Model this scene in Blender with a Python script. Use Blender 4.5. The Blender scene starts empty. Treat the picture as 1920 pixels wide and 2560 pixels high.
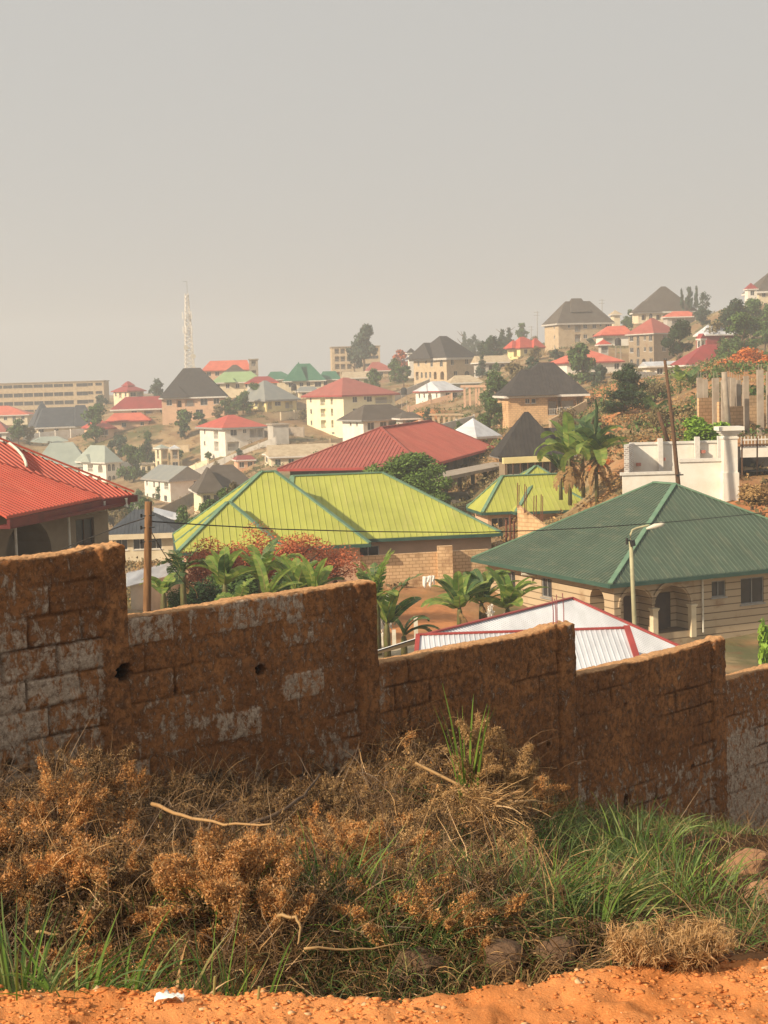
import bpy, math, random  # town on a hazy hillside seen over a block wall
import numpy as np
from mathutils import Vector, Matrix
sc = bpy.context.scene
COL = sc.collection
PI = math.pi
# ---------------------------------------------------------------- camera
F = 3840.0; ROLL = math.radians(1.7); PITCH = math.atan(322/3840)
FW = Vector((0, math.cos(PITCH), -math.sin(PITCH))); U0 = Vector((0, math.sin(PITCH), math.cos(PITCH))); R0 = Vector((1, 0, 0))
RT = R0*math.cos(ROLL) - U0*math.sin(ROLL); UP = U0*math.cos(ROLL) + R0*math.sin(ROLL)
cd = bpy.data.cameras.new('camera'); cam = bpy.data.objects.new('camera', cd); COL.objects.link(cam)
cd.sensor_fit = 'VERTICAL'; cd.sensor_height = 36; cd.sensor_width = 27; cd.lens = F/2560*36
cd.clip_start = 0.1; cd.clip_end = 6000
m3 = Matrix((RT, UP, -FW)).transposed(); cam.matrix_world = m3.to_4x4()
sc.camera = cam
# ---------------------------------------------------------------- sky, sun, exposure
SUN_AZ = Vector((-0.83, -0.56)); SUN_EL = math.radians(30)
w = bpy.data.worlds.new('World'); sc.world = w; w.use_nodes = True
nt = w.node_tree; nt.nodes.clear()
out = nt.nodes.new('ShaderNodeOutputWorld'); bg = nt.nodes.new('ShaderNodeBackground')
sky = nt.nodes.new('ShaderNodeTexSky'); sky.sky_type = 'NISHITA'; sky.sun_disc = False
sky.sun_elevation = SUN_EL; sky.sun_rotation = math.atan2(SUN_AZ.x, SUN_AZ.y); sky.dust_density = 5; sky.air_density = 1.5
mix = nt.nodes.new('ShaderNodeMix'); mix.data_type = 'RGBA'; mix.inputs[0].default_value = 0.95
mix.inputs[7].default_value = (4.05, 3.98, 3.82, 1)
nt.links.new(sky.outputs[0], mix.inputs[6]); nt.links.new(mix.outputs[2], bg.inputs[0]); bg.inputs[1].default_value = 0.1
nt.links.new(bg.outputs[0], out.inputs[0])
sl = bpy.data.lights.new('sun', 'SUN'); sl.energy = 5.0; sl.angle = math.radians(1.2); sl.color = (1, 0.81, 0.58)
so = bpy.data.objects.new('sun', sl); COL.objects.link(so)
sd = Vector((SUN_AZ.x, SUN_AZ.y, 0)).normalized()*math.cos(SUN_EL) + Vector((0, 0, math.sin(SUN_EL)))
so.rotation_euler = sd.to_track_quat('Z', 'Y').to_euler()
sc.view_settings.view_transform = 'Standard'; sc.view_settings.look = 'None'
sc.view_settings.exposure = 0.44; sc.view_settings.gamma = 1
sc.render.engine = 'CYCLES'
sc.cycles.max_bounces = 6; sc.cycles.volume_bounces = 1; sc.cycles.transparent_max_bounces = 8
# ---------------------------------------------------------------- helpers
def P(px, py, Y):
    d = RT*((px-960)/F) + UP*((1280-py)/F) + FW
    return d*(Y/d.y)
def proj(p):
    f = p.dot(FW)
    return 960+F*p.dot(RT)/f, 1280-F*p.dot(UP)/f
def solve(fn, lo, hi, tgt):
    a = fn(lo) < fn(hi)
    for _ in range(50):
        m = (lo+hi)/2
        if (fn(m) < tgt) == a: lo = m
        else: hi = m
    return (lo+hi)/2
def _h(ix, iy, s):
    h = (ix.astype(np.int64)*374761393 + iy.astype(np.int64)*668265263 + s*362437) & 0x7fffffff
    h = ((h ^ (h >> 13))*1274126177) & 0x7fffffff
    return ((h ^ (h >> 16)) & 0xffff)/65535.0
def vn(x, y, s=0):
    x = np.asarray(x, float); y = np.asarray(y, float)
    ix = np.floor(x); iy = np.floor(y); fx = x-ix; fy = y-iy
    fx = fx*fx*(3-2*fx); fy = fy*fy*(3-2*fy)
    a = _h(ix, iy, s); b = _h(ix+1, iy, s); c = _h(ix, iy+1, s); d = _h(ix+1, iy+1, s)
    return (a*(1-fx)+b*fx)*(1-fy)+(c*(1-fx)+d*fx)*fy
def fbm(x, y, s=0, o=4):
    t = 0; a = .5
    for i in range(o):
        t = t+a*(vn(x*2**i, y*2**i, s+i*17)-.5); a *= .5
    return t
class MB:
    def __init__(s): s.v = []; s.f = []; s.m = []
    def add(s, vs, fs, mi=0):
        n = len(s.v); s.v += [tuple(v) for v in vs]
        s.f += [tuple(i+n for i in f) for f in fs]; s.m += [mi]*len(fs)
    def poly(s, pts, mi=0): s.add(pts, [tuple(range(len(pts)))], mi)
    def box(s, x0, x1, y0, y1, z0, z1, mi=0):
        s.add([(x0,y0,z0),(x1,y0,z0),(x1,y1,z0),(x0,y1,z0),(x0,y0,z1),(x1,y0,z1),(x1,y1,z1),(x0,y1,z1)],
              [(3,2,1,0),(4,5,6,7),(0,1,5,4),(1,2,6,5),(2,3,7,6),(3,0,4,7)], mi)
    def bar(s, p, q, w, h, mi=0, upv=(0,0,1)):
        p = Vector(p); q = Vector(q); d = (q-p)
        if d.length < 1e-6: return
        d.normalize(); u = Vector(upv); r = d.cross(u)
        if r.length < 1e-4: r = d.cross(Vector((1,0,0)))
        r.normalize(); u = r.cross(d); a = r*(w/2); b = u*(h/2)
        s.add([p-a-b,p+a-b,p+a+b,p-a+b,q-a-b,q+a-b,q+a+b,q-a+b],
              [(3,2,1,0),(4,5,6,7),(0,1,5,4),(1,2,6,5),(2,3,7,6),(3,0,4,7)], mi)
    def tube(s, pts, rad, n=8, mi=0, cap=True):
        pts = [Vector(p) for p in pts]
        if not hasattr(rad, '__len__'): rad = [rad]*len(pts)
        vs = []; fs = []
        for i, p in enumerate(pts):
            d = (pts[min(i+1, len(pts)-1)]-pts[max(i-1, 0)]).normalized()
            r = d.cross(Vector((0,0,1)))
            if r.length < .05: r = d.cross(Vector((1,0,0)))
            r.normalize(); u = r.cross(d)
            for k in range(n):
                t = 2*PI*k/n; vs.append(p+(r*math.cos(t)+u*math.sin(t))*rad[i])
        for i in range(len(pts)-1):
            for k in range(n):
                a = i*n+k; b = i*n+(k+1) % n
                fs.append((a, b, b+n, a+n))
        if cap: fs.append(tuple(range(n))[::-1]); fs.append(tuple(range((len(pts)-1)*n, len(pts)*n)))
        s.add(vs, fs, mi)
    def build(s, name, mats, parent=None, smooth=False):
        me = bpy.data.meshes.new(name); me.from_pydata(s.v, [], s.f)
        if not isinstance(mats, (list, tuple)): mats = [mats]
        for m in mats: me.materials.append(MAT[m] if isinstance(m, str) else m)
        if len(mats) > 1: me.polygons.foreach_set('material_index', s.m)
        if smooth: me.polygons.foreach_set('use_smooth', [True]*len(s.f))
        o = bpy.data.objects.new(name, me); COL.objects.link(o)
        if parent: o.parent = parent
        return o
def qmesh(name, V, Q, mats, parent=None, smooth=False, mi=None, attrs=None):
    me = bpy.data.meshes.new(name or 'crown')
    V = np.asarray(V, np.float32); Q = np.asarray(Q, np.int32); k = Q.shape[1]
    me.vertices.add(len(V)); me.vertices.foreach_set('co', V.ravel())
    me.loops.add(Q.size); me.loops.foreach_set('vertex_index', Q.ravel())
    me.polygons.add(len(Q)); me.polygons.foreach_set('loop_start', np.arange(0, Q.size, k, dtype=np.int32))
    me.polygons.foreach_set('loop_total', np.full(len(Q), k, np.int32))
    if not isinstance(mats, (list, tuple)): mats = [mats]
    for m in mats: me.materials.append(MAT[m])
    if mi is not None: me.polygons.foreach_set('material_index', np.asarray(mi, np.int32))
    if smooth: me.polygons.foreach_set('use_smooth', np.ones(len(Q), bool))
    me.update(calc_edges=True)
    for n_, a in (attrs or {}).items():
        at = me.attributes.new(n_, 'FLOAT', 'POINT'); at.data.foreach_set('value', np.asarray(a, np.float32).ravel())
    if name is None: return me
    o = bpy.data.objects.new(name, me); COL.objects.link(o)
    if parent: o.parent = parent
    return o
def grid_quads(n, m):
    i = np.arange(n-1)[:, None]*m + np.arange(m-1)[None, :]
    return np.stack([i, i+1, i+m+1, i+m], -1).reshape(-1, 4)
LABELS = {}
def tag(o, label, cat, group=None):
    o['label'] = label; o['category'] = cat
    if group: o['group'] = group
    return o
def thing(name, label, cat, loc=(0,0,0), rz=0, group=None):
    o = bpy.data.objects.new(name, None); COL.objects.link(o); o.empty_display_size = .3
    o.location = loc; o.rotation_euler = (0, 0, rz)
    return tag(o, label, cat, group)
# ---------------------------------------------------------------- materials
MAT = {}
def nodes(name, rough=.8, spec=.3, metal=0):
    m = bpy.data.materials.new(name); m.use_nodes = True; MAT[name] = m
    t = m.node_tree; b = t.nodes['Principled BSDF']
    b.inputs['Roughness'].default_value = rough; b.inputs['Metallic'].default_value = metal
    b.inputs['Specular IOR Level'].default_value = spec
    return m, t, b
def N(t, kind, **kw):
    n = t.nodes.new(kind)
    for k, v in kw.items():
        if isinstance(k, str) and k.startswith('i_'): n.inputs[k[2:].replace('_', ' ')].default_value = v
        else: setattr(n, k, v)
    return n
def mixc(t, fac, a, b):
    n = t.nodes.new('ShaderNodeMix'); n.data_type = 'RGBA'
    for sock, v in ((0, fac), (6, a), (7, b)):
        if isinstance(v, (int, float)): n.inputs[sock].default_value = v
        elif isinstance(v, tuple): n.inputs[sock].default_value = (*v[:3], 1)
        else: t.links.new(v, n.inputs[sock])
    return n.outputs[2]
def ramp(t, src, lo, hi):
    n = t.nodes.new('ShaderNodeMapRange'); n.inputs[1].default_value = lo; n.inputs[2].default_value = hi
    n.interpolation_type = 'SMOOTHSTEP'; t.links.new(src, n.inputs[0]); return n.outputs[0]
def noise(t, scale, detail=4, vec=None, dist=0, rough=.6):
    n = t.nodes.new('ShaderNodeTexNoise'); n.inputs['Scale'].default_value = scale; n.inputs['Detail'].default_value = detail
    n.inputs['Distortion'].default_value = dist; n.inputs['Roughness'].default_value = rough
    if vec: t.links.new(vec, n.inputs['Vector'])
    return n.outputs['Fac']
def objco(t, scale=(1,1,1)):
    c = t.nodes.new('ShaderNodeTexCoord'); mp = t.nodes.new('ShaderNodeMapping'); mp.inputs['Scale'].default_value = scale
    t.links.new(c.outputs['Object'], mp.inputs['Vector']); return mp.outputs[0]
def bump(t, b, src, strength=.3, dist=.02):
    n = t.nodes.new('ShaderNodeBump'); n.inputs['Strength'].default_value = strength; n.inputs['Distance'].default_value = dist
    t.links.new(src, n.inputs['Height']); t.links.new(n.outputs[0], b.inputs['Normal'])
def mat(name, col, col2=None, scale=1.5, rough=.8, spec=.3, metal=0, lo=.35, hi=.7, stretch=(1,1,1), bmp=0, island=0):
    m, t, b = nodes(name, rough, spec, metal)
    col2 = col2 or tuple(c*.62 for c in col)
    v = objco(t, stretch)
    c = mixc(t, ramp(t, noise(t, scale, 5, v), lo, hi), col, col2)
    if island:
        g = t.nodes.new('ShaderNodeNewGeometry')
        c = mixc(t, ramp(t, g.outputs['Random Per Island'], 0, 1), c, tuple(min(1, x*island) for x in col))
    t.links.new(c, b.inputs['Base Color'])
    if bmp: bump(t, b, noise(t, scale*8, 4, v), bmp)
    return m
ST = (1, 1, .15)
mat('roof_black', (.045,.043,.045), (.065,.060,.058), 1.2, .75, .15)
mat('roof_brownblack', (.085,.07,.058), (.11,.095,.08), .6, .75, .2)
mat('roof_blueblack', (.045,.055,.07), (.07,.08,.095), .6, .6, .3)
mat('roof_red', (.50,.085,.055), (.40,.06,.04), .5, .55, .3)
mat('roof_coral', (.62,.16,.10), (.5,.11,.07), .5, .6, .3)
mat('roof_maroon', (.30,.05,.05), (.24,.045,.045), .5, .6, .3)
mat('roof_bigred', (.36,.095,.075), (.29,.07,.055), .35, .55, .3)
mat('roof_nearred', (.60,.125,.075), (.47,.09,.055), .8, .5, .35)
mat('roof_lime', (.43,.43,.085), (.36,.37,.07), .5, .6, .25)
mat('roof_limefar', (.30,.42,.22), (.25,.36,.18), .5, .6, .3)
mat('roof_dkgreen', (.052,.095,.070), (.11,.14,.095), .12, .6, .25, lo=.3, hi=.75)
def sheetmat(name, col, dust, rust, amt=.5):
    m, t, b = nodes(name, .55, .3); v = objco(t); vs = objco(t, (1, .22, .22))
    c = mixc(t, ramp(t, noise(t, .35, 5, v), .35, .7), col, tuple(x*.82 for x in col))
    f = ramp(t, noise(t, 2.6, 6, vs, .3, .7), .48, .75); n = t.nodes.new('ShaderNodeMath'); n.operation = 'MULTIPLY'; t.links.new(f, n.inputs[0]); n.inputs[1].default_value = amt
    c = mixc(t, n.outputs[0], c, dust); f = ramp(t, noise(t, 9, 5, v, 0, .7), .66, .76); n = t.nodes.new('ShaderNodeMath'); n.operation = 'MULTIPLY'; t.links.new(f, n.inputs[0]); n.inputs[1].default_value = .4
    c = mixc(t, n.outputs[0], c, rust); t.links.new(c, b.inputs['Base Color'])
sheetmat('roof_lime', (.41,.44,.095), (.52,.46,.20), (.28,.26,.07), .35)
sheetmat('roof_dkgreen', (.078,.118,.085), (.17,.18,.125), (.04,.06,.045), .6)
sheetmat('roof_bigred', (.36,.095,.075), (.42,.20,.14), (.22,.06,.05), .45)
sheetmat('roof_nearred', (.50,.095,.06), (.58,.22,.14), (.34,.07,.05), .4)
mat('cap_green', (.11,.21,.14), (.16,.27,.18), 1, .6, .3)
mat('gutter_green', (.03,.085,.07), (.05,.11,.085), 1, .5, .35)
mat('gutter_red', (.16,.02,.02), (.10,.014,.015), 1, .55, .3)
mat('trim_red', (.36,.06,.055), (.27,.045,.04), 1, .6, .3)
mat('roof_greenteal', (.04,.15,.10), (.06,.18,.12), .5, .6, .3)
mat('roof_grey', (.20,.22,.22), (.26,.27,.25), .5, .55, .35)
mat('roof_greygreen', (.33,.38,.34), (.27,.32,.29), .4, .55, .3)
mat('roof_white', (.60,.63,.68), (.44,.46,.50), .9, .4, .4, stretch=(1,.15,1))
mat('roof_beige', (.50,.42,.30), (.38,.30,.20), 1, .8, .2)
mat('roof_rust', (.33,.20,.12), (.2,.12,.08), 1, .8, .2)
mat('wall_white', (.80,.78,.72), (.70,.66,.58), .8, .85)
mat('wall_cream', (.75,.66,.48), (.62,.52,.36), .8, .85)
mat('wall_yellow', (.80,.70,.36), (.70,.60,.30), .5, .85)
mat('wall_paleyellow', (.84,.80,.58), (.78,.73,.50), .5, .85)
mat('wall_peach', (.66,.43,.29), (.56,.36,.24), .8, .85)
mat('wall_grey', (.52,.50,.46), (.42,.40,.36), .8, .85)
mat('wall_maroon', (.33,.07,.07), (.25,.05,.05), 1, .85)
mat('wall_beigeblock', (.54,.43,.29), (.43,.33,.21), 1, .9)
mat('wall_taupe', (.30,.235,.16), (.24,.185,.125), .9, .85)
mat('concrete', (.38,.33,.27), (.28,.23,.18), 1.2, .9)
mat('concrete_dark', (.16,.14,.12), (.10,.09,.08), 1.2, .9)
mat('frame_white', (.7,.68,.64), (.6,.58,.54), 3, .6)
mat('frame_grey', (.33,.33,.32), (.25,.25,.25), 3, .5)
mat('glass_dark', (.025,.028,.032), (.05,.05,.055), 1.2, .25, .5)
mat('shutter_dark', (.09,.06,.045), (.05,.035,.03), 1.5, .6)
mat('dark_inside', (.03,.025,.022), (.045,.04,.035), 1, .9)
mat('wood', (.26,.14,.065), (.12,.06,.03), 4, .85, stretch=(4,4,.4), bmp=.4)
mat('wood_dark', (.14,.075,.04), (.07,.04,.025), 5, .85, stretch=(4,4,.4))
mat('pvc_white', (.72,.70,.62), (.6,.56,.46), 3, .5)
mat('lamp_pole', (.42,.40,.25), (.32,.30,.19), 2, .55)
mat('lamp_head', (.62,.60,.50), (.5,.48,.4), 2, .4)
mat('wire_black', (.02,.02,.02), (.03,.03,.03), 3, .6)
mat('rebar_rust', (.20,.075,.04), (.12,.045,.03), 10, .8)
mat('rebar_pink', (.33,.14,.15), (.25,.10,.10), 10, .8)
mat('steel', (.42,.42,.42), (.52,.50,.48), 2, .5, .4, .3)
mat('steel_red', (.50,.20,.15), (.42,.15,.11), 2, .6)
mat('cloth_white', (.85,.85,.83), (.7,.7,.68), 4, .9)
mat('plastic_blue', (.25,.33,.50), (.2,.27,.42), 4, .5)
mat('trunk_bark', (.16,.11,.075), (.09,.06,.04), 4, .95)
mat('leaf_green', (.048,.085,.022), (.028,.05,.016), 3, .7, .2, island=2.0)
mat('leaf_dark', (.024,.046,.018), (.016,.03,.012), 3, .75, .15, island=1.7)
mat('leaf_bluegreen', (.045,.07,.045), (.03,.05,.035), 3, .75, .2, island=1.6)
mat('leaf_mango', (.07,.12,.02), (.025,.055,.012), 1.1, .6, .3, island=1.8)
mat('leaf_bright', (.16,.27,.03), (.08,.16,.02), 3, .6, .3, island=1.5)
mat('leaf_scrub', (.15,.12,.06), (.085,.075,.035), .6, .8, .1, island=1.6)
mat('leaf_straw', (.33,.21,.09), (.21,.12,.05), .6, .9, .1, island=1.4)
mat('leaf_orange', (.50,.16,.045), (.30,.09,.03), 1.2, .8, .1, island=1.3)
mat('blossom_rust', (.42,.13,.06), (.26,.09,.05), 2, .8, .1, island=1.3)
mat('blossom_pink', (.6,.28,.25), (.42,.18,.15), 2, .8, .1, island=1.3)
mat('flower_white', (.85,.82,.76), (.7,.66,.6), 5, .8)
mat('banana_stem', (.13,.15,.05), (.10,.06,.03), 6, .6, stretch=(3,3,.5))
mat('banana_dead', (.30,.19,.08), (.18,.10,.045), 4, .9)
mat('bud_purple', (.13,.04,.04), (.08,.03,.03), 4, .6)
def leafmat(name, c1, c2, rib=(.45,.5,.15), trans=.35):
    m, t, b = nodes(name, .5, .35)
    v = objco(t); c = mixc(t, ramp(t, noise(t, 2.5, 3, v), .3, .7), c1, c2)
    g = t.nodes.new('ShaderNodeNewGeometry')
    c = mixc(t, ramp(t, g.outputs['Random Per Island'], 0.1, 1.6), c, rib)
    t.links.new(c, b.inputs['Base Color'])
    tr = t.nodes.new('ShaderNodeBsdfTranslucent'); t.links.new(c, tr.inputs[0])
    mx = t.nodes.new('ShaderNodeMixShader'); mx.inputs[0].default_value = trans
    t.links.new(b.outputs[0], mx.inputs[1]); t.links.new(tr.outputs[0], mx.inputs[2])
    t.links.new(mx.outputs[0], t.nodes['Material Output'].inputs[0]); return m
leafmat('banana_leaf', (.23,.36,.07), (.12,.22,.05), (.50,.56,.14), .5)
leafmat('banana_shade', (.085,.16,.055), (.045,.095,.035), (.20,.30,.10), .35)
leafmat('grass_green', (.085,.16,.035), (.04,.085,.02), (.28,.33,.10), .3)
leafmat('grass_bright', (.16,.28,.04), (.12,.22,.03), (.30,.40,.08), .4)
leafmat('grass_yellow', (.36,.33,.12), (.25,.24,.08), (.45,.40,.18), .3)
leafmat('brush_brown', (.13,.070,.030), (.045,.023,.010), (.30,.19,.085), .08)
leafmat('brush_straw', (.48,.29,.12), (.33,.18,.07), (.58,.40,.2), .15)
leafmat('brush_orange', (.60,.28,.085), (.32,.14,.042), (.74,.43,.17), .2)
leafmat('brush_tan', (.50,.31,.13), (.32,.19,.075), (.60,.41,.2), .2)
def blockmat(name, c1, c2, mortar, bw=.42, bh=.22, ms=.03, dirt=(.25,.14,.07)):
    m, t, b = nodes(name, .9, .2)
    c = t.nodes.new('ShaderNodeTexCoord'); sp = t.nodes.new('ShaderNodeSeparateXYZ'); t.links.new(c.outputs['Object'], sp.inputs[0])
    ad = t.nodes.new('ShaderNodeMath'); ad.operation = 'ADD'; t.links.new(sp.outputs[0], ad.inputs[0]); t.links.new(sp.outputs[1], ad.inputs[1])
    cm = t.nodes.new('ShaderNodeCombineXYZ'); t.links.new(ad.outputs[0], cm.inputs[0]); t.links.new(sp.outputs[2], cm.inputs[1])
    br = t.nodes.new('ShaderNodeTexBrick'); t.links.new(cm.outputs[0], br.inputs['Vector'])
    br.inputs['Color1'].default_value = (*c1, 1); br.inputs['Color2'].default_value = (*c2, 1); br.inputs['Mortar'].default_value = (*mortar, 1)
    br.inputs['Scale'].default_value = 1; br.inputs['Mortar Size'].default_value = ms; br.inputs['Brick Width'].default_value = bw; br.inputs['Row Height'].default_value = bh
    br.inputs['Mortar Smooth'].default_value = .3
    cc = mixc(t, ramp(t, noise(t, .7, 5, c.outputs['Object']), .5, .8), br.outputs[0], dirt)
    t.links.new(cc, b.inputs['Base Color']); bump(t, b, br.outputs['Fac'], -.5, .03)
    return m
blockmat('block_tan', (.70,.50,.30), (.60,.42,.24), (.40,.25,.14), .45, .22, .024)
blockmat('block_peach', (.68,.46,.26), (.58,.38,.21), (.45,.29,.16), .6, .3, .04)
blockmat('block_grey', (.36,.29,.21), (.30,.24,.17), (.24,.18,.12), .6, .3, .04)
blockmat('rusticated', (.52,.41,.28), (.47,.37,.25), (.17,.12,.075), 40, .42, .035)
blockmat('lattice_tan', (.46,.36,.26), (.42,.33,.24), (.52,.43,.32), .5, .5, .08)
blockmat('veneer_stone', (.6,.6,.58), (.3,.25,.24), (.7,.68,.64), .3, .14, .03)
# ---------------------------------------------------------------- terrain
TY = [18, 30, 45, 60, 75, 90, 105, 130, 165, 210, 270, 340, 370, 400, 430, 460, 520, 620, 900, 1600]
TT = {
 -900: [-3,-5,-7,-8,-8.5,-10,-13,-17,-21,-25,-27,-28,-27.5,-26,-20,-14,-12,-8,-6,-6],
 100:  [-5,-6.5,-8,-8.5,-9,-12,-15,-18.5,-21.5,-24,-26,-27,-26,-25,-18,-14.4,-11,-6,-5,-5],
 400:  [-5,-7,-9,-10.5,-12,-13,-15,-18,-21,-23.5,-25.5,-26,-24,-20,-13.5,-8,-6,-4,-3,-3],
 700:  [-5.2,-8,-11,-12.5,-13.2,-13.5,-13.7,-14,-14.5,-17,-19,-17,-14,-12,-9.5,-7,-3,2,3,3],
 880:  [-5.4,-8.5,-11.5,-13,-13.4,-13.6,-13.6,-13.4,-13,-14.5,-15.5,-14.5,-14.5,-14,-9,-6,-1,2.5,4,4],
 1100: [-5.6,-9,-12,-13.2,-13.5,-13.6,-13.4,-13,-11.5,-9.2,-9,-5,-4.5,-4,-3,-1.5,.5,3,10,10],
 1350: [-5.9,-9.5,-12.5,-13.5,-14,-14,-13,-11.5,-9,-8.2,-5.5,-1,1,3,4.5,6,9.5,14,16,16],
 1600: [-6.2,-10,-13,-13.8,-14.4,-14.6,-11,-7.5,-4.8,-3,-.7,.5,1.2,1.6,4.5,7,16,19,20,20],
 1850: [-6.5,-10.5,-13.3,-14,-14.6,-14.2,-9.2,-5,-1.5,1,3.0,4.5,7,9.5,12,14,17.5,18.5,19,19],
 2800: [-7,-11,-13.5,-14,-14.5,-12,-7,-3,0,3,6,9,11,14,18,22,25,27,28,28]}
TPX = np.array(sorted(TT)); TZ = np.array([TT[k] for k in TPX]); TLY = np.log(TY)
PINS = [(250,1207,395),(130,1212,400),(235,1112,425),(330,1088,432),(150,1104,470),(370,1046,452),(420,1054,440),(415,1174,395),(368,1190,398),(435,1264,350),(585,1120,372),(700,1113,364),(655,1050,430),
 (900,1112,300),(845,1099,402),(480,1036,430),(530,1264,240),(350,1408,160),(690,1166,322),(760,1150,300),(1095,1004,380),(1100,962,450),(1190,1026,330),(1115,1064,280),(1310,1068,240),(1440,1030,240),(1470,936,370),(1450,886,480),
 (1620,932,400),(1310,902,470),(1650,806,520),(1795,886,350),(1780,926,300),(1665,936,312),(1830,1076,130),(1920,758,470),(760,986,470),(590,984,455),(1160,975,402),(955,945,540),(890,945,560),(890,958,500),(1235,925,420),(1520,855,425),(30,1062,520),(-20,1105,430),(1700,985,180),(1640,1060,150),(325,1015,520),(1560,1655,79),(1720,1655,81),(1880,1655,82),(1420,1600,76),(1990,1655,84)]
def _pin():
    out = []
    for px, py, Y in PINS:
        p = P(px, py, Y); out.append((p.x, p.y, p.z-float(gz0(p.x, p.y)), 9+Y*.022))
    return out
def gza(X, Y):
    global PINV
    if PINV is None: PINV = _pin()
    z = gz0(X, Y); X = np.asarray(X, float); Y = np.asarray(Y, float); num = 0*z; den = 0*z+.35
    for x, y, dz, s in PINV:
        w_ = np.exp(-(((X-x)/s)**2+((Y-y)/(s*1.0))**2)); num = num+w_*dz; den = den+w_
    return z+num/den*1.3*np.clip(den/1.2, 0, 1)**.0
PINV = None
def gz0(X, Y):
    X = np.asarray(X, float); Y = np.maximum(np.asarray(Y, float), 5.)
    px = np.clip(960+3840*X/Y, TPX[0], TPX[-1]); ly = np.clip(np.log(Y), TLY[0], TLY[-1])
    i = np.clip(np.searchsorted(TPX, px)-1, 0, len(TPX)-2); j = np.clip(np.searchsorted(TLY, ly)-1, 0, len(TLY)-2)
    fx = (px-TPX[i])/(TPX[i+1]-TPX[i]); fy = (ly-TLY[j])/(TLY[j+1]-TLY[j])
    fx = fx*fx*(3-2*fx)
    return (TZ[i,j]*(1-fx)+TZ[i+1,j]*fx)*(1-fy)+(TZ[i,j+1]*(1-fx)+TZ[i+1,j+1]*fx)*fy
def gz(X, Y): return float(gza(X, Y))
# foreground: wall line and slope
WT = Vector((.724, .69, 0)); WM = Vector((-.69, .724, 0)); WD = 9.72
ZB = ([-30, 0, 5.5, 11.8, 15.3, 22], [1.5, -2.1, -3.15, -4.4, -5.45, -7.4])
def zfg(X, Y):
    X = np.asarray(X, float); Y = np.asarray(Y, float)
    q = WT.x*X+WT.y*Y; d = WD-(WM.x*X+WM.y*Y)
    px = 960+3840*X/np.maximum(Y, .5)
    zf = np.interp(q, *ZB)+.09*np.clip(d, 0, 12)
    E = np.interp(px, [-400,0,400,600,900,1160,1480,1900,2600], [4.06,4.04,3.98,3.93,3.89,3.93,4.05,4.08,4.1]) + .06*fbm(px/110., px*0, 5, 4)
    y = Y-(E-4.1)
    ditch = np.interp(y, [4.1, 4.2, 4.5, 5.0, 5.8, 6.3, 6.6, 7.1], [-1.6,-1.72,-2.2,-2.7,-3.05,-2.97,-2.80,-2.74])
    soft = np.interp(y, [4.1, 4.3, 5.0, 6.4, 6.9], [-1.6,-1.70,-1.98,-2.46,-2.62])
    k = np.clip((px-1380)/300, 0, 1); k = k*k*(3-2*k)
    nd = ditch*(1-k)+soft*k
    b = np.clip((Y-6.7)/1.0, 0, 1); b = b*b*(3-2*b)
    z = np.where(Y < 6.7, nd, nd*(1-b)+zf*b)
    rough = np.where(y < 4.1, .010, .05)
    return z + rough*2*fbm(X*2.2, Y*2.2, 3, 5) + np.where(y < 4.1, .045, .03)*fbm(X*14, Y*14, 9, 3)
def zg(X, Y): return float(zfg(X, Y))
def hit(px, py):
    d = P(px, py, 1.0)
    y = 2.5
    while y < 20:
        if WM.x*d.x*y+WM.y*y > WD-.22: return Vector((d.x*y, y, zg(d.x*y, y)))
        if d.z*y < zg(d.x*y, y): return Vector((d.x*y, y, zg(d.x*y, y)))
        y += .02
    return Vector((d.x*12, 12, zg(d.x*12, 12)))
# ---------------------------------------------------------------- ground sheets
def soilmat():
    m, t, b = nodes('hill_soil', .95, .1)
    a = t.nodes.new('ShaderNodeAttribute'); a.attribute_name = 'soil'
    v = objco(t)
    dry = mixc(t, ramp(t, noise(t, .16, 6, v), .42, .6), (.24,.155,.085), (.34,.25,.14))
    dry = mixc(t, ramp(t, noise(t, .07, 5, v), .5, .62), dry, (.12,.12,.055))
    dry = mixc(t, ramp(t, noise(t, .9, 5, v), .55, .75), dry, (.16,.10,.05))
    s = mixc(t, ramp(t, noise(t, .5, 5, v), .4, .7), (.52,.225,.09), (.37,.16,.07))
    t.links.new(mixc(t, a.outputs['Fac'], dry, s), b.inputs['Base Color']); bump(t, b, noise(t, 1.5, 6, v), .5, .3)
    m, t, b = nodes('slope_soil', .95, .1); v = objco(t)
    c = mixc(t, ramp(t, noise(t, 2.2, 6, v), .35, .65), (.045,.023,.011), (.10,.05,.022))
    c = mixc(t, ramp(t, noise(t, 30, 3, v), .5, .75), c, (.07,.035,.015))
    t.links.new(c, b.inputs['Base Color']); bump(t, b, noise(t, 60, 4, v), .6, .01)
    m, t, b = nodes('road_soil', .95, .1); v = objco(t)
    c = mixc(t, ramp(t, noise(t, 3, 5, v), .35, .7), (.66,.27,.095), (.49,.18,.055))
    c = mixc(t, ramp(t, noise(t, 90, 3, v), .55, .8), c, (.78,.36,.13))
    t.links.new(c, b.inputs['Base Color']); bump(t, b, noise(t, 130, 5, v), .7, .006)
soilmat()
def zall(X, Y):
    wv = WM.x*X+WM.y*Y-WD
    k = np.clip((wv-.4)/7, 0, 1)
    return zfg(X, Y)*(1-k)+gza(X, Y)*k
def sheet(name, px, ys, m, zf, attrs=None):
    PX, YY = np.meshgrid(px, ys); X = (PX-960)/3840*YY
    Z = zf(X, YY); V = np.stack([X, YY, Z], -1).reshape(-1, 3)
    o = qmesh(name, V, grid_quads(len(ys), len(px)), m, smooth=True, attrs=attrs(X, YY) if attrs else None)
    o['kind'] = 'structure'; return o
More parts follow.
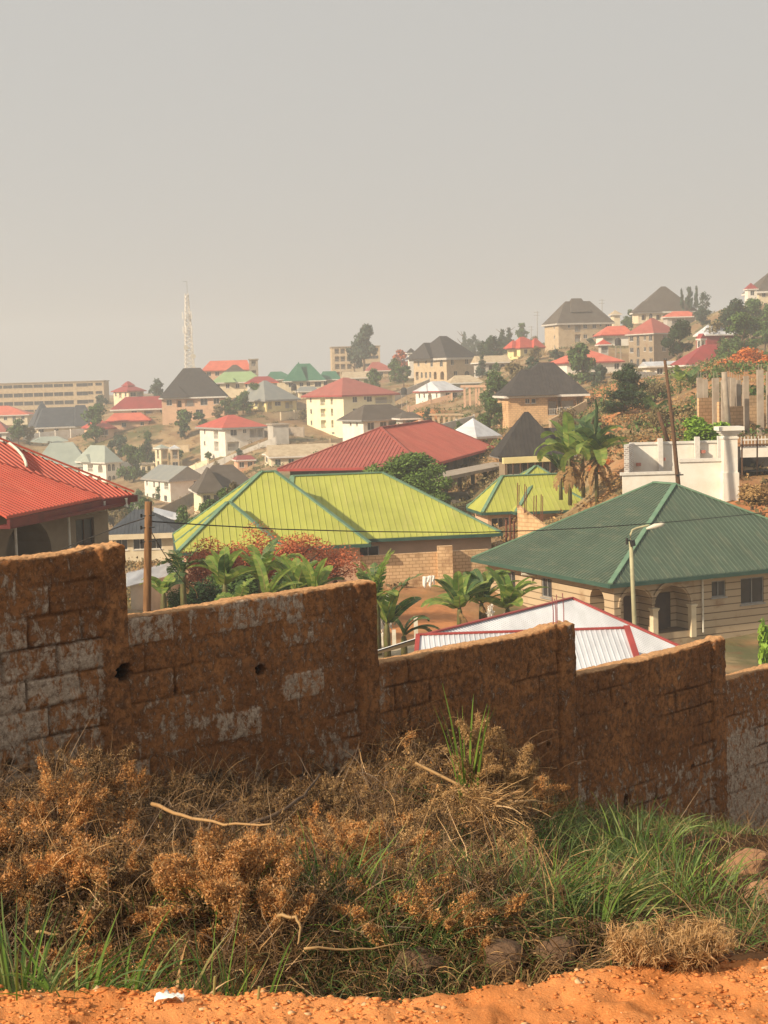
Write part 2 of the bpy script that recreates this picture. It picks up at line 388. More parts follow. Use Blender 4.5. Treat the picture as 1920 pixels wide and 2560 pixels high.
sheet('road', np.arange(-1400, 3400, 9.), np.geomspace(2.2, 4.30, 110), 'road_soil', lambda X, Y: zfg(X, Y)+.012*fbm(X*45, Y*45, 31, 3))
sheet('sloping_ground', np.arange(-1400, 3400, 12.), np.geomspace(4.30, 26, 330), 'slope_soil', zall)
SOIL = [(1080,90,150,9),(960,84,120,6),(1180,84,120,8),(1840,215,130,55),(1700,130,160,14),(1500,170,140,25),(1900,150,90,15),
        (560,340,60,14),(1500,270,130,30),(1330,200,90,30),(1060,300,80,40),(1600,112,60,8),(1880,104,60,6),(1160,235,60,20)]
def soil(X, Y):
    px = 960+3840*X/Y; s = np.zeros_like(X)
    for p, y, wp, wy in SOIL: s = np.maximum(s, np.exp(-((px-p)/wp)**2-((Y-y)/wy)**2))
    return {'soil': np.clip(s*1.7-.25+1.6*fbm(X*.25, Y*.25, 40, 4), 0, 1)}
def zfar(X, Y):
    z = gza(X, Y)+np.clip(Y/400, .05, .6)*1.6*fbm(X*.06, Y*.06, 77, 4)+.25*fbm(X*.6, Y*.6, 71, 3)
    k = np.clip((Y-26)/12, 0, 1); return zall(X, Y)*(1-k)+z*k
sheet('ground', np.arange(-2400, 4600, 16.), np.geomspace(26, 1500, 300), 'hill_soil', zfar, soil)
# ---------------------------------------------------------------- foreground boundary wall
def wallmat():
    m, t, b = nodes('weathered_block', .95, .12); v = objco(t)
    def A(n):
        a = t.nodes.new('ShaderNodeAttribute'); a.attribute_name = n; return a.outputs['Fac']
    def math_(op, x, y):
        n = t.nodes.new('ShaderNodeMath'); n.operation = op
        for i, q in enumerate((x, y)):
            if isinstance(q, (int, float)): n.inputs[i].default_value = q
            else: t.links.new(q, n.inputs[i])
        return n.outputs[0]
    vs = objco(t, (1, 1, .62))
    n1 = noise(t, 1.5, 6, vs, .4); n2 = noise(t, 13, 8, vs, .3, .78); n3 = noise(t, 42, 5, v, 0, .7)
    # crust of red-brown laterite dust over grey block
    base = mixc(t, ramp(t, n1, .35, .65), (.40,.175,.065), (.26,.11,.042))
    base = mixc(t, ramp(t, n2, .42, .60), base, (.15,.072,.036))
    grey = mixc(t, ramp(t, n3, .35, .65), (.56,.44,.33), (.36,.27,.19))
    g = math_('ADD', math_('MULTIPLY', A('grey'), .9), math_('SUBTRACT', math_('MULTIPLY', n2, 3.4), 1.72))
    c = mixc(t, ramp(t, g, .12, .5), base, grey)
    c = mixc(t, math_('MULTIPLY', ramp(t, n3, .58, .68), .5), c, (.55,.38,.25))
    c = mixc(t, math_('MULTIPLY', ramp(t, noise(t, 25, 6, v, .6, .8), .50, .40), .55), c, (.075,.032,.016))
    c = mixc(t, math_('MULTIPLY', A('joint'), .85), c, (.06,.025,.010))
    c = mixc(t, A('top'), c, mixc(t, ramp(t, n3, .35, .65), (.62,.36,.18), (.42,.23,.11)))  # sandy dust plus the sunlit tan of the wall top, put into the colour
    c = mixc(t, A('hole'), c, (.01,.007,.005))  # inside of the holes painted near black, as their shade
    t.links.new(c, b.inputs['Base Color'])
    bump(t, b, math_('ADD', n3, math_('MULTIPLY', n2, 1.5)), .75, .014)
wallmat()
def onwall(px, py):
    d = P(px, py, 1.0); k = WD/(d.dot(WM)); p = d*k; return p.dot(WT), p.z
HOLES = [(308,1682,.055,0),(652,1676,.035,0),(441,1728,.016,0),(1010,1841,.026,0),(1567,2022,.034,2.2),(845,1938,.03,0),(1370,1862,.018,0),(950,1850,.012,0),(1732,1918,.022,0),(1640,2010,.014,0),(1562,1762,.016,0),(24,1914,.03,0),(1640,1995,.012,0)]
HOLES = [(*onwall(a, b), r, e) for a, b, r, e in HOLES]
bw = thing('block_boundary_wall', 'stepped concrete block wall stained orange brown, running across the foreground downhill', 'wall', WM*WD+WT*6.5+Vector((0,0,-3.3)), math.atan2(WT.y, WT.x))
QB = [1.27, 3.9, 6.53, 9.12, 11.83, 14.46, 17.1, 19.75]; TOP = [-.65, -1.17, -1.72, -2.465, -2.975, -3.43, -3.95]
GREYP = {1: .55, 2: .0, 3: -.08, 4: -.02, 5: .25}
for i in range(7):
    q0, q1 = QB[i], QB[i+1]; ds = .0135 if 1 <= i <= 5 else .05
    s = np.arange(q0, q1+ds*.5, ds); s[-1] = q1; zt = TOP[i]
    zb = float(np.interp((q0+q1)/2, *ZB))-.75
    nz = int((zt-zb)/ds); vz = np.linspace(zb, zt, nz)
    prof = [(0., z) for z in vz]+[(t, zt) for t in np.linspace(.0, .17, 9)[1:]]+[(.17, zt-.06), (.17, zb)]
    T = np.array([p[0] for p in prof]); Zp = np.array([p[1] for p in prof])
    S, TT2 = np.meshgrid(s, T); _, ZZ = np.meshgrid(s, Zp)
    front = TT2 == 0
    # courses with ragged joints
    zz = ZZ+.012*fbm(S*3, ZZ*3, 5+i, 3)*2; ss = S+.02*fbm(S*2+7, ZZ*4, 9+i, 3)
    row = np.floor((zt-zz)/.222); fr = (zt-zz)/.222-row
    off = (_h(row, row*0, 11+i)*.25+(row % 2)*.5)*.45; cb = np.floor((ss-q0+off)/.45); fc = (ss-q0+off)/.45-cb
    jw = .010+.010*vn(S*5, ZZ*5, 3)
    jd = np.minimum(np.minimum(fr, 1-fr)*.222, np.minimum(fc, 1-fc)*.45)
    joint = np.clip(1-jd/jw, 0, 1)*np.clip(vn(S*1.7, ZZ*3.1, 21+i)*2.6-(.35 if i < 2 else .95), 0, 1)
    col = np.clip((S-(q1-.235))/.03, 0, 1); edge = np.exp(-((S-(q1-.25))/.012)**2)
    joint = joint*(1-col)
    bid = _h(row, cb, 50+i)
    grey = np.where(bid > .72, .42, 0)+(bid-.5)*.15+GREYP.get(i, 0)
    zn = (zt-ZZ)
    if i == 1: grey = np.clip((zn-.38)/.35, 0, 1)*(.5+.0*S)*np.clip(1.25-.25*(S-q0), .3, 1.2)-.05+np.where(bid > .5, .2, 0)
    if i == 2: grey = np.where(bid > .87, .40, np.where(bid > .6, .16, .0))+.35*np.clip((zn-.95)/.5, 0, 1)*np.clip((S-(q1-1.1))/.6, 0, 1)
    if i in (3, 4): grey = -.12+.3*(S > q1-.3)*np.clip(vn(S*4, ZZ*2, 8)*2-1, 0, 1)+.35*np.exp(-((S-q0-.05)/.09)**2)*np.clip(vn(S, ZZ*1.5, 4)*3-1, 0, 1)+(.30*np.clip((zn-1.0)/.3, 0, 1) if i == 4 else 0)
    if i == 5: grey = .1+.45*np.clip((zn-.4)/.4, 0, 1)
    grey = grey*(1-.75*col)-(.3*col if i < 3 else 0)
    disp = .014*fbm(S*8, ZZ*8, 3+i, 5)*2+.012*fbm(S*30, ZZ*22, 13, 3)*2-.026*joint+.022*col-.012*edge+.01*(bid-.5)*(1-col)
    # lumps along the top edge, whose dusty tan has sunlight painted in
    ztop = .010*fbm(S*5, S*0, 90+i, 4)*2+.02*np.clip(fbm(S*1.3, S*0, 95+i, 2)*3, 0, 1)+.022*np.clip((S-(q1-.42))/.12, 0, 1)*(.2+1.2*vn(S*24, TT2*30, 7))*(i in (1, 3, 4))+.022*fbm(S*28, TT2*40, 91, 3)
    kz = np.clip((ZZ-(zt-.10))/.10, 0, 1)
    round_ = .012*np.clip((ZZ-(zt-.015))/.015, 0, 1)*front
    hole = np.zeros_like(S)
    for hq, hz, r, e in HOLES:
        rr = np.hypot((S-hq)*(1+.3*np.sin(9*np.arctan2(ZZ-hz, S-hq))*.6), (ZZ-hz)/(1+e))
        hole = np.maximum(hole, np.clip(1.4-rr/r, 0, 1)*front)
    hole = np.clip(hole*2.2, 0, 1)
    depth = np.where(front, -disp+round_+.16*hole, TT2+.006*fbm(S*20, TT2*20, 33, 3))
    depth = np.where(TT2 >= .17, .17, depth)
    Zf = ZZ+kz*ztop-.012*(depth*0+np.where(front & (ZZ >= zt), 1, 0))
    X = S-6.5; V = np.stack([X, depth, Zf+3.3], -1).reshape(-1, 3)
    topm = np.where(front, np.clip((ZZ-(zt-.028+.03*vn(S*6, S*0, 66)))/.02, 0, 1), 1.0)
    n, m_ = S.shape; Q = grid_quads(n, m_)
    at = dict(joint=joint*front, grey=grey, top=topm, hole=hole)
    # end faces, stitched to their own row on the front
    V = list(V); Q = list(map(tuple, Q))
    for c in (0, m_-1):
        for r in range(nz-1):
            a = r*m_+c; b = (r+1)*m_+c
            z0_, z1_ = V[a][2], V[b][2]; x_ = V[a][0]
            k = len(V); V.append(np.array([x_, .17, z0_])); V.append(np.array([x_, .17, z1_]))
            for kk in at: at[kk] = at[kk]
            Q.append((a, b, k+1, k))
    ext = len(V)-S.size
    for kk in at: at[kk] = np.concatenate([np.broadcast_to(at[kk], S.shape).ravel(), np.zeros(ext)])
    qmesh('wall_panel', np.array(V), np.array(Q), 'weathered_block', bw, smooth=False, attrs=at)
# rods out of the columns
def rods(lst, name, label, parent=None):
    pass
mb = MB()
for (q, dq) in ((11.60, 0), (11.66, .0), (11.69, .01), (11.80, .0)):
    p = WT*(q-6.5); mb = MB(); x = q-6.5; y = .05+.08*((q*37) % 1)
    mb.tube([(x, y, -2.5+3.3), (x+.004, y, -2.3+3.3), (x+dq, y+.01, -2.19+3.3+.05*((q*91) % 1))], .0055, 6)
    mb.build('rebar', 'rebar_pink', bw)
# ---------------------------------------------------------------- house kit
def panel(mb, o, s, nin, W, z0, z1, holes, mi=0, th=.22):
    o = Vector(o); s = Vector(s); nin = Vector(nin); Z = Vector((0,0,1))
    pt = lambda a, z, d=0: o+s*a+Z*z+nin*d
    hs = [h for h in holes if h[0] > .02 and h[1] < W-.02]
    sx = sorted({0, W, *[h[0] for h in hs], *[h[1] for h in hs]}); zz = sorted({z0, z1, *[h[2] for h in hs], *[h[3] for h in hs]})
    for i in range(len(sx)-1):
        for j in range(len(zz)-1):
            a, b, c, d = sx[i], sx[i+1], zz[j], zz[j+1]; cx, cz = (a+b)/2, (c+d)/2
            if any(h[0] < cx < h[1] and h[2] < cz < h[3] for h in hs): continue
            mb.poly([pt(a,c), pt(b,c), pt(b,d), pt(a,d)], mi)
    for h in hs:
        a, b, c, d = h[:4]; arch = h[4]; dp = h[5]
        r = (b-a)/2; zs = d-r if arch else d
        mb.poly([pt(a,c), pt(b,c), pt(b,c,dp), pt(a,c,dp)], mi)
        mb.poly([pt(a,c), pt(a,zs), pt(a,zs,dp), pt(a,c,dp)], mi); mb.poly([pt(b,c), pt(b,zs), pt(b,zs,dp), pt(b,c,dp)], mi)
        if arch:
            n = 10; pr = None
            for k in range(n+1):
                t = PI-PI*k/n; q = (a+r+r*math.cos(t), zs+r*math.sin(t))
                if pr:
                    mb.poly([pt(pr[0],pr[1]), pt(q[0],q[1]), pt(q[0],d), pt(pr[0],d)], mi)
                    mb.poly([pt(pr[0],pr[1]), pt(q[0],q[1]), pt(q[0],q[1],dp), pt(pr[0],pr[1],dp)], mi)
                pr = q
        else: mb.poly([pt(a,d), pt(b,d), pt(b,d,dp), pt(a,d,dp)], mi)
        if h[6] in 'ox': mb.poly([pt(a,c,dp), pt(b,c,dp), pt(b,d,dp), pt(a,d,dp)], mi)
def window(o, s, nin, h, parent, near, fr='frame_white', kind='w'):
    o = Vector(o); s = Vector(s); nin = Vector(nin); Z = Vector((0,0,1)); a, b, c, d = h[:4]; arch = h[4]
    pt = lambda x, z, q=0: o+s*x+Z*z+nin*q
    mb = MB(); gl = mb if not near else MB(); gi = 1 if not near else 0
    fw = .06 if near else .045
    if kind in 'xo':
        dw = (b-a)*.32; mb = MB(); cc = (a+b)/2
        mb.poly([pt(cc-dw, c+.05, 1.26), pt(cc+dw, c+.05, 1.26), pt(cc+dw, c+(d-c)*.78, 1.26), pt(cc-dw, c+(d-c)*.78, 1.26)]); mb.build('recess_shade_panel', 'shutter_dark', parent)  # dark panel added at the back so the recess looks shaded
    if kind == 'x': return
    if kind == 'o':
        hgt = min(1.0, (d-c)*.4); n = max(3, int((b-a)/.25))
        mb.bar(pt(a, c+hgt, .1), pt(b, c+hgt, .1), .07, .07); mb.bar(pt(a, c+.1, .1), pt(b, c+.1, .1), .05, .05)
        for k in range(n+1): mb.bar(pt(a+(b-a)*k/n, c+.1, .1), pt(a+(b-a)*k/n, c+hgt, .1), .04, .04, 0, (0,1,0))
        mb.build('railing', [fr], parent); return
    ar = (b-a)/2 if arch else 0; zs = d-ar
    for x0, x1, y0, y1 in ((a,b,c,c+fw), (a,a+fw,c+fw,zs), (b-fw,b,c+fw,zs)) + (() if arch else ((a+fw,b-fw,d-fw,d),)) + (((( a+b)/2-.025,(a+b)/2+.025,c+fw,zs),) if b-a > .7 and kind != 'd' else ()):
        mb.bar(pt((x0+x1)/2, y0, .10), pt((x0+x1)/2, y1, .10), (x1-x0), .06, 0, nin)
    n = 8
    if arch:
        top = [pt(a+ar+ar*math.cos(PI*k/n), zs+ar*math.sin(PI*k/n), .13) for k in range(n+1)]
        gl.poly([pt(a,c,.13), pt(b,c,.13)]+top, gi)
        for k in range(n): mb.bar(top[k]-nin*.03, top[k+1]-nin*.03, .06, .06, 0, nin)
    else: gl.poly([pt(a,c,.13), pt(b,c,.13), pt(b,d,.13), pt(a,d,.13)], gi)
    if kind == 'w': mb.bar(pt(a-.08, c-.05, -.03), pt(b+.08, c-.05, -.03), .10, .08)
    g = 'shutter_dark' if kind == 'd' else 'glass_dark'
    w_ = mb.build('door' if kind == 'd' else 'window', [fr] if near else [fr, g], parent)
    if near: gl.build('pane', g, w_)
def hip(mb, u0, u1, v0, v1, ze, zr, axis='u', rl=0., ou=.5, ov=.5, th=.12, mi=0):
    cu = u0+(u1-u0)*ou; cv = v0+(v1-v0)*ov; r = rl/2
    A, B, Cc, D = (Vector(p) for p in ((u0,v0,ze),(u1,v0,ze),(u1,v1,ze),(u0,v1,ze)))
    if axis == 'u':
        p, q = Vector((cu-r,cv,zr)), Vector((cu+r,cv,zr)); fs = [[A,B,q,p],[Cc,D,p,q],[B,Cc,q],[D,A,p]]
    else:
        p, q = Vector((cu,cv-r,zr)), Vector((cu,cv+r,zr)); fs = [[B,Cc,q,p],[D,A,p,q],[A,B,p],[Cc,D,q]]
    if rl < .05: p = q = Vector((cu,cv,zr)); fs = [[A,B,p],[B,Cc,p],[Cc,D,p],[D,A,p]]
    for f in fs: mb.poly(f, mi)
    dz = Vector((0,0,-th)); k = [A,B,Cc,D]
    for i in range(4): mb.poly([k[i]+dz, k[(i+1)%4]+dz, k[(i+1)%4], k[i]], mi)
    mb.poly([x+dz for x in k[::-1]], mi)
    hips = [(p, q)]+[(x, min((p, q), key=lambda y: (y-x).length)) for x in k]
    return fs, hips, k
def ribs(mb, poly, sp=.35, w=.05, h=.035, mi=0, direction=None, jit=0):
    n = (poly[1]-poly[0]).cross(poly[2]-poly[0])
    if n.length < 1e-6: return
    n.normalize()
    if n.z < 0: n = -n
    d = Vector(direction) if direction else (Vector((0,0,-1))-n*(-n.z)).normalized()
    t = n.cross(d).normalized(); o = poly[0]
    P2 = [((p-o).dot(t), (p-o).dot(d)) for p in poly]
    lo = min(p[0] for p in P2); hi = max(p[0] for p in P2)
    x = math.ceil(lo/sp)*sp
    while x < hi:
        ys = []
        for i in range(len(P2)):
            (a, b), (c, e) = P2[i], P2[(i+1) % len(P2)]
            if (a-x)*(c-x) < 0: ys.append(b+(e-b)*(x-a)/(c-a))
        if len(ys) >= 2:
            ys.sort(); a = o+t*x+d*ys[0]; b = o+t*x+d*ys[-1]
            wv = t*(w/2); hv = n*h
            mb.add([a-wv, a-wv*.45+hv, a+wv*.45+hv, a+wv, b-wv, b-wv*.45+hv, b+wv*.45+hv, b+wv], [(0,1,5,4),(1,2,6,5),(2,3,7,6),(0,3,2,1),(4,5,6,7)], mi)
        x += sp
def expand(rows, W, E, sh, z0, defw=(1.1, 1.2)):
    hs = []
    for i, row in enumerate(rows):
        if isinstance(row, int): row = [((k+.5)/row,) for k in range(row)] if row else []
        for it in row:
            f = it[0]; w_ = it[1] if len(it) > 1 else defw[0]; h_ = it[2] if len(it) > 2 else defw[1]; kd = it[3] if len(it) > 3 else 'w'
            zt = E-.45-sh*i-(0 if kd in 'do' else .1)
            arch = kd in ('a', 'A'); zl = zt-h_
            if zl < z0+.05: zl = z0+.05
            if zl > zt-.3: continue
            dp = 1.3 if kd in ('o', 'A') else .22
            hs.append((f*W-w_/2, f*W+w_/2, zl, zt, arch, dp, 'o' if kd == 'o' else ('x' if kd == 'A' else kd)))
    return hs
def house(name, label, C, R, ye, Y, th, yr, L=None, b=None, a=None, axis='u', rl=0., off=(.5,.5), roof='roof_black', wall='wall_cream', oh=.7, sh=3.0,
          wr=(), wl=(), rib=0, fascia='frame_white', extra=(), flat=False, cat='house', group=None, fr='frame_white', capm=None, deep=0, hats=(), thick=.2):
    th = math.radians(th); d1 = Vector((math.cos(th), math.sin(th), 0)); d2 = Vector((-math.sin(th), math.cos(th), 0))
    c = P(C, ye, Y)
    if a is None: a = solve(lambda t: proj(c+d1*t)[0], 0, 120, R)
    if b is None: b = solve(lambda t: proj(c+d2*t)[0], 0, 90, L)
    assert a > 1 and b > 1, name
    g = min(gz(*(c+d1*x+d2*y).to_2d()) for x, y in ((0,0),(a,0),(a,b),(0,b)))
    g = min(g, c.z-2.6); base = c+d1*(a/2)+d2*(b/2); base.z = g
    t = thing(name, label, cat, base, th, group)
    E = c.z-g; ctr = c+d1*(a*off[0])+d2*(b*off[1])
    near = Y < 200
    W0, W1, V0, V1 = -a/2, a/2, -b/2, b/2
    zb = -.6
    mb = MB(); wu, wv = a-2*oh, b-2*oh
    top = E-.02
    hr = expand(wr, wu, E, sh, 0); hl = expand(wl, wv, E, sh, 0)
    panel(mb, (W0+oh, V0+oh, 0), (1,0,0), (0,1,0), wu, zb, top, hr)
    panel(mb, (W0+oh, V0+oh, 0), (0,1,0), (1,0,0), wv, zb, top, [(wv*0+h[0], h[1], *h[2:]) for h in hl])
    panel(mb, (W1-oh, V0+oh, 0), (0,1,0), (-1,0,0), wv, zb, top, [])
    panel(mb, (W0+oh, V1-oh, 0), (1,0,0), (0,-1,0), wu, zb, top, [])
    zr = None
    if not flat:
        zr = solve(lambda z: proj(Vector((ctr.x, ctr.y, z)))[1], -60, 120, yr)-g
        if rl == 'full': rl = a if axis == 'u' else b
        if abs(rl-(a if axis == 'u' else b)) < .01:   # gable ends
            if axis == 'u':
                for u in (W0+oh, W1-oh): mb.poly([(u, V0+oh, top), (u, V1-oh, top), (u, V0+(V1-V0)*off[1], zr-.35)])
            else:
                for v in (V0+oh, V1-oh): mb.poly([(W0+oh, v, top), (W1-oh, v, top), (W0+(W1-W0)*off[0], v, zr-.35)])
    mb.build('wall', wall, t)
    for h in hr: window((W0+oh, V0+oh, 0), (1,0,0), (0,1,0), h, t, near, fr, h[6])
    for h in hl: window((W0+oh, V0+oh, 0), (0,1,0), (1,0,0), h, t, near, fr, h[6])
    if flat:
        mb = MB(); mb.box(W0+oh-.3, W1-oh+.3, V0+oh-.3, V1-oh+.3, E, E+.35); mb.build('roof', roof, t)
        return t, (a, b, E, 0)
    mb = MB(); cm = MB()
    fs, hips, k = hip(mb, W0, W1, V0, V1, E, zr, axis, rl, *off)
    for (x0, x1, y0, y1, f0, f1, ax, r_) in extra:   # fractions of a, b and of roof height
        f2, h2, k2 = hip(mb, W0+a*x0, W0+a*x1, V0+b*y0, V0+b*y1, E+(zr-E)*f0+.03, E+(zr-E)*f1, ax, r_)
        fs += f2; hips += h2
    if rib:
        for f in fs: ribs(mb, f, *rib) if isinstance(rib, tuple) else ribs(mb, f, rib)
    ro = mb.build('roof', roof, t)
    if capm:
        cr = .09 if Y < 200 else .14
        for p, q in hips:
            if (p-q).length > .1: cm.bar(p+Vector((0,0,.03)), q+Vector((0,0,.03)), cr*3.2, cr)
        cm.build('ridge_cap', capm, ro)
    fb = MB()
    ft = thick
    fb.box(W0-.06, W1+.06, V0-.09, V0-.005, E-ft-.13, E-.03); fb.box(W0-.06, W1+.06, V1+.005, V1+.09, E-ft-.13, E-.03)
    fb.box(W0-.09, W0-.005, V0, V1, E-ft-.13, E-.03); fb.box(W1+.005, W1+.09, V0, V1, E-ft-.13, E-.03)
    fb.build('fascia', fascia, t)
    return t, (a, b, E, zr)
def post(parent, u, v, z0, z1, r=.15, m='wall_cream', name='column', cap=True):
    mb = MB(); mb.box(u-r, u+r, v-r, v+r, z0, z1)
    if cap: mb.box(u-r*1.2, u+r*1.2, v-r*1.2, v+r*1.2, z1-.16, z1-.08); mb.box(u-r*1.4, u+r*1.4, v-r*1.4, v+r*1.4, z1-.08, z1-.003)
    return mb.build(name, m, parent)
# ---------------------------------------------------------------- near houses
H = house
# dark green roof, right
dg, (A_, B_, E_, Z_) = H('arcaded_house', 'house under a large dark green ribbed roof with arches and striped cream walls', 1525, 0, 1460, 85, 25, 1208, L=1180, a=19, axis='v', rl=2.2, off=(.5,.5),
    roof='roof_dkgreen', wall='rusticated', oh=.75, sh=3.0, rib=(.33,.06,.045), fascia='gutter_green', capm='cap_green', thick=.12, fr='frame_grey',
    wr=[[(.085,2.1,2.6,'A'),(.225,2.5,2.7,'A'),(.415,1.0,.95),(.555,1.7,1.55),(.8,1.7,1.55)]], wl=[[(.12,1.5,2.5,'A'),(.5,1.2,1.2),(.8,1.2,1.2)]])
W0, V0 = -A_/2+.75, -B_/2+.75; wu = A_-1.5
for f in (.085, .225):    # arch mouldings and doors
    mb = MB(); r = 1.16 if f < .2 else 1.36; zc = E_-.45-(1.05 if f < .2 else 1.25)
    pts = [(W0+wu*f+r*math.cos(PI*k/16), V0-.04, zc+r*math.sin(PI*k/16)) for k in range(17)]
    for k in range(16): mb.bar(pts[k], pts[k+1], .16, .13, 0, (0,1,0))
    mb.build('arch_moulding', 'rusticated', dg)
mb = MB(); mb.box(W0+wu*.225-.55, W0+wu*.225+.55, V0+1.22, V0+1.28, .4, 2.5)
dr = mb.build('door', 'shutter_dark', dg)
for u in (W0+wu*.153, W0+wu*.305): post(dg, u, V0-.02, .0, E_-1.75, .17, 'wall_cream')
mb = MB(); mb.tube([(W0+wu*.345, V0-.1, E_-.25),(W0+wu*.345,V0-.1,.2)], .06); mb.tube([(W0+wu*.37, V0-.45, E_-.05),(W0+wu*.37,V0-.5,E_-.25),(W0+wu*.345, V0-.12, E_-.3)], .09); mb.build('downpipe', 'pvc_white', dg)
mb = MB(); mb.tube([(-A_/2-.02, -B_/2+9.6, E_-.18),(-A_/2-.1,-B_/2+9.6,E_-.4),(-A_/2+.7,-B_/2+9.3,E_-.5)], .08); mb.build('downpipe', 'pvc_white', dg)
# lime green roof, centre
lm, (a1, b1, E1, Z1) = H('bungalow', 'long bungalow under a lime green metal roof edged in dark green', 445, 925, 1380, 97, 9, 1179, b=12, axis='u', rl=.9, off=(.52,.5),
    roof='roof_lime', wall='wall_peach', oh=.6, rib=(.42,.05,.035), fascia='gutter_green', capm='cap_green', thick=.12, wr=[[(.2,1.2,1.0),(.6,1.6,1.0)]])
# body of the same house to the right (shares its empty)
def body(parent, C, R, ye, Y, th, yr, b, rl, name='roof', roofm='roof_lime', wallm='wall_peach', oh=.6, rib=(.42,.05,.035), wr=None, off=(.5,.5), axis='u', cap='cap_green', gut='gutter_green'):
    before = set(COL.objects)
    t, r = H('tmp', 'tmp', C, R, ye, Y, th, yr, b=b, axis=axis, rl=rl, off=off, roof=roofm, wall=wallm, oh=oh, rib=rib, fascia=gut, capm=cap, thick=.12, wr=wr or [])
    inv = (Matrix.Translation(parent.location) @ Matrix.Rotation(parent.rotation_euler.z, 4, 'Z')).inverted() @ (Matrix.Translation(t.location) @ Matrix.Rotation(t.rotation_euler.z, 4, 'Z'))
    for o in list(t.children): o.parent = parent; o.matrix_local = inv
    bpy.data.objects.remove(t); return r
body(lm, 715, 1254, 1356, 101.5, 9, 1186, 12.5, 6.4, off=(.30,.5), wr=[[(.37,1.5,.75)]])
mb = MB()   # small hip over the porch at the left
t_ = body(lm, 443, 708, 1381, 95.6, 9, 1256, 6, .2, off=(.53,.6))
# lime green roof, smaller, behind
lm2, (a2, b2, E2, Z2) = H('cottage', 'small lime green roofed house between the dark green roof and the black roof', 1206, 1500, 1281, 126, 10, 1187, L=1168, axis='u', rl=5.2, off=(.50,.5),
    roof='roof_lime', wall='wall_peach', oh=.6, rib=(.42,.05,.035), fascia='gutter_green', capm='cap_green', thick=.12, wr=[[(.1,1.2,1.1),(.2,1,1)]])
body(lm2, 1290, 1500, 1280, 125, 10, 1190, 8, .2, off=(.46,.6)); body(lm2, 1215, 1508, 1279, 127.5, 10, 1165, 7, .2, off=(.53,.5))
# unfinished block wall between them
def wallbox(parent, name, p, q, z0, z1, th, m, z1b=None):
    p = Vector(p); q = Vector(q); d = (q-p); n = Vector((-d.y, d.x, 0)).normalized()*th/2; z1b = z1 if z1b is None else z1b
    L = d.length; ang = math.atan2(d.y, d.x)
    mb = MB(); mb.add([(0,-th/2,z0),(L,-th/2,z0),(L,th/2,z0),(0,th/2,z0),(0,-th/2,z1),(L,-th/2,z1b),(L,th/2,z1b),(0,th/2,z1)],
        [(3,2,1,0),(4,5,6,7),(0,1,5,4),(1,2,6,5),(2,3,7,6),(3,0,4,7)])
    o = mb.build(name, m, parent)
    o.location = (p.x, p.y, 0); o.rotation_euler = (0, 0, ang); return o
def fix(o, base):   # top-level single mesh: keep as is
    return o
a_ = P(1296,1262,112); b_ = P(1366,1315,110)
uw = thing('unfinished_wall', 'raked wall of tan blocks with bare steel rods beside the small lime green roof', 'wall', (a_.x, a_.y, -13.4))
wallbox(uw, 'block_panel', (0,0,0), (b_.x-a_.x, b_.y-a_.y, 0), -.5, a_.z+13.4, .25, 'block_peach', b_.z+13.4)
for px, y0, y1 in ((1293,1262,1207),(1297,1262,1212),(1311,1275,1210),(1315,1275,1216),(1334,1290,1240),(1340,1290,1238),(1352,1300,1236),(1356,1300,1240)):
    p = P(px, y0+8, 111); q = P(px+1, y1, 111); o_ = Vector((a_.x, a_.y, -13.4)); mb = MB(); mb.tube([p-o_, q-o_], .035, 5); mb.build('rebar', 'rebar_rust', uw)
for k, (px, py) in enumerate(((1265,1345),(1275,1335),(1284,1348))):
    p = P(px,py,108); mb = MB(); mb.tube([(0,0,-1.0),(.05,0,1.6)], .09, 6)
    o = mb.build('prop_post', 'rebar_rust'); o.location = (p.x,p.y,p.z-.3); tag(o, 'rusty brown prop stacked by the raked tan wall beside the dark green roof', 'post', 'brown props by the raked wall')
# brick yard wall in front of the lime roof
p = P(868,1462,99.6); q = P(1222,1470,101.5)
yw = thing('yard_wall', 'unplastered tan block wall standing below the lime green roof', 'wall', (p.x, p.y, -13.9))
o_ = wallbox(yw, 'block_panel', (0,0,0), (q.x-p.x, q.y-p.y, 0), -.3, P(868,1392,99.6).z+13.9, .22, 'block_tan', P(1222,1372,101.5).z+13.9)
p2 = P(1112,1378,100.6); mb = MB(); mb.box(p2.x-p.x-.5, p2.x-p.x+.5, p2.y-p.y-.3, p2.y-p.y+.3, 0, p2.z+13.9+.35); mb.build('pier', 'block_tan', yw)
# big red roof
rd, (a3, b3, E3, Z3) = H('school_hall', 'large building under a broad brick red ribbed roof, its far side still unfinished', 1061, 1236, 1166, 158, 76, 1059, L=695, axis='u', rl=26, off=(.55,.45),
    roof='roof_bigred', wall='concrete_dark', oh=1.0, rib=(.42,.09,.06), fascia='trim_red', capm='roof_bigred', thick=.15, fr='frame_grey',
    wl=[[(.2,1.4,1.2),(.5,1.4,1.2),(.8,1.4,1.2)]], wr=[[(.12,1.6,1.5),(.25,1.6,1.5),(.38,2,2.2,'o'),(.5,2,2.2,'o'),(.65,2,2,'o')]])
# slab canopy with columns along its right side
p = P(1078,1196,148); q = P(1242,1158,168)
cv = thing('concrete_canopy', 'pale concrete canopy slab on dark columns beside the brick red roof', 'canopy', (p.x, p.y, p.z-4))
d = q-p; mb = MB(); mb.bar((-.8,-2,4), (d.x+1,d.y+1,4+d.z*.35), 3.2, .32); mb.build('slab', 'concrete', cv)
for k in range(6):
    f = k/5.; mb = MB(); x, y = d.x*f, d.y*f; mb.box(x-.2, x+.2, y-.2, y+.2, -3.5, 3.82+d.z*.35*f*0); mb.build('column', 'concrete_dark', cv)
mb = MB(); mb.box(-1.5, d.x*.45, -.2, .05, -3.5, 2.6); mb.build('wall', 'concrete_dark', cv)
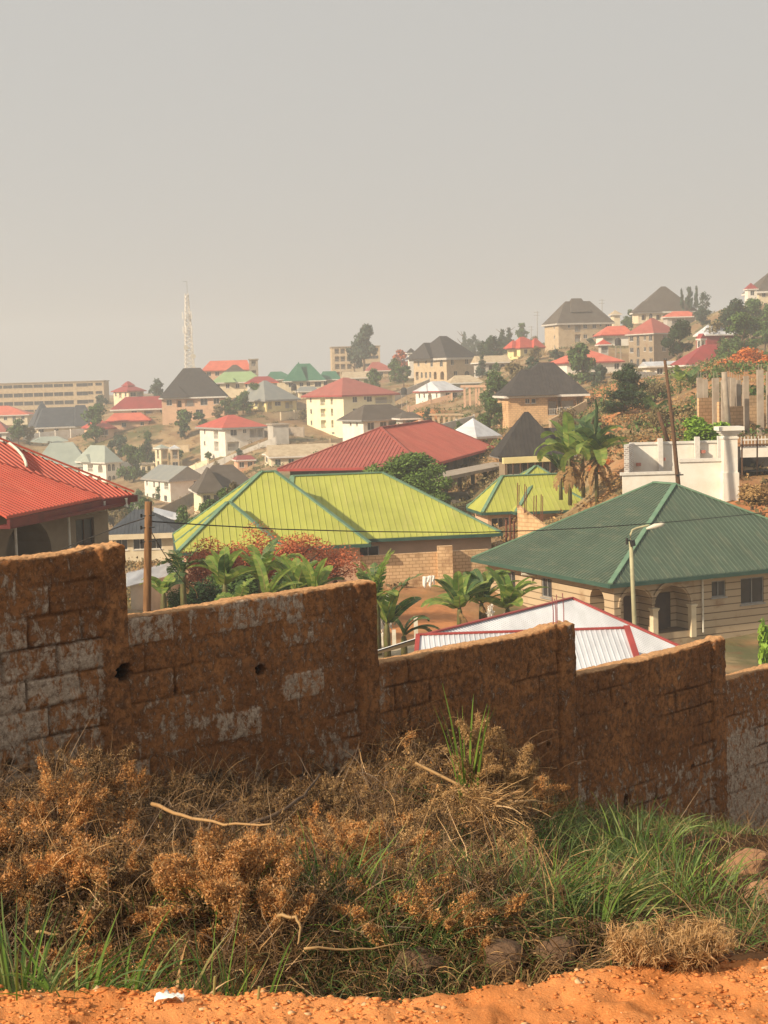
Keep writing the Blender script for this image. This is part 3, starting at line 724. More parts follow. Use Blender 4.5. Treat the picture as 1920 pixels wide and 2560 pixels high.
# black roof with the cream beam
H('black_roof_house', 'black metal roofed house with twin peaks and a cream porch beam beside the banana plants', 1250, 1440, 1141, 146, 6, 1070, L=1226, axis='u', rl=3.2, off=(.66,.5),
  roof='roof_black', wall='wall_taupe', oh=.7, rib=(.38,.05,.03), fascia='frame_grey', extra=((-.03,.86,-.06,.85,0,1.66,'u',.4),), wr=[[(.2,2.2,2.3,'o'),(.45,2.2,2.3,'o'),(.7,1.8,2.3,'o')]], thick=.1)
p = P(1257,1152,141); q = P(1384,1148,142)
pb = thing('porch_beam', 'sunlit cream beam on timber props in front of the black twin peaked roof', 'beam', (p.x,p.y,p.z-2.6))
mb = MB(); mb.bar((0,0,2.6),(q.x-p.x,q.y-p.y,2.6+.05),.4,.55); mb.build('beam','wall_yellow',pb)
for k in range(7): mb = MB(); x = (q.x-p.x)*(k+.3)/7; mb.tube([(x,0,-1.5),(x+.05,0,2.35)],.07,6); mb.build('prop','wood_dark',pb)
# left house, bright red ribbed roof
def left_house():
    R_ = P(335, 1236, 80); Lp = P(0, 1284, 70)
    d = Vector((R_.x-Lp.x, R_.y-Lp.y, 0)).normalized(); th = math.atan2(d.y, d.x); d2 = Vector((-d.y, d.x, 0))
    ze = R_.z; a = 24; b = 17; c = R_-d*a
    g = -12.2; t = thing('red_roof_house', 'near house at the left edge, bright red ribbed roof and taupe walls', 'house', (c.x, c.y, g), th)
    inv = Matrix.Rotation(-th, 4, 'Z') @ Matrix.Translation(-Vector((c.x, c.y, g)))
    E = ze-g; oh = 1.0
    hz = 4.9; rf = []
    apex_u = a-9.5; 
    A, B, Cc, D = Vector((0,0,E)), Vector((a,0,E)), Vector((a,b,E)), Vector((0,b,E))
    # slope of the eave face fixed so that the hip outline passes (0,1105)
    def hipx(h):
        w_ = t_m @ Vector((a-b/2*.92, b/2, E+h)); return w_
    t_m = inv.inverted()
    def ylo(h):
        p, q = t_m @ B, t_m @ Vector((a-b/2*.92, b/2, E+h)); P1, P2 = proj(p), proj(q)
        return P1[1]+(P2[1]-P1[1])*(0-P1[0])/(P2[0]-P1[0])
    h = solve(ylo, 1, 9, 1103)
    q = Vector((a-b/2*.92, b/2, E+h)); p = Vector((b/2, b/2, E+h))
    fs = [[A,B,q,p],[Cc,D,p,q],[B,Cc,q],[D,A,p]]
    mb = MB()
    for f in fs: mb.poly(f)
    for k in range(4):
        K = [A,B,Cc,D]; dz = Vector((0,0,-.2)); mb.poly([K[k]+dz, K[(k+1)%4]+dz, K[(k+1)%4], K[k]])
    mb.poly([x+Vector((0,0,-.2)) for x in (D,Cc,B,A)])
    for f in fs: ribs(mb, f, .34, .085, .055)
    # lower lit slope lapping over the front eave
    n = (q-A).cross(B-A).normalized(); n = n if n.z > 0 else -n
    def onplane(px, py):
        cam0 = inv @ Vector((0,0,0)); dr = (inv.to_3x3() @ P(px, py, 1.0)); k = (A-cam0).dot(n)/dr.dot(n); return cam0+dr*k
    e = onplane(247, 1243); w1 = onplane(0, 1164); w2 = w1+(w1-e)*1.5
    e.y = 0; e.z = E
    up = Vector((0,0,.15))
    l1 = Vector((w2.x-1.5, -2.9, E+.10))
    G = [e+up+Vector((0,-.05,-.03)), w2+up, l1+up*.5]
    mb.poly(G); mb.poly([g_-Vector((0,0,.12)) for g_ in G[::-1]])
    for i in range(3): mb.poly([G[i], G[(i+1)%3], G[(i+1)%3]-Vector((0,0,.12)), G[i]-Vector((0,0,.12))])
    ribs(mb, G, .42, .10, .06)
    ro = mb.build('roof', 'roof_nearred', t)
    cm = MB(); cm.bar(B+up, q+up, .32, .10); cm.bar(e+up*1.3, w2+up*1.3, .14, .05); cm.bar(p+up, q+up, .32, .1); cm.build('ridge_cap', 'roof_nearred', ro)
    fb = MB(); fb.bar(l1+Vector((0,-.08,-.24)), e+Vector((0,-.12,-.2)), .14, .34, 0); fb.bar(e+Vector((-.1,-.10,-.2)), B+Vector((.08,-.1,-.2)), .13, .34); fb.box(a+.01, a+.13, -.1, b, E-.38, E-.03)
    fb.bar(l1+Vector((.2,.3,-.42)), B+Vector((-.4,.3,-.42)), .55, .16)
    fb.build('gutter', 'gutter_red', t)
    # walls
    mb = MB(); wu = a-2*oh; s0 = lambda px: (onpl2(px)-oh)
    def onpl2(px):   # u of the wall plane at image column px
        cam0 = inv @ Vector((0,0,0)); dr = (inv.to_3x3() @ P(px, 1330, 1.0)); k = (oh-cam0.y)/dr.y; return (cam0+dr*k).x
    hs = []
    for x0, x1, zt, zl, kd in ((-95,-15,.75,3.2,'o'),(10,128,.62,3.1,'o'),(190,236,.98,2.35,'w')):
        hs.append((s0(x0), s0(x1), E-zl, E-zt, kd == 'o' and x0 > 0, 2.2 if kd == 'o' else .22, kd))
    panel(mb, (oh, oh, 0), (1,0,0), (0,1,0), wu, -1, E-.22, hs)
    panel(mb, (a-oh, oh, 0), (0,1,0), (-1,0,0), b-2*oh, -1, E-.22, []); panel(mb, (oh, oh, 0), (0,1,0), (1,0,0), b-2*oh, -1, E-.22, []); panel(mb, (oh, b-oh, 0), (1,0,0), (0,-1,0), wu, -1, E-.22, [])
    wl_ = mb.build('wall', 'wall_taupe', t)
    window((oh, oh, 0), (1,0,0), (0,1,0), hs[2], t, True, 'wood_dark')
    for px in (17, 152): mb = MB(); u = s0(px)+oh; mb.tube([(u, oh-.5, 0),(u, oh-.5, E-.4)], .07, 8); mb.build('veranda_post', 'pvc_white', t)
    for px in (212, 268): mb = MB(); u = s0(px)+oh; mb.tube([(u,-.25,E-.1),(u,-.3,E-.5),(u+.1,oh-.1,E-.72)], .085, 8); mb.build('downpipe', 'pvc_white', t)
    # loose curved pipe on the roof
    pts = [onplane(*xy)+n*.12 for xy in ((15,1108),(28,1118),(42,1130),(54,1144),(61,1158),(64,1171))]
    mt = inv.inverted(); mb = MB(); mb.tube([mt @ x for x in pts], .075, 8)
    o = mb.build('bent_pipe', 'pvc_white', smooth=True); tag(o, 'curved white plastic pipe lying on the bright red roof', 'pipe')
left_house()
# white sheet roofs with red trim, behind the wall
def white_house():
    z = P(1430,1497,62).z; A = Vector((1.2-2.4, 54-5.0, z)); B = P(1430,1497,62)
    dr_ = Vector((B.x-1.2, B.y-54, 0)).normalized(); A = Vector((1.35,54.0,z)); A0 = A
    dn = Vector((dr_.y, -dr_.x, 0)); t = thing('zinc_roof_house', 'low house under shiny white corrugated sheets edged with dull red trim', 'house', (5, 56, -13.3))
    off = Vector((5,56,-13.3)); S = .33
    Bx = B; D = Bx+dn*6.6-Vector((0,0,6.6*S)); E = A0+dn*6.6-Vector((0,0,6.6*S)); Bk = Bx-dn*4-Vector((0,0,4*S)); Ak = A0-dn*4-Vector((0,0,4*S))
    mb = MB(); fs = [[A0,Bx,D,E],[Ak,Bk,Bx,A0]]
    for f in fs: mb.poly([x-off for x in f]); mb.poly([x-off-Vector((0,0,.05)) for x in f[::-1]])
    for f in fs: ribs(mb, [x-off for x in f], .18, .06, .022)
    # cross wing, ridge facing the camera
    P1 = Vector((P(1045,1590,54).x, 54, z)); P2 = Vector((P(1562,1590,54).x, 54.15, z)); F1 = P1+Vector((-.35,-4.6,-1.6)); F2 = P2+Vector((.0,-4.6,-1.6)); K1 = P1+Vector((0,4,-1.45)); K2 = P2+Vector((0,3,-1.1))
    for f in ([P1,P2,F2,F1],[K1,K2,P2,P1]):
        g_ = [x-off+Vector((0,0,.02)) for x in f]; mb.poly(g_); mb.poly([x-Vector((0,0,.05)) for x in g_[::-1]]); ribs(mb, g_, .18, .06, .022)
    ro = mb.build('roof', 'roof_white', t)
    tb = MB(); u = Vector((0,0,.05))
    for p, q, w_, h_ in ((A0,Bx,.15,.05),(Bx,D,.15,.06),(Bx,Bk,.15,.06),(P1,P2,.17,.06),(P1,F1,.16,.06),(P2+Vector((.1,0,0)),F2+Vector((.1,0,0)),.2,.16),(P2+Vector((.1,0,0)),K2+Vector((.1,0,0)),.2,.16)):
        tb.bar(p-off+u, q-off+u, w_, h_)
    tb.build('trim', 'trim_red', t)
    mb = MB()
    mb.poly([x-off for x in (P2+Vector((-.5,0,-.15)), F2+Vector((-.5,.2,-.1)), K2+Vector((-.5,-.2,-.1)))])
    for a, b in ((F1+Vector((.6,.7,0)), F2+Vector((-.6,.7,0))),):
        p = a-off; q = b-off; mb.poly([(p.x,p.y,-1),(q.x,q.y,-1),(q.x,q.y,p.z-.1),(p.x,p.y,p.z-.1)])
    q = F2-off; r = K2-off; mb.poly([(q.x-.6,q.y+.7,-1),(r.x-.6,r.y-.3,-1),(r.x-.6,r.y-.3,q.z-.1),(q.x-.6,q.y+.7,q.z-.1)])
    for a, b in ((E,D),(D,Bx),(Bx,Bk)):
        p = a-off; q = b-off; cen = (sum(((x-off) for x in (A0,Bx,D,E)), Vector()))/4; p = p+(cen-p)*.08; q = q+(cen-q)*.08; zt = min(p.z,q.z)-.15
        mb.poly([(p.x,p.y,-1),(q.x,q.y,-1),(q.x,q.y,zt),(p.x,p.y,zt)])
    mb.build('wall', 'wall_peach', t)
white_house()
# ---------------------------------------------------------------- white compound on the right
def compound():
    o = P(1562,1240,108); o.z = -12.5; t = thing('white_compound_wall', 'white plastered boundary wall with capped steps, posts and a big moulded pillar on the right', 'wall', o)
    def lp(px, py, Y): return P(px, py, Y)-o
    def slab(name, x0, x1, Y, yt, yb, m, th=.3, Yb=None):
        a = lp(x0, yt[0], Y); b = lp(x1, yt[1], Y); zb = lp(x0, yb, Y).z if yb else -2.0
        mb = MB(); mb.add([(a.x,a.y,zb),(b.x,b.y,zb),(b.x,b.y+th,zb),(a.x,a.y+th,zb),(a.x,a.y,a.z),(b.x,b.y,b.z),(b.x,b.y+th,b.z),(a.x,a.y+th,a.z)],
            [(3,2,1,0),(4,5,6,7),(0,1,5,4),(1,2,6,5),(2,3,7,6),(3,0,4,7)]); return mb.build(name, m, t)
    slab('lower_wall', 1557, 1697, 108, (1189,1185), None, 'wall_white'); slab('coping', 1552, 1697, 107.9, (1182,1178), 1189, 'frame_white', .5)
    slab('lower_wall', 1697.5, 1812, 108, (1155,1152), None, 'wall_white'); slab('coping', 1697.5, 1813, 107.9, (1148,1145), 1156, 'frame_white', .5)
    slab('upper_wall', 1575, 1800, 112, (1112,1106), 1200, 'wall_white'); slab('coping', 1575, 1800, 111.9, (1107,1101), 1113, 'frame_white', .5)
    a = lp(1560,1112,108); b = lp(1577,1108,112); mb = MB(); th = .3
    mb.add([(a.x,a.y+.1,a.z-3.5),(b.x,b.y,b.z-3.5),(b.x,b.y,b.z),(a.x,a.y+.1,a.z),(a.x+.35,a.y+.1,a.z-3.5),(b.x+.2,b.y,b.z-3.5),(b.x+.2,b.y,b.z),(a.x+.35,a.y+.1,a.z)],[(0,1,2,3),(4,5,6,7),(3,2,6,7),(0,3,7,4)])
    mb.build('side_wall', 'veneer_stone', t)
    for px, yt in ((1651,1096),(1743,1092),(1800,1090)):
        a = lp(px, yt, 111.6); mb = MB(); mb.box(a.x-.17,a.x+.17,a.y-.1,a.y+.3,a.z-3,a.z); mb.build('post','frame_white',t)
    for px, py in ((1596,1161),(1657,1148),(1757,1129)):
        a = lp(px, py, 111.75); mb = MB(); mb.box(a.x-.17,a.x+.17,a.y-.16,a.y+.1,a.z-.11,a.z+.11); l_ = mb.build('wall_lamp','steel_red',t)
    a = lp(1824, 1218, 107.6); top = lp(1824,1066,107.6).z; mb = MB(); x, y = a.x, a.y
    mb.box(x-.55,x+.55,y-.55,y+.55,a.z-1.5,a.z+1.05); mb.box(x-.48,x+.48,y-.48,y+.48,a.z+1.05,top-.55)
    mb.box(x-.55,x+.55,y-.55,y+.55,top-.85,top-.72); mb.box(x-.60,x+.60,y-.6,y+.6,top-.55,top-.42); mb.box(x-.72,x+.72,y-.72,y+.72,top-.42,top-.27); mb.box(x-.88,x+.88,y-.88,y+.88,top-.27,top)
    mb.build('pillar', 'wall_white', t)
    return t
compound()
def gate():
    p = P(1853,1230,110); t = thing('railing_gate', 'white railing and dark steel gate right of the moulded white pillar', 'gate', p)
    f = lambda px, py, Y=110: P(px, py, Y)-p
    mb = MB(); a = f(1853,1100); b = f(2050,1094)
    for dz in (0, -.55): mb.bar(a+Vector((0,0,dz)), b+Vector((0,0,dz)), .08, .10)
    for k in range(24): x = a.lerp(b, k/23.); mb.bar(x+Vector((0,0,.25)), x-Vector((0,0,.6)), .05, .05, 0, (0,1,0))
    mb.build('rail', 'frame_white', t)
    mb = MB()
    for px in (1855,1893,1935,1980): a_ = f(px,1095); b_ = f(px,1190); mb.bar(a_, b_, .09, .09, 0, (0,1,0))
    a_ = f(1850,1113); b_ = f(2050,1107); mb.bar(a_, b_, .09, .12); mb.build('gate_frame', 'wood_dark', t)
    mb = MB(); a = f(1856,1180,113); b = f(2060,1172,113); mb.add([a, b, b+Vector((0,0,1.75)), a+Vector((0,0,1.75)), a+Vector((0,3,0)), b+Vector((0,3,0)), b+Vector((0,3,1.75)), a+Vector((0,3,1.75))], [(4,5,6,7),(0,4,7,3),(0,1,5,4)])
    mb.build('recess', 'dark_inside', t)  # shade of the opening put into the near-black colour
    mb = MB(); a = f(1852,1131,112.7); b = f(2050,1126,112.7); mb.bar(a, b, .3, .75); mb.build('sill_band', 'wall_white', t)
gate()
# unfinished columns and block walls above it
def columns():
    Yc = 128; p = P(1830,1075,Yc); t = thing('unfinished_building', 'roofless building site of bare concrete columns on tan block walls, upper right', 'building', p)
    f = lambda px, py, Y=Yc: P(px, py, Y)-p
    for px, yt, yb, Y, r in ((1750,944,1050,131,.22),(1764,948,1040,133,.2),(1790,945,1060,128,.26),(1812,950,1068,126,.25),(1822,942,1040,131,.2),(1833,945,1050,130,.2),(1847,950,1050,132,.2),(1866,940,1050,128,.2),(1863,955,1040,133,.2),(1901,924,1052,127,.24),(1901+22,930,1060,130,.2)):
        a = f(px, yb, Y); b = f(px, yt, Y); mb = MB(); mb.box(a.x-r,a.x+r,a.y-r,a.y+r,a.z-1.5,b.z)
        for k in (-1, 1): mb.tube([(a.x+k*r*.5,a.y,b.z),(a.x+k*r*.5,a.y,b.z+.5)], .02, 4)
        mb.build('column', 'concrete', t)
    for x0, x1, y0, y1, Y, th in ((1745,1795,995,1078,130,.2),(1795,1815,1005,1085,127,.2),(1806,1895,1017,1090,129,.2),(1838,1898,990,1040,134,.2),(1905,2010,1000,1075,131,.2)):
        a = f(x0, y0, Y); b = f(x1, y0-(x1-x0)*.03, Y+1); z = f(x0, y1, Y).z-1
        wallbox(t, 'block_wall', (a.x,a.y,0), (b.x,b.y,0), z, a.z, th, 'block_peach')
    # tall palm-like trunk in front is a thing of its own
columns()
# ---------------------------------------------------------------- the town
H('institute_block', 'long four storey tan block with rows of dark openings at the far left', -90, 259, 963, 600, 1.5, 900, b=14, flat=True, roof='concrete', wall='wall_beigeblock', oh=.1, sh=3.25, cat='building', fr='concrete',
  wr=[[(.02+.0727*k, 3.6, 1.25) for k in range(11)]+[(.845,4.4,1.3),(.905,2,1.1),(.965,2.6,1.1)]]*1+[[(.02+.0727*k, 3.6, 1.5) for k in range(11)]+[(.845,4.4,1.5),(.905,2,1.2),(.965,2.6,1.1)]]*2+[[(.02+.0727*k, 3.6, 1.2) for k in range(11)]], wl=[2,2,2])
H('two_tier_house', 'cream house with a two tier maroon hat roof beside the long tan block', 318, 366, 977, 520, 30, 960, L=277, roof='roof_maroon', wall='wall_cream', wl=[[(.2,1.6,1.4),(.55,2.4,2,'o'),(.85,1.4,1.3)],[(.2,1.4,1.2),(.6,1.6,1.3)]], wr=[[(.3,2,1.4),(.75,2.4,1.8,'o')],2], extra=((.3,.7,.3,.7,.75,1.4,'u',.8),), fascia='trim_red')
H('steep_black_roof_house', 'house under a tall steep black roof below the telecom mast', 397, 565, 995, 430, 3, 920, b=15, axis='u', rl=4.8, off=(.48,.5), wall='wall_peach', wr=[[(.12,1.5,1.6),(.28,1.4,2.2,'A'),(.45,2.6,2.2,'o'),(.68,2,1.8),(.88,1.6,1.6)],[(.3,2,2,'o'),(.6,2,1.6)]],
  extra=((.05,.45,-.05,.4,0,.42,'u',1),), thick=.3)
H('orange_roof_house', 'peach house with a pale orange roof on the skyline right of the mast', 503, 628, 926, 520, 5, 901, b=11, axis='u', rl=12.5, off=(.55,.5), roof='roof_coral', wall='wall_peach', wr=[[(.12,1.4,1.4),(.3,1.4,1.4),(.55,1.4,1.4),(.8,1.4,1.4)]], fascia='roof_coral')
H('stair_tower', 'unfinished concrete stair tower at the end of the pale orange roof', 622, 645, 900, 512, 5, 890, b=4, flat=True, roof='concrete', wall='concrete', oh=.05, wr=[[(.5,1.4,1.6,'o')],[(.5,1.4,1.6,'o')]], cat='tower')
H('brown_peak_house', 'dull green black pyramid roof rising behind the pale green roof', 552, 622, 936, 480, 4, 912, b=9, roof='roof_brownblack', wall='wall_grey', rl=1.2)
H('pale_green_roof_house', 'bungalow with a wide pale green roof below the pale orange roof', 526, 660, 957, 455, 3, 929, b=11, axis='u', rl=8, roof='roof_limefar', wall='wall_cream', wr=[5], extra=((.26,.48,-.1,.3,0,.62,'v',.1),))
H('teal_roof_house', 'cream house under a dark teal green roof with a pointed gable', 707, 815, 953, 470, 4, 909, b=12, axis='u', rl=4, off=(.5,.5), roof='roof_greenteal', wall='wall_cream', wr=[[(.15,1.4,1.3),(.42,1.1,1.2),(.6,1.1,1.2),(.85,2,1.5)],[(.3,1.4,1.3),(.8,1.6,1.3)]], extra=((.2,.56,-.04,.6,0,1.12,'v',.3),))
H('teal_wing_house', 'low dark teal wing right of the pointed teal gable', 797, 853, 949, 478, 4, 928, b=10, axis='u', rl=4, roof='roof_greenteal', wall='wall_cream', wr=[2])
H('teal_back_house', 'small dark grey green peaked roof left behind the teal green roof', 662, 742, 949, 500, 3, 929, b=10, axis='u', rl=3.5, off=(.35,.5), roof='roof_greenteal', wall='wall_cream', wr=[2])
H('dull_red_bungalow', 'tiny dull red roof between the pale green roof and the grey roof', 612, 697, 957, 452, 3, 941, b=8, axis='u', rl=4, roof='roof_maroon', wall='wall_white', wr=[3], fascia='roof_coral')
H('yellow_flats', 'two storey flats with a bright yellow side wall and grey hipped roof', 663, 752, 1000, 430, 38, 951, L=577, roof='roof_grey', wall='wall_yellow', oh=.9, wl=[[(.1,.9,1),(.32,1.3,1.3),(.48,1,.7),(.68,1.3,1.3),(.88,1.3,1.3)],[(.15,1.8,1.4),(.5,1.3,1.3),(.68,1.3,1.3),(.88,1.3,1.3)]],
  wr=[[(.12,1.3,2.2,'o'),(.38,2,1.2),(.75,2.6,2.2,'o')],[(.12,1.3,2.2,'o'),(.38,1.8,1.2),(.75,2.6,2.2,'o')]], rl=1, thick=.3, fascia='frame_grey')
H('four_storey_flats', 'white four storey apartment block with a brick red hipped roof, tallest near the centre', 855, 1000, 988, 400, 33, 944, L=753, axis='u', rl=1.5, off=(.42,.5), roof='roof_bigred', wall='wall_paleyellow', oh=1.0, sh=3.05, fascia='trim_red', cat='building',
  wl=[[(.31,1.1,2,'o'),(.55,2.6,2.2,'o'),(.88,.9,1.3)]]*3+[[(.3,1.4,.5),(.8,1.4,.5)]], wr=[[(.22,1.4,1.4),(.42,.8,.9),(.5,1.6,1.4),(.78,5.5,2.1,'o')],[(.22,1.4,1.4),(.45,1.6,1.3),(.78,5.5,2.1,'o')],[(.22,1.4,1.4),(.45,1.6,1.3),(.78,5,2.1,'o')],[(.22,1.4,1.3),(.45,1.6,1.3)]], thick=.3)
H('white_house', 'white house with a dark grey brown roof in front of the four storey flats', 904, 1046, 1050, 300, 30, 1011, L=842, axis='u', rl=6, roof='roof_brownblack', wall='wall_white', oh=.8, wl=[[(.3,.7,.7),(.6,.7,.7)]], wr=[[(.15,1.5,1.5),(.4,1.5,1.5),(.7,4.5,2,'o')],[(.2,1.4,1.3),(.5,1.4,1.3)]], fascia='frame_grey', thick=.2)
H('round_bay_house', 'raised white house with a flat red roof and tall porch columns on the slope', 556, 672, 1070, 370, 24, 1037, L=488, rl=1.5, roof='roof_red', wall='wall_white', oh=.9, wl=[[(.35,3.5,2.4,'o'),(.8,1.2,1.3)],[(.35,3.5,2.4,'o'),(.82,1.2,1.2)]], wr=[[(.22,1.6,1.4),(.5,.9,.9),(.72,1.8,2.2,'o'),(.9,1.5,2.2,'o')],[(.2,3,2.2,'o')]], fascia='frame_grey', thick=.3)
H('block_annex', 'plain grey plastered annex right of the raised white house', 682, 722, 1064, 362, 15, 1040, b=7, flat=True, roof='concrete', wall='wall_grey', oh=.05, cat='building')
H('long_shed', 'long low shed with a rusty beige roof behind the brick red roof', 672, 850, 1142, 300, 8, 1110, b=9, axis='u', rl='full', roof='roof_beige', wall='wall_cream', wr=[5], oh=.5)
H('arched_cottage', 'small cream gabled cottage with dark arched openings left of the long shed', 668, 735, 1135, 322, 28, 1117, L=655, axis='v', rl='full', roof='roof_beige', wall='wall_cream', oh=.4, wr=[[(.3,1.6,1.9,'A'),(.68,2,1.9,'A')]], wl=[1])
H('gabled_house', 'two storey white house with a grey sheet gable roof in the valley', 422, 518, 1201, 350, 33, 1163, L=352, axis='v', rl='full', roof='roof_grey', wall='wall_white', oh=.6, sh=3.1, wl=[[(.15,2.2,1.8,'o'),(.42,.9,1.5,'a'),(.62,.9,1.5,'a'),(.9,.8,1.2)],[(.2,1.6,1.4),(.5,.9,1.5,'a'),(.68,1.1,2,'d'),(.9,.8,1.2)]], wr=[[(.78,1.4,1.2)],[(.78,1.4,1.2)]], thick=.25, fascia='frame_grey')
H('brown_roof_bungalow', 'bungalow with a dark grey brown hipped roof left behind the lime green roof', 493, 655, 1231, 240, 14, 1162, b=11, axis='u', rl=3.2, off=(.48,.5), roof='roof_brownblack', wall='wall_paleyellow', oh=.7, wr=[[(.1,1.2,1.1),(.3,1.4,1.1),(.5,1.4,1.1)]], extra=((-.02,.42,-.1,.5,0,.97,'v',2.5),), thick=.2)
H('slate_roof_house', 'house with a blue black slate coloured roof and cream fascia behind the wooden pole', 262, 447, 1337, 160, 4, 1273, b=9, axis='u', rl=1.2, off=(.44,.5), roof='roof_blueblack', wall='wall_cream', oh=.7, rib=(.4,.04,.03), wr=[[(.15,1.2,1.2),(.45,1.4,1.2),(.72,1.2,1.2),(.93,.9,2.1,'d')]], thick=.45, fascia='wall_cream')
H('villa', 'white villa under stepped pale grey green roofs, main body', 80, 222, 1168, 400, 8, 1106, b=16, axis='u', rl=6, roof='roof_greygreen', wall='wall_white', wr=[4,4], sh=3.0)
H('villa_wing', 'white two storey wing with arched windows and a gabled porch, pale grey green roof', 262, 308, 1156, 392, 42, 1113, L=185, axis='v', rl=7, roof='roof_greygreen', wall='wall_white', oh=.7, wl=[[(.2,2.2,2.2,'A'),(.55,2.6,2.2,'o'),(.85,.9,1.8,'a')],[(.25,2,2,'A'),(.55,1.6,1.3),(.85,.9,1.8,'a')]], wr=[[(.25,.9,1.8,'a'),(.55,.9,1.8,'a')],[(.25,.9,1.6,'a'),(.55,.9,1.6,'a')]], extra=((-.08,.35,.45,.75,0,.45,'u',1.5),))
H('rear_villa', 'pale grey roof rising behind the stepped grey green villa', 38, 198, 1119, 432, 6, 1091, b=11, axis='u', rl=5, roof='roof_greygreen', wall='wall_cream', wr=[4])
H('arched_bungalow', 'cream bungalow with arched porch under a charcoal roof in front of the long tan block', 89, 245, 1069, 470, 20, 1018, L=68, axis='u', rl=9.5, off=(.45,.5), roof='roof_blueblack', wall='wall_cream', oh=.7, wr=[[(.06,1.6,1.4),(.32,1.4,1.3),(.55,1.8,2.4,'A'),(.72,2.6,2.4,'A'),(.88,1.8,2.4,'A')]], wl=[2], extra=((.0,.42,.3,1.0,0,1.32,'u',.5),(.62,.98,-.04,.9,0,1.08,'u',3)), thick=.35)
H('coral_roof_house', 'peach house with a coral hipped roof beside the charcoal roof', 240, 292, 1071, 425, 22, 1047, L=203, axis='v', rl=3, roof='roof_red', wall='wall_peach', oh=.7, wl=[[(.5,1.1,1.5),(.8,1,1.2)],[(.5,1.2,1.3)]], wr=[[(.4,2,1.4)],[(.5,1.8,1.5)]], fascia='trim_red')
H('coral_roof_annex', 'flatter coral roof adjoining on the right of the peach house', 262, 376, 1053, 432, 5, 1032, b=11, axis='u', rl=7.5, off=(.47,.5), roof='roof_coral', wall='wall_peach', wr=[[(.4,1.2,1.2),(.85,1,1)]], fascia='trim_red')
H('edge_red_house', 'pinkish red roof at the left edge in front of the long tan block', -70, 72, 1040, 520, 3, 1015, b=12, axis='u', rl=9, off=(.35,.5), roof='roof_coral', wall='wall_cream', wr=[6])
H('edge_red_cottage', 'corner of a dark pink roof cut by the left edge above the bright red roof', -90, 20, 1083, 430, 3, 1050, b=11, axis='u', rl=6, off=(.45,.5), roof='roof_bigred', wall='wall_white', wr=[3])
H('wide_maroon_house', 'wide dull red roofed bungalow left below the steep black roof', 275, 465, 1024, 452, 5, 991, b=10, axis='u', rl=11.5, off=(.45,.5), roof='roof_maroon', wall='wall_cream', wr=[[(.3,1.6,1.3),(.5,2.5,1.8,'o'),(.7,1.6,1.3),(.9,2,1.3)]], thick=.35)
gzb = H('garden_gazebo', 'little square gazebo with an orange pyramid roof and dark columns', 406, 434, 1028, 440, 5, 1015, b=2.8, roof='roof_coral', wall='shutter_dark', oh=.3, sh=3.2, wr=[[(.5,1.0,2.6,'o')]], cat='gazebo', fascia='trim_red')[0]
H('pavilion', 'unfinished cream two storey pavilion with a small pyramid roof in the valley', 400, 424, 1120, 395, 32, 1111, L=383, roof='roof_greygreen', wall='wall_cream', oh=.3, sh=3, wl=[[(.5,1.2,2.4,'o')],[(.5,1.2,2.4,'o')]], wr=[[(.5,1.5,2.4,'o')],[(.5,1.5,2.4,'o')]], cat='building')
H('pavilion_annex', 'second small pyramid roofed bay right of the unfinished pavilion', 424, 450, 1121, 393, 10, 1112, b=4, roof='roof_white', wall='wall_beigeblock', oh=.3, wr=[[(.5,1.3,2.3,'o')],[(.5,1.4,1.2)]], cat='building')
H('tiny_block_hut', 'tiny cream roofless hut with two openings left below the unfinished pavilion', 352, 386, 1162, 398, 12, 1150, b=3.5, flat=True, roof='concrete', wall='wall_cream', oh=.05, wr=[[(.2,.8,1.2),(.6,.9,1.9,'o')]], cat='hut')
H('skeleton_flats', 'unfinished five level concrete frame block standing behind the tall tree on the skyline', 828, 950, 869, 600, 4, 860, b=14, flat=True, roof='concrete', wall='wall_beigeblock', oh=.1, sh=3.0, cat='building', fr='concrete',
  wr=[[(.11,1.8,2,'o'),(.23,1.8,2,'o'),(.36,1.8,2,'o'),(.5,2,2,'o'),(.72,4.5,1.2),(.9,2.6,1.2)]]*4)
H('beige_roof_shed', 'small pale beige roof in front of the concrete frame block', 858, 930, 945, 500, 6, 929, b=9, axis='u', rl='full', roof='roof_beige', wall='wall_cream', wr=[3])
H('small_red_roof', 'small red hipped roof right of the concrete frame block', 918, 990, 927, 540, 6, 905, b=10, axis='u', rl=2.5, off=(.35,.5), roof='roof_bigred', wall='wall_beigeblock', wr=[3,3])
H('mansion', 'tan two storey mansion with arched windows under a large black stepped roof, centre right', 1116, 1199, 894, 450, 42, 840, L=1023, axis='u', rl=3, off=(.48,.5), wall='wall_beigeblock', oh=.9, sh=3.4, fascia='wall_grey',
  wl=[[(.16,1.2,2,'a'),(.45,1,1.9),(.62,.7,1),(.85,.8,1.6)],[(.14,1.6,2.4,'A'),(.35,1.2,2.2,'A'),(.5,.8,1.8,'a'),(.63,.8,1.8,'a'),(.76,.8,1.8,'a'),(.9,1.2,2.4,'o')],[(.2,1.4,1.2)]], wr=[[(.2,1.2,1.6),(.7,1.4,1.4)],[(.3,1.4,1.4),(.7,2.2,1.6,'a')]],
  extra=((-.08,.5,.35,1.02,0,.72,'u',3),), thick=.5)
H('small_black_hut', 'small black pyramid roof left behind the tan mansion', 1018, 1042, 882, 500, 8, 870, b=4, wall='wall_white')
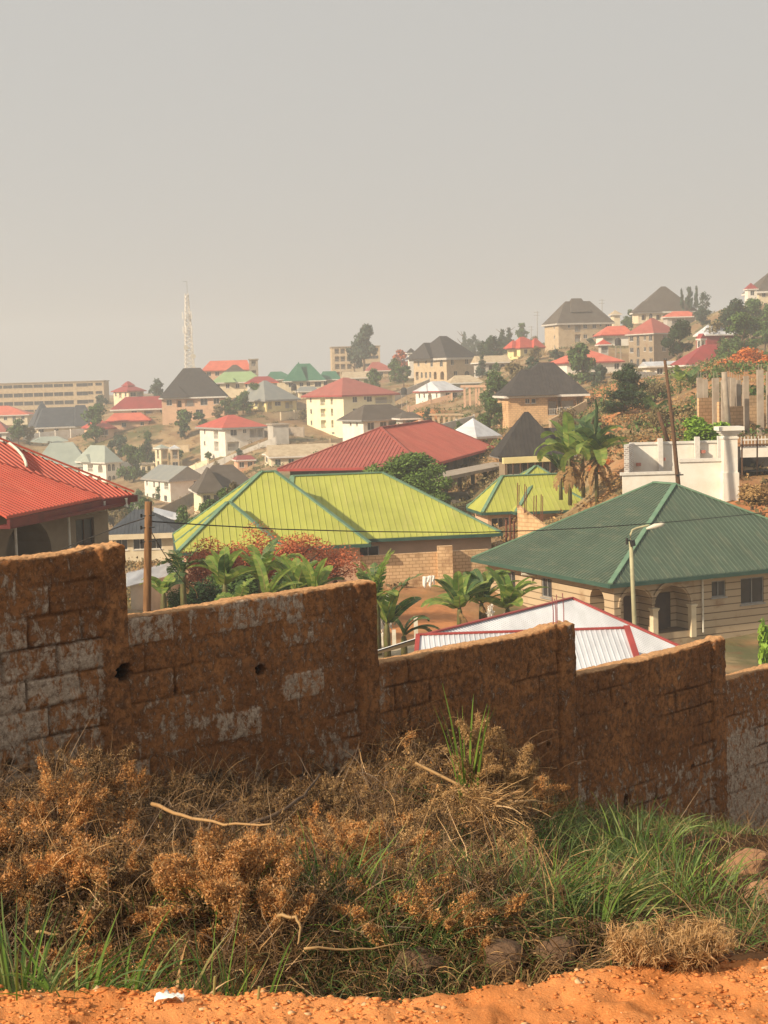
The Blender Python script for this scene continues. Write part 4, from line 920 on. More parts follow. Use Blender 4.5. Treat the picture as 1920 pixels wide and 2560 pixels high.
H('white_cottage', 'white cottage with a pale sheet roof and orange lit gabled entrance', 1099, 1160, 977, 380, 30, 953, L=1032, axis='u', rl=4, roof='roof_white', wall='wall_white', oh=.5, wl=[[(.15,.7,1.2),(.42,1.8,2.2,'A'),(.65,.7,1.2),(.85,.7,1.2)]], wr=[[(.35,1.1,1),(.7,1.3,1.2)]], extra=((-.06,.3,.42,.72,0,.75,'u',.8),), fascia='trim_red')
H('tan_roof_house', 'tan sheet roofed building right of the tan mansion', 1124, 1212, 957, 402, 8, 938, b=8, axis='u', rl=4, off=(.45,.5), roof='roof_beige', wall='wall_grey', wr=[[(.8,3.2,1.8,'o')]])
H('low_grey_house', 'low grey roofed house with white wall right of the grey brown roof', 1000, 1060, 1046, 290, 12, 1030, b=7, axis='u', rl=2, roof='roof_brownblack', wall='wall_grey', wr=[[(.5,2,1.6,'o')]])
H('cream_roof_shop', 'long cream sheet roof above the dark green trees on the ridge', 1196, 1278, 906, 420, 10, 889, b=9, axis='u', rl='full', roof='roof_beige', wall='wall_grey', wr=[[(.4,1.6,1.6,'A'),(.8,1.4,1.5,'a')]])
H('yellow_villa', 'small cream yellow villa with a bright red many hipped roof beside the tall tan block', 1300, 1362, 869, 470, 33, 842, L=1263, axis='u', rl=1.5, off=(.4,.5), roof='roof_red', wall='wall_yellow', oh=.5, wl=[[(.4,1.6,2.2,'A')],[(.4,1.6,2,'o')]], wr=[[(.25,1.3,1.3),(.6,1.6,2.2,'o')],[(.25,1.3,1.3)]], extra=((-.15,.35,.3,.9,0,.7,'u',.6),(.5,1,-.08,.5,0,.85,'u',.8)), fascia='trim_red')
H('hilltop_block', 'tall tan three storey block with a broad charcoal hat roof on the hilltop', 1393, 1537, 808, 480, 17, 753, L=1354, axis='u', rl=8.5, off=(.5,.5), wall='wall_beigeblock', roof='roof_brownblack', oh=.7, sh=3.1, cat='building', fascia='wall_grey',
  wl=[[(.3,.8,1.1)],[(.3,.8,1.1)],[(.3,.8,1.1)]], wr=[[(.2,.8,.9),(.36,2,2.4,'o'),(.5,1.3,1.2),(.67,1.3,1.2),(.79,.7,.7),(.92,1.3,1.2)],[(.36,2,2.4,'o'),(.5,1.3,1.2),(.67,1.3,1.2),(.92,1.3,1.2)],[(.36,2,2.2,'o'),(.6,1.3,1.2)]], extra=((.3,.66,.2,.8,.5,1.13,'u',3.4),), thick=.4)
H('coral_wide_house', 'white walled house under a wide low coral roof below the tall tan block', 1412, 1562, 906, 370, 10, 874, L=1364, axis='u', rl=2, off=(.5,.5), roof='roof_coral', wall='wall_white', oh=.7, wr=[[(.22,1.4,1.4),(.5,1.4,1.4),(.92,1.2,1.4)],[(.3,1.3,1.2),(.9,1.3,1.2)]], fascia='trim_red')
H('stone_flats', 'unplastered tan three storey flats with arched stair windows and a red hipped roof', 1634, 1700, 832, 400, 36, 795, L=1563, axis='u', rl=1, roof='roof_bigred', wall='block_grey', oh=.6, sh=3.0, cat='building', fascia='wall_grey',
  wl=[[(.12,1.2,1.5),(.35,.8,1.2),(.62,1,2.6,'a'),(.88,1.3,1.3)],[(.12,1.2,1.3),(.35,.8,1.1),(.62,1,2.6,'a'),(.88,1.3,1.3)],[(.12,1.2,1.3),(.4,1.4,2,'A'),(.64,1,1.8),(.9,1,1.6,'a')]], wr=[[(.5,1.4,1.2)],[(.45,1.4,1.2)],[(.5,1.4,1.2)]])
H('coral_shop', 'low coral roofed white shop between the wide coral roof and the tan flats', 1502, 1584, 837, 425, 6, 815, b=9, axis='u', rl=5, off=(.6,.5), roof='roof_coral', wall='wall_white', wr=[[(.25,3.5,2.2,'o')],[(.2,2,2,'o'),(.6,2,2,'o')]], fascia='trim_red')
H('red_kiosk', 'tiny kiosk with a red pyramid roof among bushes beside the wide coral roof', 1497, 1529, 861, 398, 6, 848, b=4, roof='roof_red', wall='wall_grey', wr=[[(.5,1.6,1.8,'o')]], cat='kiosk')
H('pyramid_roof_mansion', 'cream mansion under a tall dark grey pyramid roof on the upper right skyline', 1592, 1745, 780, 520, 8, 716, L=1574, axis='u', rl=1.6, off=(.5,.5), wall='wall_cream', roof='roof_brownblack', wr=[[(.1,1.6,2.2,'A'),(.22,1.2,2,'a'),(.36,1.8,2.2,'A'),(.48,1.8,2.2,'A')],[(.2,1.6,2),(.5,1.6,2)]], extra=((-.05,.4,-.05,.5,0,.42,'u',2),), thick=.4)
H('coral_lean_to', 'coral lean-to roof on tall columns at the foot of the dark grey pyramid roof', 1664, 1752, 792, 500, 5, 778, b=6, axis='u', rl=5, roof='roof_coral', wall='wall_grey', wr=[[(.3,3,2.8,'o'),(.75,3,2.8,'o')],[(.3,2,2.4,'o'),(.75,2,2.4,'o')]], cat='porch')
H('ridge_cottage', 'tiny beige cottage on the ridge between the two dark roofed mansions', 1530, 1556, 786, 560, 8, 775, b=5, roof='roof_beige', wall='wall_cream')
H('maroon_wall_house', 'house with maroon walls and a bright white sheet roof on the right hillside', 1764, 1850, 836, 350, 14, 812, L=1733, axis='u', rl=2, off=(.35,.5), roof='roof_white', wall='wall_maroon', oh=.5, wr=[[(.55,.9,1.6),(.85,1.8,2,'o')],[(.5,1,1.4)]], wl=[[(.4,1.2,1.4)],[(.4,1.2,1.4)]], fascia='frame_white')
H('entrance_porch', 'white two storey gabled entrance porch left of the maroon walls', 1752, 1766, 846, 343, 30, 834, L=1740, axis='v', rl='full', roof='roof_maroon', wall='wall_white', oh=.15, wl=[[(.5,1,1.4)],[(.5,1,1.4)]], wr=[[(.5,.9,1.9,'A')],[(.5,.9,2,'A')]], cat='porch')
H('deep_maroon_house', 'deep maroon hipped roof half hidden by the orange shrubs on the right', 1712, 1852, 912, 300, 10, 861, b=9, axis='u', rl=3, off=(.62,.5), roof='roof_maroon', wall='wall_grey', wr=[3])
H('sheet_roof_store', 'low store with a whitish sheet roof below the tan flats', 1618, 1720, 915, 312, 5, 903, b=7, axis='u', rl='full', roof='roof_white', wall='wall_cream', wr=[[(.3,1.2,1.2)]])
H('corner_mansion', 'cream house under a dark grey roof cut by the top right edge', 1893, 2010, 728, 470, 6, 680, b=14, axis='u', rl=2, roof='roof_brownblack', wall='wall_cream', wr=[4,3], thick=.5)
H('turret', 'small turret with a brown pyramid cap beside the dark grey roof at the right edge', 1868, 1896, 722, 462, 6, 707, b=3.4, roof='roof_maroon', wall='wall_white', oh=.3, wr=[[(.5,1.2,1.4)]], cat='turret')
H('hillside_black_house', 'tan block house under a black ribbed roof with a column porch, right of centre', 1262, 1474, 990, 240, 4, 906, b=13, axis='u', rl=2.4, off=(.58,.5), roof='roof_black', wall='block_peach', oh=.6, rib=(.5,.05,.03), wr=[[(.25,.7,.7),(.33,.7,.7),(.6,2.2,2.8,'o'),(.78,3.4,2.6,'o'),(.93,1,2.4,'o')]],
  extra=((.02,.62,-.06,.9,0,.8,'u',1.5),), thick=.25)
H('pale_hip_house', 'small house under an off white hipped sheet roof above the brick red roof', 1191, 1254, 1092, 210, 40, 1045, L=1113, roof='roof_white', wall='wall_peach', oh=.5, wl=[[(.5,1.2,1.2)]], wr=[[(.3,1,1)]])
# concrete scaffold frames
def frame(name, label, pts, Y, ztop, h, m='concrete', beam=.5, group=None):
    p0 = P(pts[0], ztop, Y); t = thing(name, label, 'concrete frame', (p0.x, p0.y, p0.z-h)); n = len(pts)
    for px in pts:
        a = P(px, ztop, Y)-p0; mb = MB(); mb.box(a.x-.22,a.x+.22,a.y-.22,a.y+.22,-.8,h); mb.build('column', m, t)
    a = P(pts[-1], ztop, Y)-p0; mb = MB(); mb.bar((-.8,0,h+.2),(a.x+.8,a.y,h+.2+a.z),.9,beam); mb.build('beam', m, t)
    a.y += 5; mb = MB(); mb.bar((-.5,5,h+.2),(a.x+.5,a.y,h+.2+a.z),.9,beam); mb.build('beam', m, t)
frame('open_frame', 'open concrete frame with tall thin columns right of the white cottage', [1161,1174,1190,1197,1211], 330, 968, 5.5, 'wall_peach')
frame('stub_columns', 'row of short stub columns on the brown slope above the brick red roof', [1083,1096,1110,1123,1135,1148], 280, 1040, 2.5, 'wall_beigeblock', .25)

def cwall(px0, px1, py0, py1, Y0, Y1, h, m, label, th=.25):
    a = P(px0, py0, Y0); b = P(px1, py1, Y1); a.z = gz(a.x, a.y)+h; b.z = gz(b.x, b.y)+h; t = thing('compound_wall', label, 'wall', (a.x, a.y, a.z-h)); n = max(2, int((b-a).length/4))
    wallbox(t, 'wall_panel', (0,0,0), (b.x-a.x, b.y-a.y, 0), -2.5, h, th, m, h+b.z-a.z)
    for k in range(n+1):
        f = k/n; x, y = (b.x-a.x)*f, (b.y-a.y)*f; mb = MB(); mb.box(x-.17, x+.17, y-.2, y+.2, -2.5, h+.25+(b.z-a.z)*f); mb.build('pier', m, t)
cwall(475,690,1122,1112,366,360,2.2,'wall_grey','grey compound wall along the slope below the raised white house')
cwall(640,760,1090,1098,385,380,2.6,'concrete','long concrete retaining wall between the yellow flats and the annex')
cwall(380,470,1082,1072,412,408,1.8,'wall_beigeblock','beige wall crossing the brown slope above the unfinished pavilion')
cwall(430,520,1142,1150,380,372,1.6,'wall_cream','low cream wall on the slope right of the unfinished pavilion')
cwall(300,372,1052,1060,405,400,1.5,'wall_white','short white wall in front of the coral annex')
cwall(380,450,1058,1064,400,396,1.8,'wall_paleyellow','yellowish garden wall before the orange capped gazebo')
cwall(318,345,1198,1212,345,340,2.0,'wall_grey','short grey wall left of the two storey gabled house')
cwall(395,520,1272,1262,300,330,2.2,'wall_taupe','taupe wall running right from the foot of the gabled house')
cwall(770,880,1120,1108,345,350,2.4,'wall_beigeblock','tan wall at the foot of the four storey flats')
cwall(1020,1130,1012,1012,360,362,1.8,'wall_peach','peach retaining wall under the white cottage')
cwall(975,1075,1000,986,430,440,2.4,'wall_grey','grey wall left of the white cottage on the slope')
cwall(1095,1185,1078,1064,262,270,1.6,'wall_grey','low grey wall on the brown slope above the off white hipped roof')
cwall(1375,1465,1048,1038,225,232,1.6,'wall_beigeblock','low beige wall before the column porch of the hillside house')
cwall(1560,1640,952,948,280,290,2.0,'wall_white','white wall between the hollow trees and the tan flats')
cwall(1400,1500,945,950,345,335,1.8,'concrete','concrete wall under the wide coral roofed house')
cwall(60,215,1100,1092,440,450,1.8,'wall_white','white wall in front of the arched bungalow')
cwall(700,800,1000,992,420,430,2.2,'wall_cream','cream wall right of the yellow flats')
H('slope_cottage','small cottage with a dull red roof left of the arched gabled cottage', 590, 640, 1150, 345, 14, 1138, b=6, axis='u', rl=3, roof='roof_maroon', wall='wall_peach', oh=.4, wr=[2], cat='house')
H('outbuilding','grey outbuilding with a rusty roof between the white house and the stub columns', 1062, 1088, 1052, 285, 12, 1044, b=5, axis='u', rl='full', roof='roof_rust', wall='wall_taupe', oh=.3, wr=[1], cat='hut')
H('ridge_bungalow','long low bungalow with a rusty roof between the small red roof and the tan mansion', 955, 1020, 958, 490, 8, 948, b=8, axis='u', rl='full', roof='roof_rust', wall='wall_cream', oh=.4, wr=[3])
H('side_cottage','cream cottage with a grey roof just right of the teal green wing', 745, 800, 978, 452, 10, 966, b=8, axis='u', rl=4, roof='roof_grey', wall='wall_cream', oh=.4, wr=[2])
for k, (px, py, Y, lb) in enumerate(((735,975,440,'black water tank on a steel stand behind the yellow flats'),(1010,985,400,'black water tank left of the white cottage'),(1545,862,395,'black water tank beside the wide coral roofed house'))):
    p = P(px, py, Y); t = thing('water_tank', lb, 'water tank', p-Vector((0,0,3.2)), 0, 'black roof high water tanks')
    mb = MB(); mb.tube([(0,0,3),(0,0,4.4),(0,0,4.8),(0,0,4.95)], [.8,.8,.55,.25], 14); mb.build('tank', 'wire_black', t)
    for sx, sy in ((1,1),(1,-1),(-1,1),(-1,-1)): mb = MB(); mb.bar((sx*.7,sy*.7,-3),(sx*.6,sy*.6,3),.12,.12); mb.build('leg','concrete',t)
# ---------------------------------------------------------------- mast, poles, wires
def mast():
    Y = 480; base = P(474, 1000, Y); base.z = gz(base.x, base.y); top = P(466, 703, Y).z-base.z; t = thing('lattice_mast', 'tall pale lattice telecom mast with panel antennas rising on the skyline', 'telecom mast', base, .3)
    t.location.x = P(468, 850, Y).x+.4
    mb = MB(); n = 13; wd = lambda z: 1.75-1.35*(z/top)
    for sx, sy in ((1,1),(1,-1),(-1,1),(-1,-1)):
        mb.tube([(sx*wd(0), sy*wd(0), -1), (sx*wd(top*.72), sy*wd(top*.72), top*.72), (sx*.3, sy*.3, top*.9)], .13, 5)
    for i in range(n*2):
        z0 = top*.9*i/(n*2); z1 = top*.9*(i+1)/(n*2); a = wd(z0); b = wd(z1)
        for k in range(4):
            c0 = [(1,1),(1,-1),(-1,-1),(-1,1)][k]; c1 = [(1,1),(1,-1),(-1,-1),(-1,1)][(k+1)%4]
            mb.tube([(c0[0]*a,c0[1]*a,z0),(c1[0]*b,c1[1]*b,z1)], .075, 4); mb.tube([(c1[0]*a,c1[1]*a,z0),(c0[0]*b,c0[1]*b,z1)], .075, 4)
            mb.tube([(c0[0]*a,c0[1]*a,z0),(c1[0]*a,c1[1]*a,z0)], .06, 4)
    mb.build('lattice', 'frame_white', t)
    mb = MB(); mb.tube([(.2,0,top*.88),(.2,0,top)], .08, 5); mb.bar((.2,0,top-.15),(-1.0,0,top-.05),.12,.12); mb.build('top_spar', 'frame_grey', t)
    for z in (.70, .585):
        for k in range(5):
            an = k*2*PI/5+.4; x, y = 1.5*math.cos(an), 1.5*math.sin(an); mb = MB(); mb.box(x-.17,x+.17,y-.12,y+.12,top*z,top*z+2.2); mb.tube([(0,0,top*z+1),(x,y,top*z+1)],.05,4); mb.build('panel_antenna', 'cloth_white', t)
    for z, s in ((.40,1),(.47,-1),(.3,1)):
        mb = MB(); mb.tube([(s*1.1,-.9,top*z),(s*1.1,-1.35,top*z)],[.7,.75],14); mb.build('dish', 'pvc_white', t)
mast()
def pole(name, label, pts, r, m, group=None, arm=None, cat='utility pole'):
    b = pts[0]; t = thing(name, label, cat, b, 0, group); mb = MB(); mb.tube([p-b for p in pts], r, 12)
    mb.build('shaft', m, t, True); return t
YP = 30.
b = P(357, 1560, YP); b.z -= 1.5; tp = P(371, 1254, YP)
t = pole('utility_pole', 'weathered brown wooden pole standing just behind the stained block wall, leaning right', [b, b.lerp(tp,.3), b.lerp(tp,.6), b.lerp(tp,.85), tp], [.085,.082,.078,.074,.072], 'wood')
for k, f in enumerate((.80,.87,.93)):
    q = (b.lerp(tp, f)-b); mb = MB(); mb.tube([q+Vector((-.13,-.04,0)), q+Vector((.14,-.07,.01))], .012, 6); mb.tube([q+Vector((-.13,-.04,-.03)), q+Vector((-.13,-.04,.04))], .022, 8); mb.build('insulator', 'wire_black', t)
def wire(label, pts, r, n=30, grp=None):
    V = []
    for i in range(len(pts)-1):
        a = P(*pts[i]); c = P(*pts[i+1])
        V += [a.lerp(c, k/8.) for k in range(8)]
    V.append(P(*pts[-1])); mb = MB(); mb.tube(V, r, 5); o = mb.build('overhead_wire', 'wire_black'); tag(o, label, 'wire'); return o
wire('black overhead wire sagging from the wooden pole rightwards across the lime and dark green roofs', [(371,1303,30),(520,1313,33),(700,1323,36.5),(920,1329,40),(1180,1331,44),(1350,1326,46.5),(1500,1318,48.5),(1700,1303,51),(1920,1281,53.5),(2400,1225,58)], .014)
wire('black wire dropping from the wooden pole to the left house', [(370,1293,30),(310,1312,32),(255,1333,34),(180,1362,36),(110,1397,38),(40,1440,40)], .012)
wire('thin wire slanting down from the wooden pole to the banana plants', [(372,1318,30),(398,1365,32),(430,1415,35),(470,1470,38)], .010)
# lamp post
b = P(1593,1602,62); b.z = -13.6; tp = P(1577,1352,62); b.x = P(1593,1602,62).x; 
t = pole('street_lamp', 'thin yellowish street lamp with a curved arm in front of the dark green roof', [b, b.lerp(tp,.35)+Vector((0,0,0)), b.lerp(tp,.7), tp], [.11,.10,.088,.08], 'lamp_pole', cat='street lamp')
mb = MB(); pts = [P(1577,1356,62),P(1576,1336,62),P(1581,1325,62),P(1592,1320,62),P(1608,1316,62),P(1622,1313,61.9)]
mb.tube([p-b for p in pts], .04, 8); mb.build('arm', 'lamp_pole', t, True)
mb = MB(); a = P(1616,1322,61.9)-b; c = P(1661,1308,61.7)-b; d = (c-a)
mb.tube([a, a+d*.15, a+d*.5, a+d*.85, c], [.04,.07,.115,.10,.04], 10); mb.build('lamp_head', 'lamp_head', t, True)
mb = MB(); mb.tube([P(1580,1351,61.9)-b, P(1583,1365,61.9)-b], .11, 8); mb.bar(P(1566,1350,62)-b, P(1579,1352,62)-b, .06, .06); mb.tube([P(1567,1345,62)-b, P(1567,1361,62)-b], .05, 6); mb.build('bracket', 'wire_black', t)
# leaning brown pole by the compound, palm-like trunk, far T poles
b = P(1697,1225,104); tp = P(1662,900,104)
t = pole('utility_pole', 'tall slim brown pole leaning left in front of the white plastered boundary wall', [b-Vector((0,0,2)), b, b.lerp(tp,.5)+Vector((.06,0,0)), tp], [.17,.16,.13,.10], 'wood_dark')
mb = MB(); q = P(1690,1188,103.8)-(b-Vector((0,0,2))); mb.tube([q, q+Vector((.5,0,.02))], .05, 6); mb.build('step_bolt', 'wire_black', t)
t = pole('timber_post', 'short grey leaning post on the slope behind the white boundary wall', [P(1672,1110,114), P(1645,1030,114)], [.16,.13], 'wood_dark', cat='post')
t = pole('timber_post', 'thick bare tan trunk standing between the concrete columns and the moulded pillar', [P(1822,1080,118), P(1815,1000,118), P(1810,930,118)], [.24,.22,.20], 'concrete', cat='post')
for px, y0, y1, Y, lb in ((1343,855,778,600,'faint T shaped utility pole on the ridge left of the tall tan block'),(1505,800,748,600,'faint T shaped utility pole behind the right end of the tall tan block'),(1328,850,815,640,'smallest faint T shaped pole left of the tall tan block')):
    b = P(px, y0, Y); t = pole('utility_pole', lb, [b-Vector((0,0,3)), P(px, y1, Y)], .16, 'frame_grey'); z = P(px, y1, Y).z-b.z+3
    for dz in (.4, 1.6): mb = MB(); mb.bar((-1.1,0,z-dz),(1.1,0,z-dz),.15,.15); mb.build('crossarm', 'frame_grey', t)
# ---------------------------------------------------------------- odds and ends near the lime roof
def sheet_roof(name, label, quad, m, wallm, drop=2.2, cat='shed'):
    p = [P(*q) for q in quad]; o = (p[0]+p[1]+p[2]+p[3])/4; o.z = min(x.z for x in p)-drop
    t = thing(name, label, cat, o); mb = MB(); v = [x-o for x in p]
    mb.poly(v); mb.poly([x-Vector((0,0,.06)) for x in v[::-1]])
    for i in range(4): mb.poly([v[i], v[(i+1)%4], v[(i+1)%4]-Vector((0,0,.06)), v[i]-Vector((0,0,.06))])
    ribs(mb, v, .3, .05, .025)
    mb.build('roof', m, t); mb = MB(); c = sum(v, Vector())/4; w_ = [x.lerp(c, .12) for x in v]
    for i in range(4):
        a, d = w_[i], w_[(i+1)%4]; mb.poly([(a.x,a.y,-.8),(d.x,d.y,-.8),(d.x,d.y,d.z-.1),(a.x,a.y,a.z-.1)])
    mb.build('wall', wallm, t); return t
sheet_roof('tin_shed', 'long white sheet metal roof sloping down behind the wooden pole', [(316,1466,96),(463,1428,101),(463,1397,107),(316,1434,102)], 'roof_white', 'wall_grey')
sheet_roof('tin_shed', 'pale sheet roof at the back right of the wooden pole top, among trees', [(384,1291,185),(448,1300,185),(446,1283,191),(384,1268,191)], 'roof_white', 'wall_grey')
def lump(name, label, cat, px, py, Y, r, m, seed=0, group=None, sq=.75, n=14):
    p = P(px, py, Y); rnd = random.Random(seed); V = []; Q = []
    for i in range(n//2+1):
        for k in range(n):
            a = PI*i/(n//2); bb = 2*PI*k/n; d = Vector((math.sin(a)*math.cos(bb), math.sin(a)*math.sin(bb), math.cos(a)))
            s = 1+.45*float(fbm(d.x*1.3+seed, d.y*1.3+d.z*2, seed, 3))*2; v = d*s*r; V.append((v.x*1.15, v.y, v.z*sq))
    for i in range(n//2):
        for k in range(n): Q.append((i*n+k, i*n+(k+1)%n, (i+1)*n+(k+1)%n, (i+1)*n+k))
    o = qmesh(name, V, Q, m, smooth=False); o.location = p; tag(o, label, cat, group); return o
# cloths on the line by the yard wall
def cloth(px, py, Y, w_, h_, label, m='cloth_white'):
    p = P(px, py, Y); V = []; n = 8
    for j in range(n):
        for i in range(n):
            u, v = i/(n-1), j/(n-1); V.append(((u-.5)*w_*(1-.25*v*math.sin(u*9)), .06*math.sin(u*12+v*3), -v*h_*(.8+.35*math.sin(u*7))))
    o = qmesh('hanging_cloth', V, grid_quads(n, n), m, smooth=True); md = o.modifiers.new('thickness', 'SOLIDIFY'); md.thickness = .01
    o.location = p; tag(o, label, 'cloth'); return o
cloth(1066,1441,98,.5,.7,'white cloth hanging left of its neighbour before the yard wall'); cloth(1079,1439,98,.4,.75,'white cloth hanging with two narrow tails, rightmost before the yard wall')
for i, (px, py) in enumerate(((1040,1578),(985,1592),(953,1596))):
    p = P(px, py, 76.5); mb = MB(); mb.box(-.1,.1,-.1,.1,-1.2,[.75,.35,.25][i]); o = mb.build('stub_post', 'pvc_white'); o.location = p
    tag(o, ['tallest white stub post on the concrete slab by the dark banana leaves','short white stub post, middle one on the concrete slab','shortest white stub post on the concrete slab, next to the stained wall'][i], 'post')
p = P(960,1690,72); mb = MB(); a, c, d, e = [P(*q)-p for q in ((900,1700,70),(1100,1690,71),(1100,1590,76),(900,1600,76))]
zz = (P(1000,1612,76).z-p.z)
mb.add([(a.x,a.y,zz-1),(c.x,c.y,zz-1),(d.x,d.y,zz-1),(e.x,e.y,zz-1),(a.x,a.y,zz),(c.x,c.y,zz),(d.x,d.y,zz),(e.x,e.y,zz)], [(4,5,6,7),(0,1,5,4),(1,2,6,5),(2,3,7,6),(3,0,4,7)])
o = mb.build('concrete_slab', 'roof_beige'); o.location = p; tag(o, 'flat sandy concrete slab below the banana plants, right of the tall wall step', 'slab')
yard = None
# ---------------------------------------------------------------- foliage kits
RS = np.random.RandomState
def leafcloud(blobs, n, size, seed, flat=.5):
    r = RS(seed); bl = np.array(blobs, float); vol = (bl[:,3]*bl[:,4]*bl[:,5])**.75; idx = r.choice(len(bl), n, p=vol/vol.sum())
    d = r.normal(size=(n,3)); d /= np.linalg.norm(d, axis=1)[:,None]; rad = r.rand(n)**.36
    rad *= 1+.28*(vn(d[:,0]*2.7+idx*7, d[:,1]*2.7+d[:,2]*3.1, seed)-.5)*2
    c = bl[idx,:3]+d*rad[:,None]*bl[idx,3:6]
    nn = d*.8+r.normal(size=(n,3))*.8; nn /= np.linalg.norm(nn,axis=1)[:,None]
    a = np.cross(nn, r.normal(size=(n,3))); a /= np.linalg.norm(a,axis=1)[:,None]; b = np.cross(nn, a)
    s = size*(.55+.9*r.rand(n))[:,None]; a = a*s; b = b*s*flat
    V = np.stack([c-a, c-b*1.0+a*.1, c+a, c+b], 1).reshape(-1,3)
    return V, np.arange(n*4).reshape(-1,4)
def blobs_for(kind, seed):
    r = random.Random(seed); B = []
    if kind == 'broad':
        for k in range(15):
            a = r.uniform(0,6.28); q = r.uniform(0,.34); z = r.uniform(.34,.88); q *= 1.1-abs(z-.55)*1.2; s = r.uniform(.10,.17); B.append((q*math.cos(a), q*math.sin(a), z, s, s, s*.7))
    elif kind == 'dense':
        for k in range(20):
            a = r.uniform(0,6.28); z = r.uniform(.12,.88); q = r.uniform(.05,.34)*math.sqrt(max(.1,1-(z-.35)**2*2.2)); s = r.uniform(.11,.18); B.append((q*math.cos(a), q*math.sin(a), z, s, s, s*.8))
    elif kind == 'cone':
        for k in range(26):
            z = r.uniform(.08,.97); q = (1-z)*.30*r.uniform(.2,1); a = r.uniform(0,6.28); s = .05+.16*(1-z); B.append((q*math.cos(a), q*math.sin(a), z, s, s, s*.55))
    elif kind == 'tall':
        for k in range(13):
            a = r.uniform(0,6.28); z = [.42,.5,.55,.62,.7,.78,.86,.93][k % 8]; q = r.uniform(.08,.34)*(1.25-z); s = r.uniform(.10,.19); B.append((q*math.cos(a), q*math.sin(a), z, s, s, s*.5))
    elif kind == 'bush':
        for k in range(14):
            a = r.uniform(0,6.28); q = r.uniform(0,.36); z = r.uniform(.12,.75)*(1-q*.9); s = r.uniform(.12,.2); B.append((q*math.cos(a), q*math.sin(a), z, s, s, s*1.1))
    return B
KC = {}
def kit(kind, var, n, size):
    k = (kind, var, n)
    if k not in KC:
        V, Q = leafcloud(blobs_for(kind, var*13+len(kind)), n, size, var+3)
        me = qmesh(None, V, Q, 'leaf_green'); mb = MB(); r = random.Random(var)
        hi = {'broad':.6,'dense':.5,'cone':.9,'tall':.9,'bush':.4}[kind]
        pts = [(r.uniform(-.02,.02)*i, r.uniform(-.02,.02)*i, -.05+hi*i/4) for i in range(5)]; mb.tube(pts, [.045,.034,.028,.02,.012], 7)
        for j in range(7):
            i = r.randint(2,4); a = r.uniform(0,6.28); L = r.uniform(.12,.3); p = Vector(pts[i]); mb.tube([p, p+Vector((math.cos(a)*L*.5, math.sin(a)*L*.5, .05)), p+Vector((math.cos(a)*L, math.sin(a)*L, .16))], [.018,.012,.005], 5)
        tm = bpy.data.meshes.new('trunk'); tm.from_pydata(mb.v, [], mb.f); tm.materials.append(MAT['trunk_bark']); KC[k] = (me, tm)
    return KC[k]
MC = {}
def tree(kind, px, ytop, wpx, Y, label, m='leaf_green', n=1500, size=.045, var=None, cat='tree', name=None, group=None, base=None, H_=None):
    if base is None and Y > 150:
        want = ytop+1.3*wpx; best = None
        for k in range(31):
            y_ = Y*(.80+.4*k/30); q_ = P(px, ytop, y_); e_ = abs(proj(Vector((q_.x, q_.y, gz(q_.x, q_.y))))[1]-want)+abs(y_/Y-1)*40
            if best is None or e_ < best[0]: best = (e_, y_)
        Y = best[1]
    tp = P(px, ytop, Y); g = gz(tp.x, tp.y) if base is None else P(px, base, Y).z
    Hh = max(tp.z-g, 2.0); W_ = wpx/F*Y*1.22; var = (int(px)*7+int(ytop)) % 5 if var is None else var
    me, tm = kit(kind, var, n, size); key = (me.name, m)
    if key not in MC: mc = me.copy(); mc.materials.clear(); mc.materials.append(MAT[m]); MC[key] = mc
    o = thing(name or {'broad':'tree','dense':'tree','cone':'conifer','tall':'tall_tree','bush':'bush'}[kind], label, cat, (tp.x, tp.y, tp.z-Hh), (px*1.7) % 6.28, group)
    o.scale = (W_, W_, Hh)
    for nm, mm in (('crown', MC[key]), ('trunk', tm)):
        c = bpy.data.objects.new(nm, mm); COL.objects.link(c); c.parent = o
    return o
T = tree
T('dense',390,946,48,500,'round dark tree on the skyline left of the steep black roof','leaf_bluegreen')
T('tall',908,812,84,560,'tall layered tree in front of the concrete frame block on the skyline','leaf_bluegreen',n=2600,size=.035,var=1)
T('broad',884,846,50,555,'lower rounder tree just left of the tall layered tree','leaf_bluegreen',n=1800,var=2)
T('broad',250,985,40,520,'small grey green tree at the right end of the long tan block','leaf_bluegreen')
T('dense',236,1008,72,500,'green tree behind the right end of the charcoal roof','leaf_green')
T('cone',412,1004,28,430,'narrow dark conifer behind the orange capped gazebo','leaf_dark')
T('dense',640,955,44,440,'highest green tree of the clump left of the grey hipped roof','leaf_green')
T('dense',606,972,50,436,'middle green tree of the clump left of the yellow wall','leaf_green')
T('dense',572,992,48,430,'lowest green tree of the clump left of the yellow wall','leaf_green')
T('broad',545,1010,40,415,'thin grey green tree below the right corner of the steep black roof','leaf_scrub')
T('broad',460,1020,60,400,'tree in the garden right of the orange capped gazebo','leaf_green')
T('broad',500,1028,46,392,'tree above the raised white house with porch columns','leaf_green')
T('dense',330,1110,72,385,'big green tree in the valley right of the white villa wing','leaf_green',n=2200)
T('broad',300,1085,60,392,'grey green tree between the coral roof and the villa wing','leaf_bluegreen')
T('dense',362,1095,46,388,'dark tree left of the unfinished pavilion','leaf_dark')
T('broad',42,1045,58,440,'tree left of the arched bungalow','leaf_green')
T('broad',72,1062,40,430,'small tree touching the left wall of the arched bungalow','leaf_scrub')
T('dense',985,893,50,455,'green tree left of the tan mansion','leaf_green')
T('broad',1008,910,44,440,'tree hiding the lower left corner of the tan mansion','leaf_green')
T('broad',1003,872,50,520,'reddish brown tree left behind the tan mansion','blossom_rust')
T('dense',935,918,60,480,'low dark tree between the pale beige roof and the small red roof','leaf_green')
T('cone',1160,828,46,600,'conical grey green tree behind the black stepped roof, left one','leaf_bluegreen',n=1800)
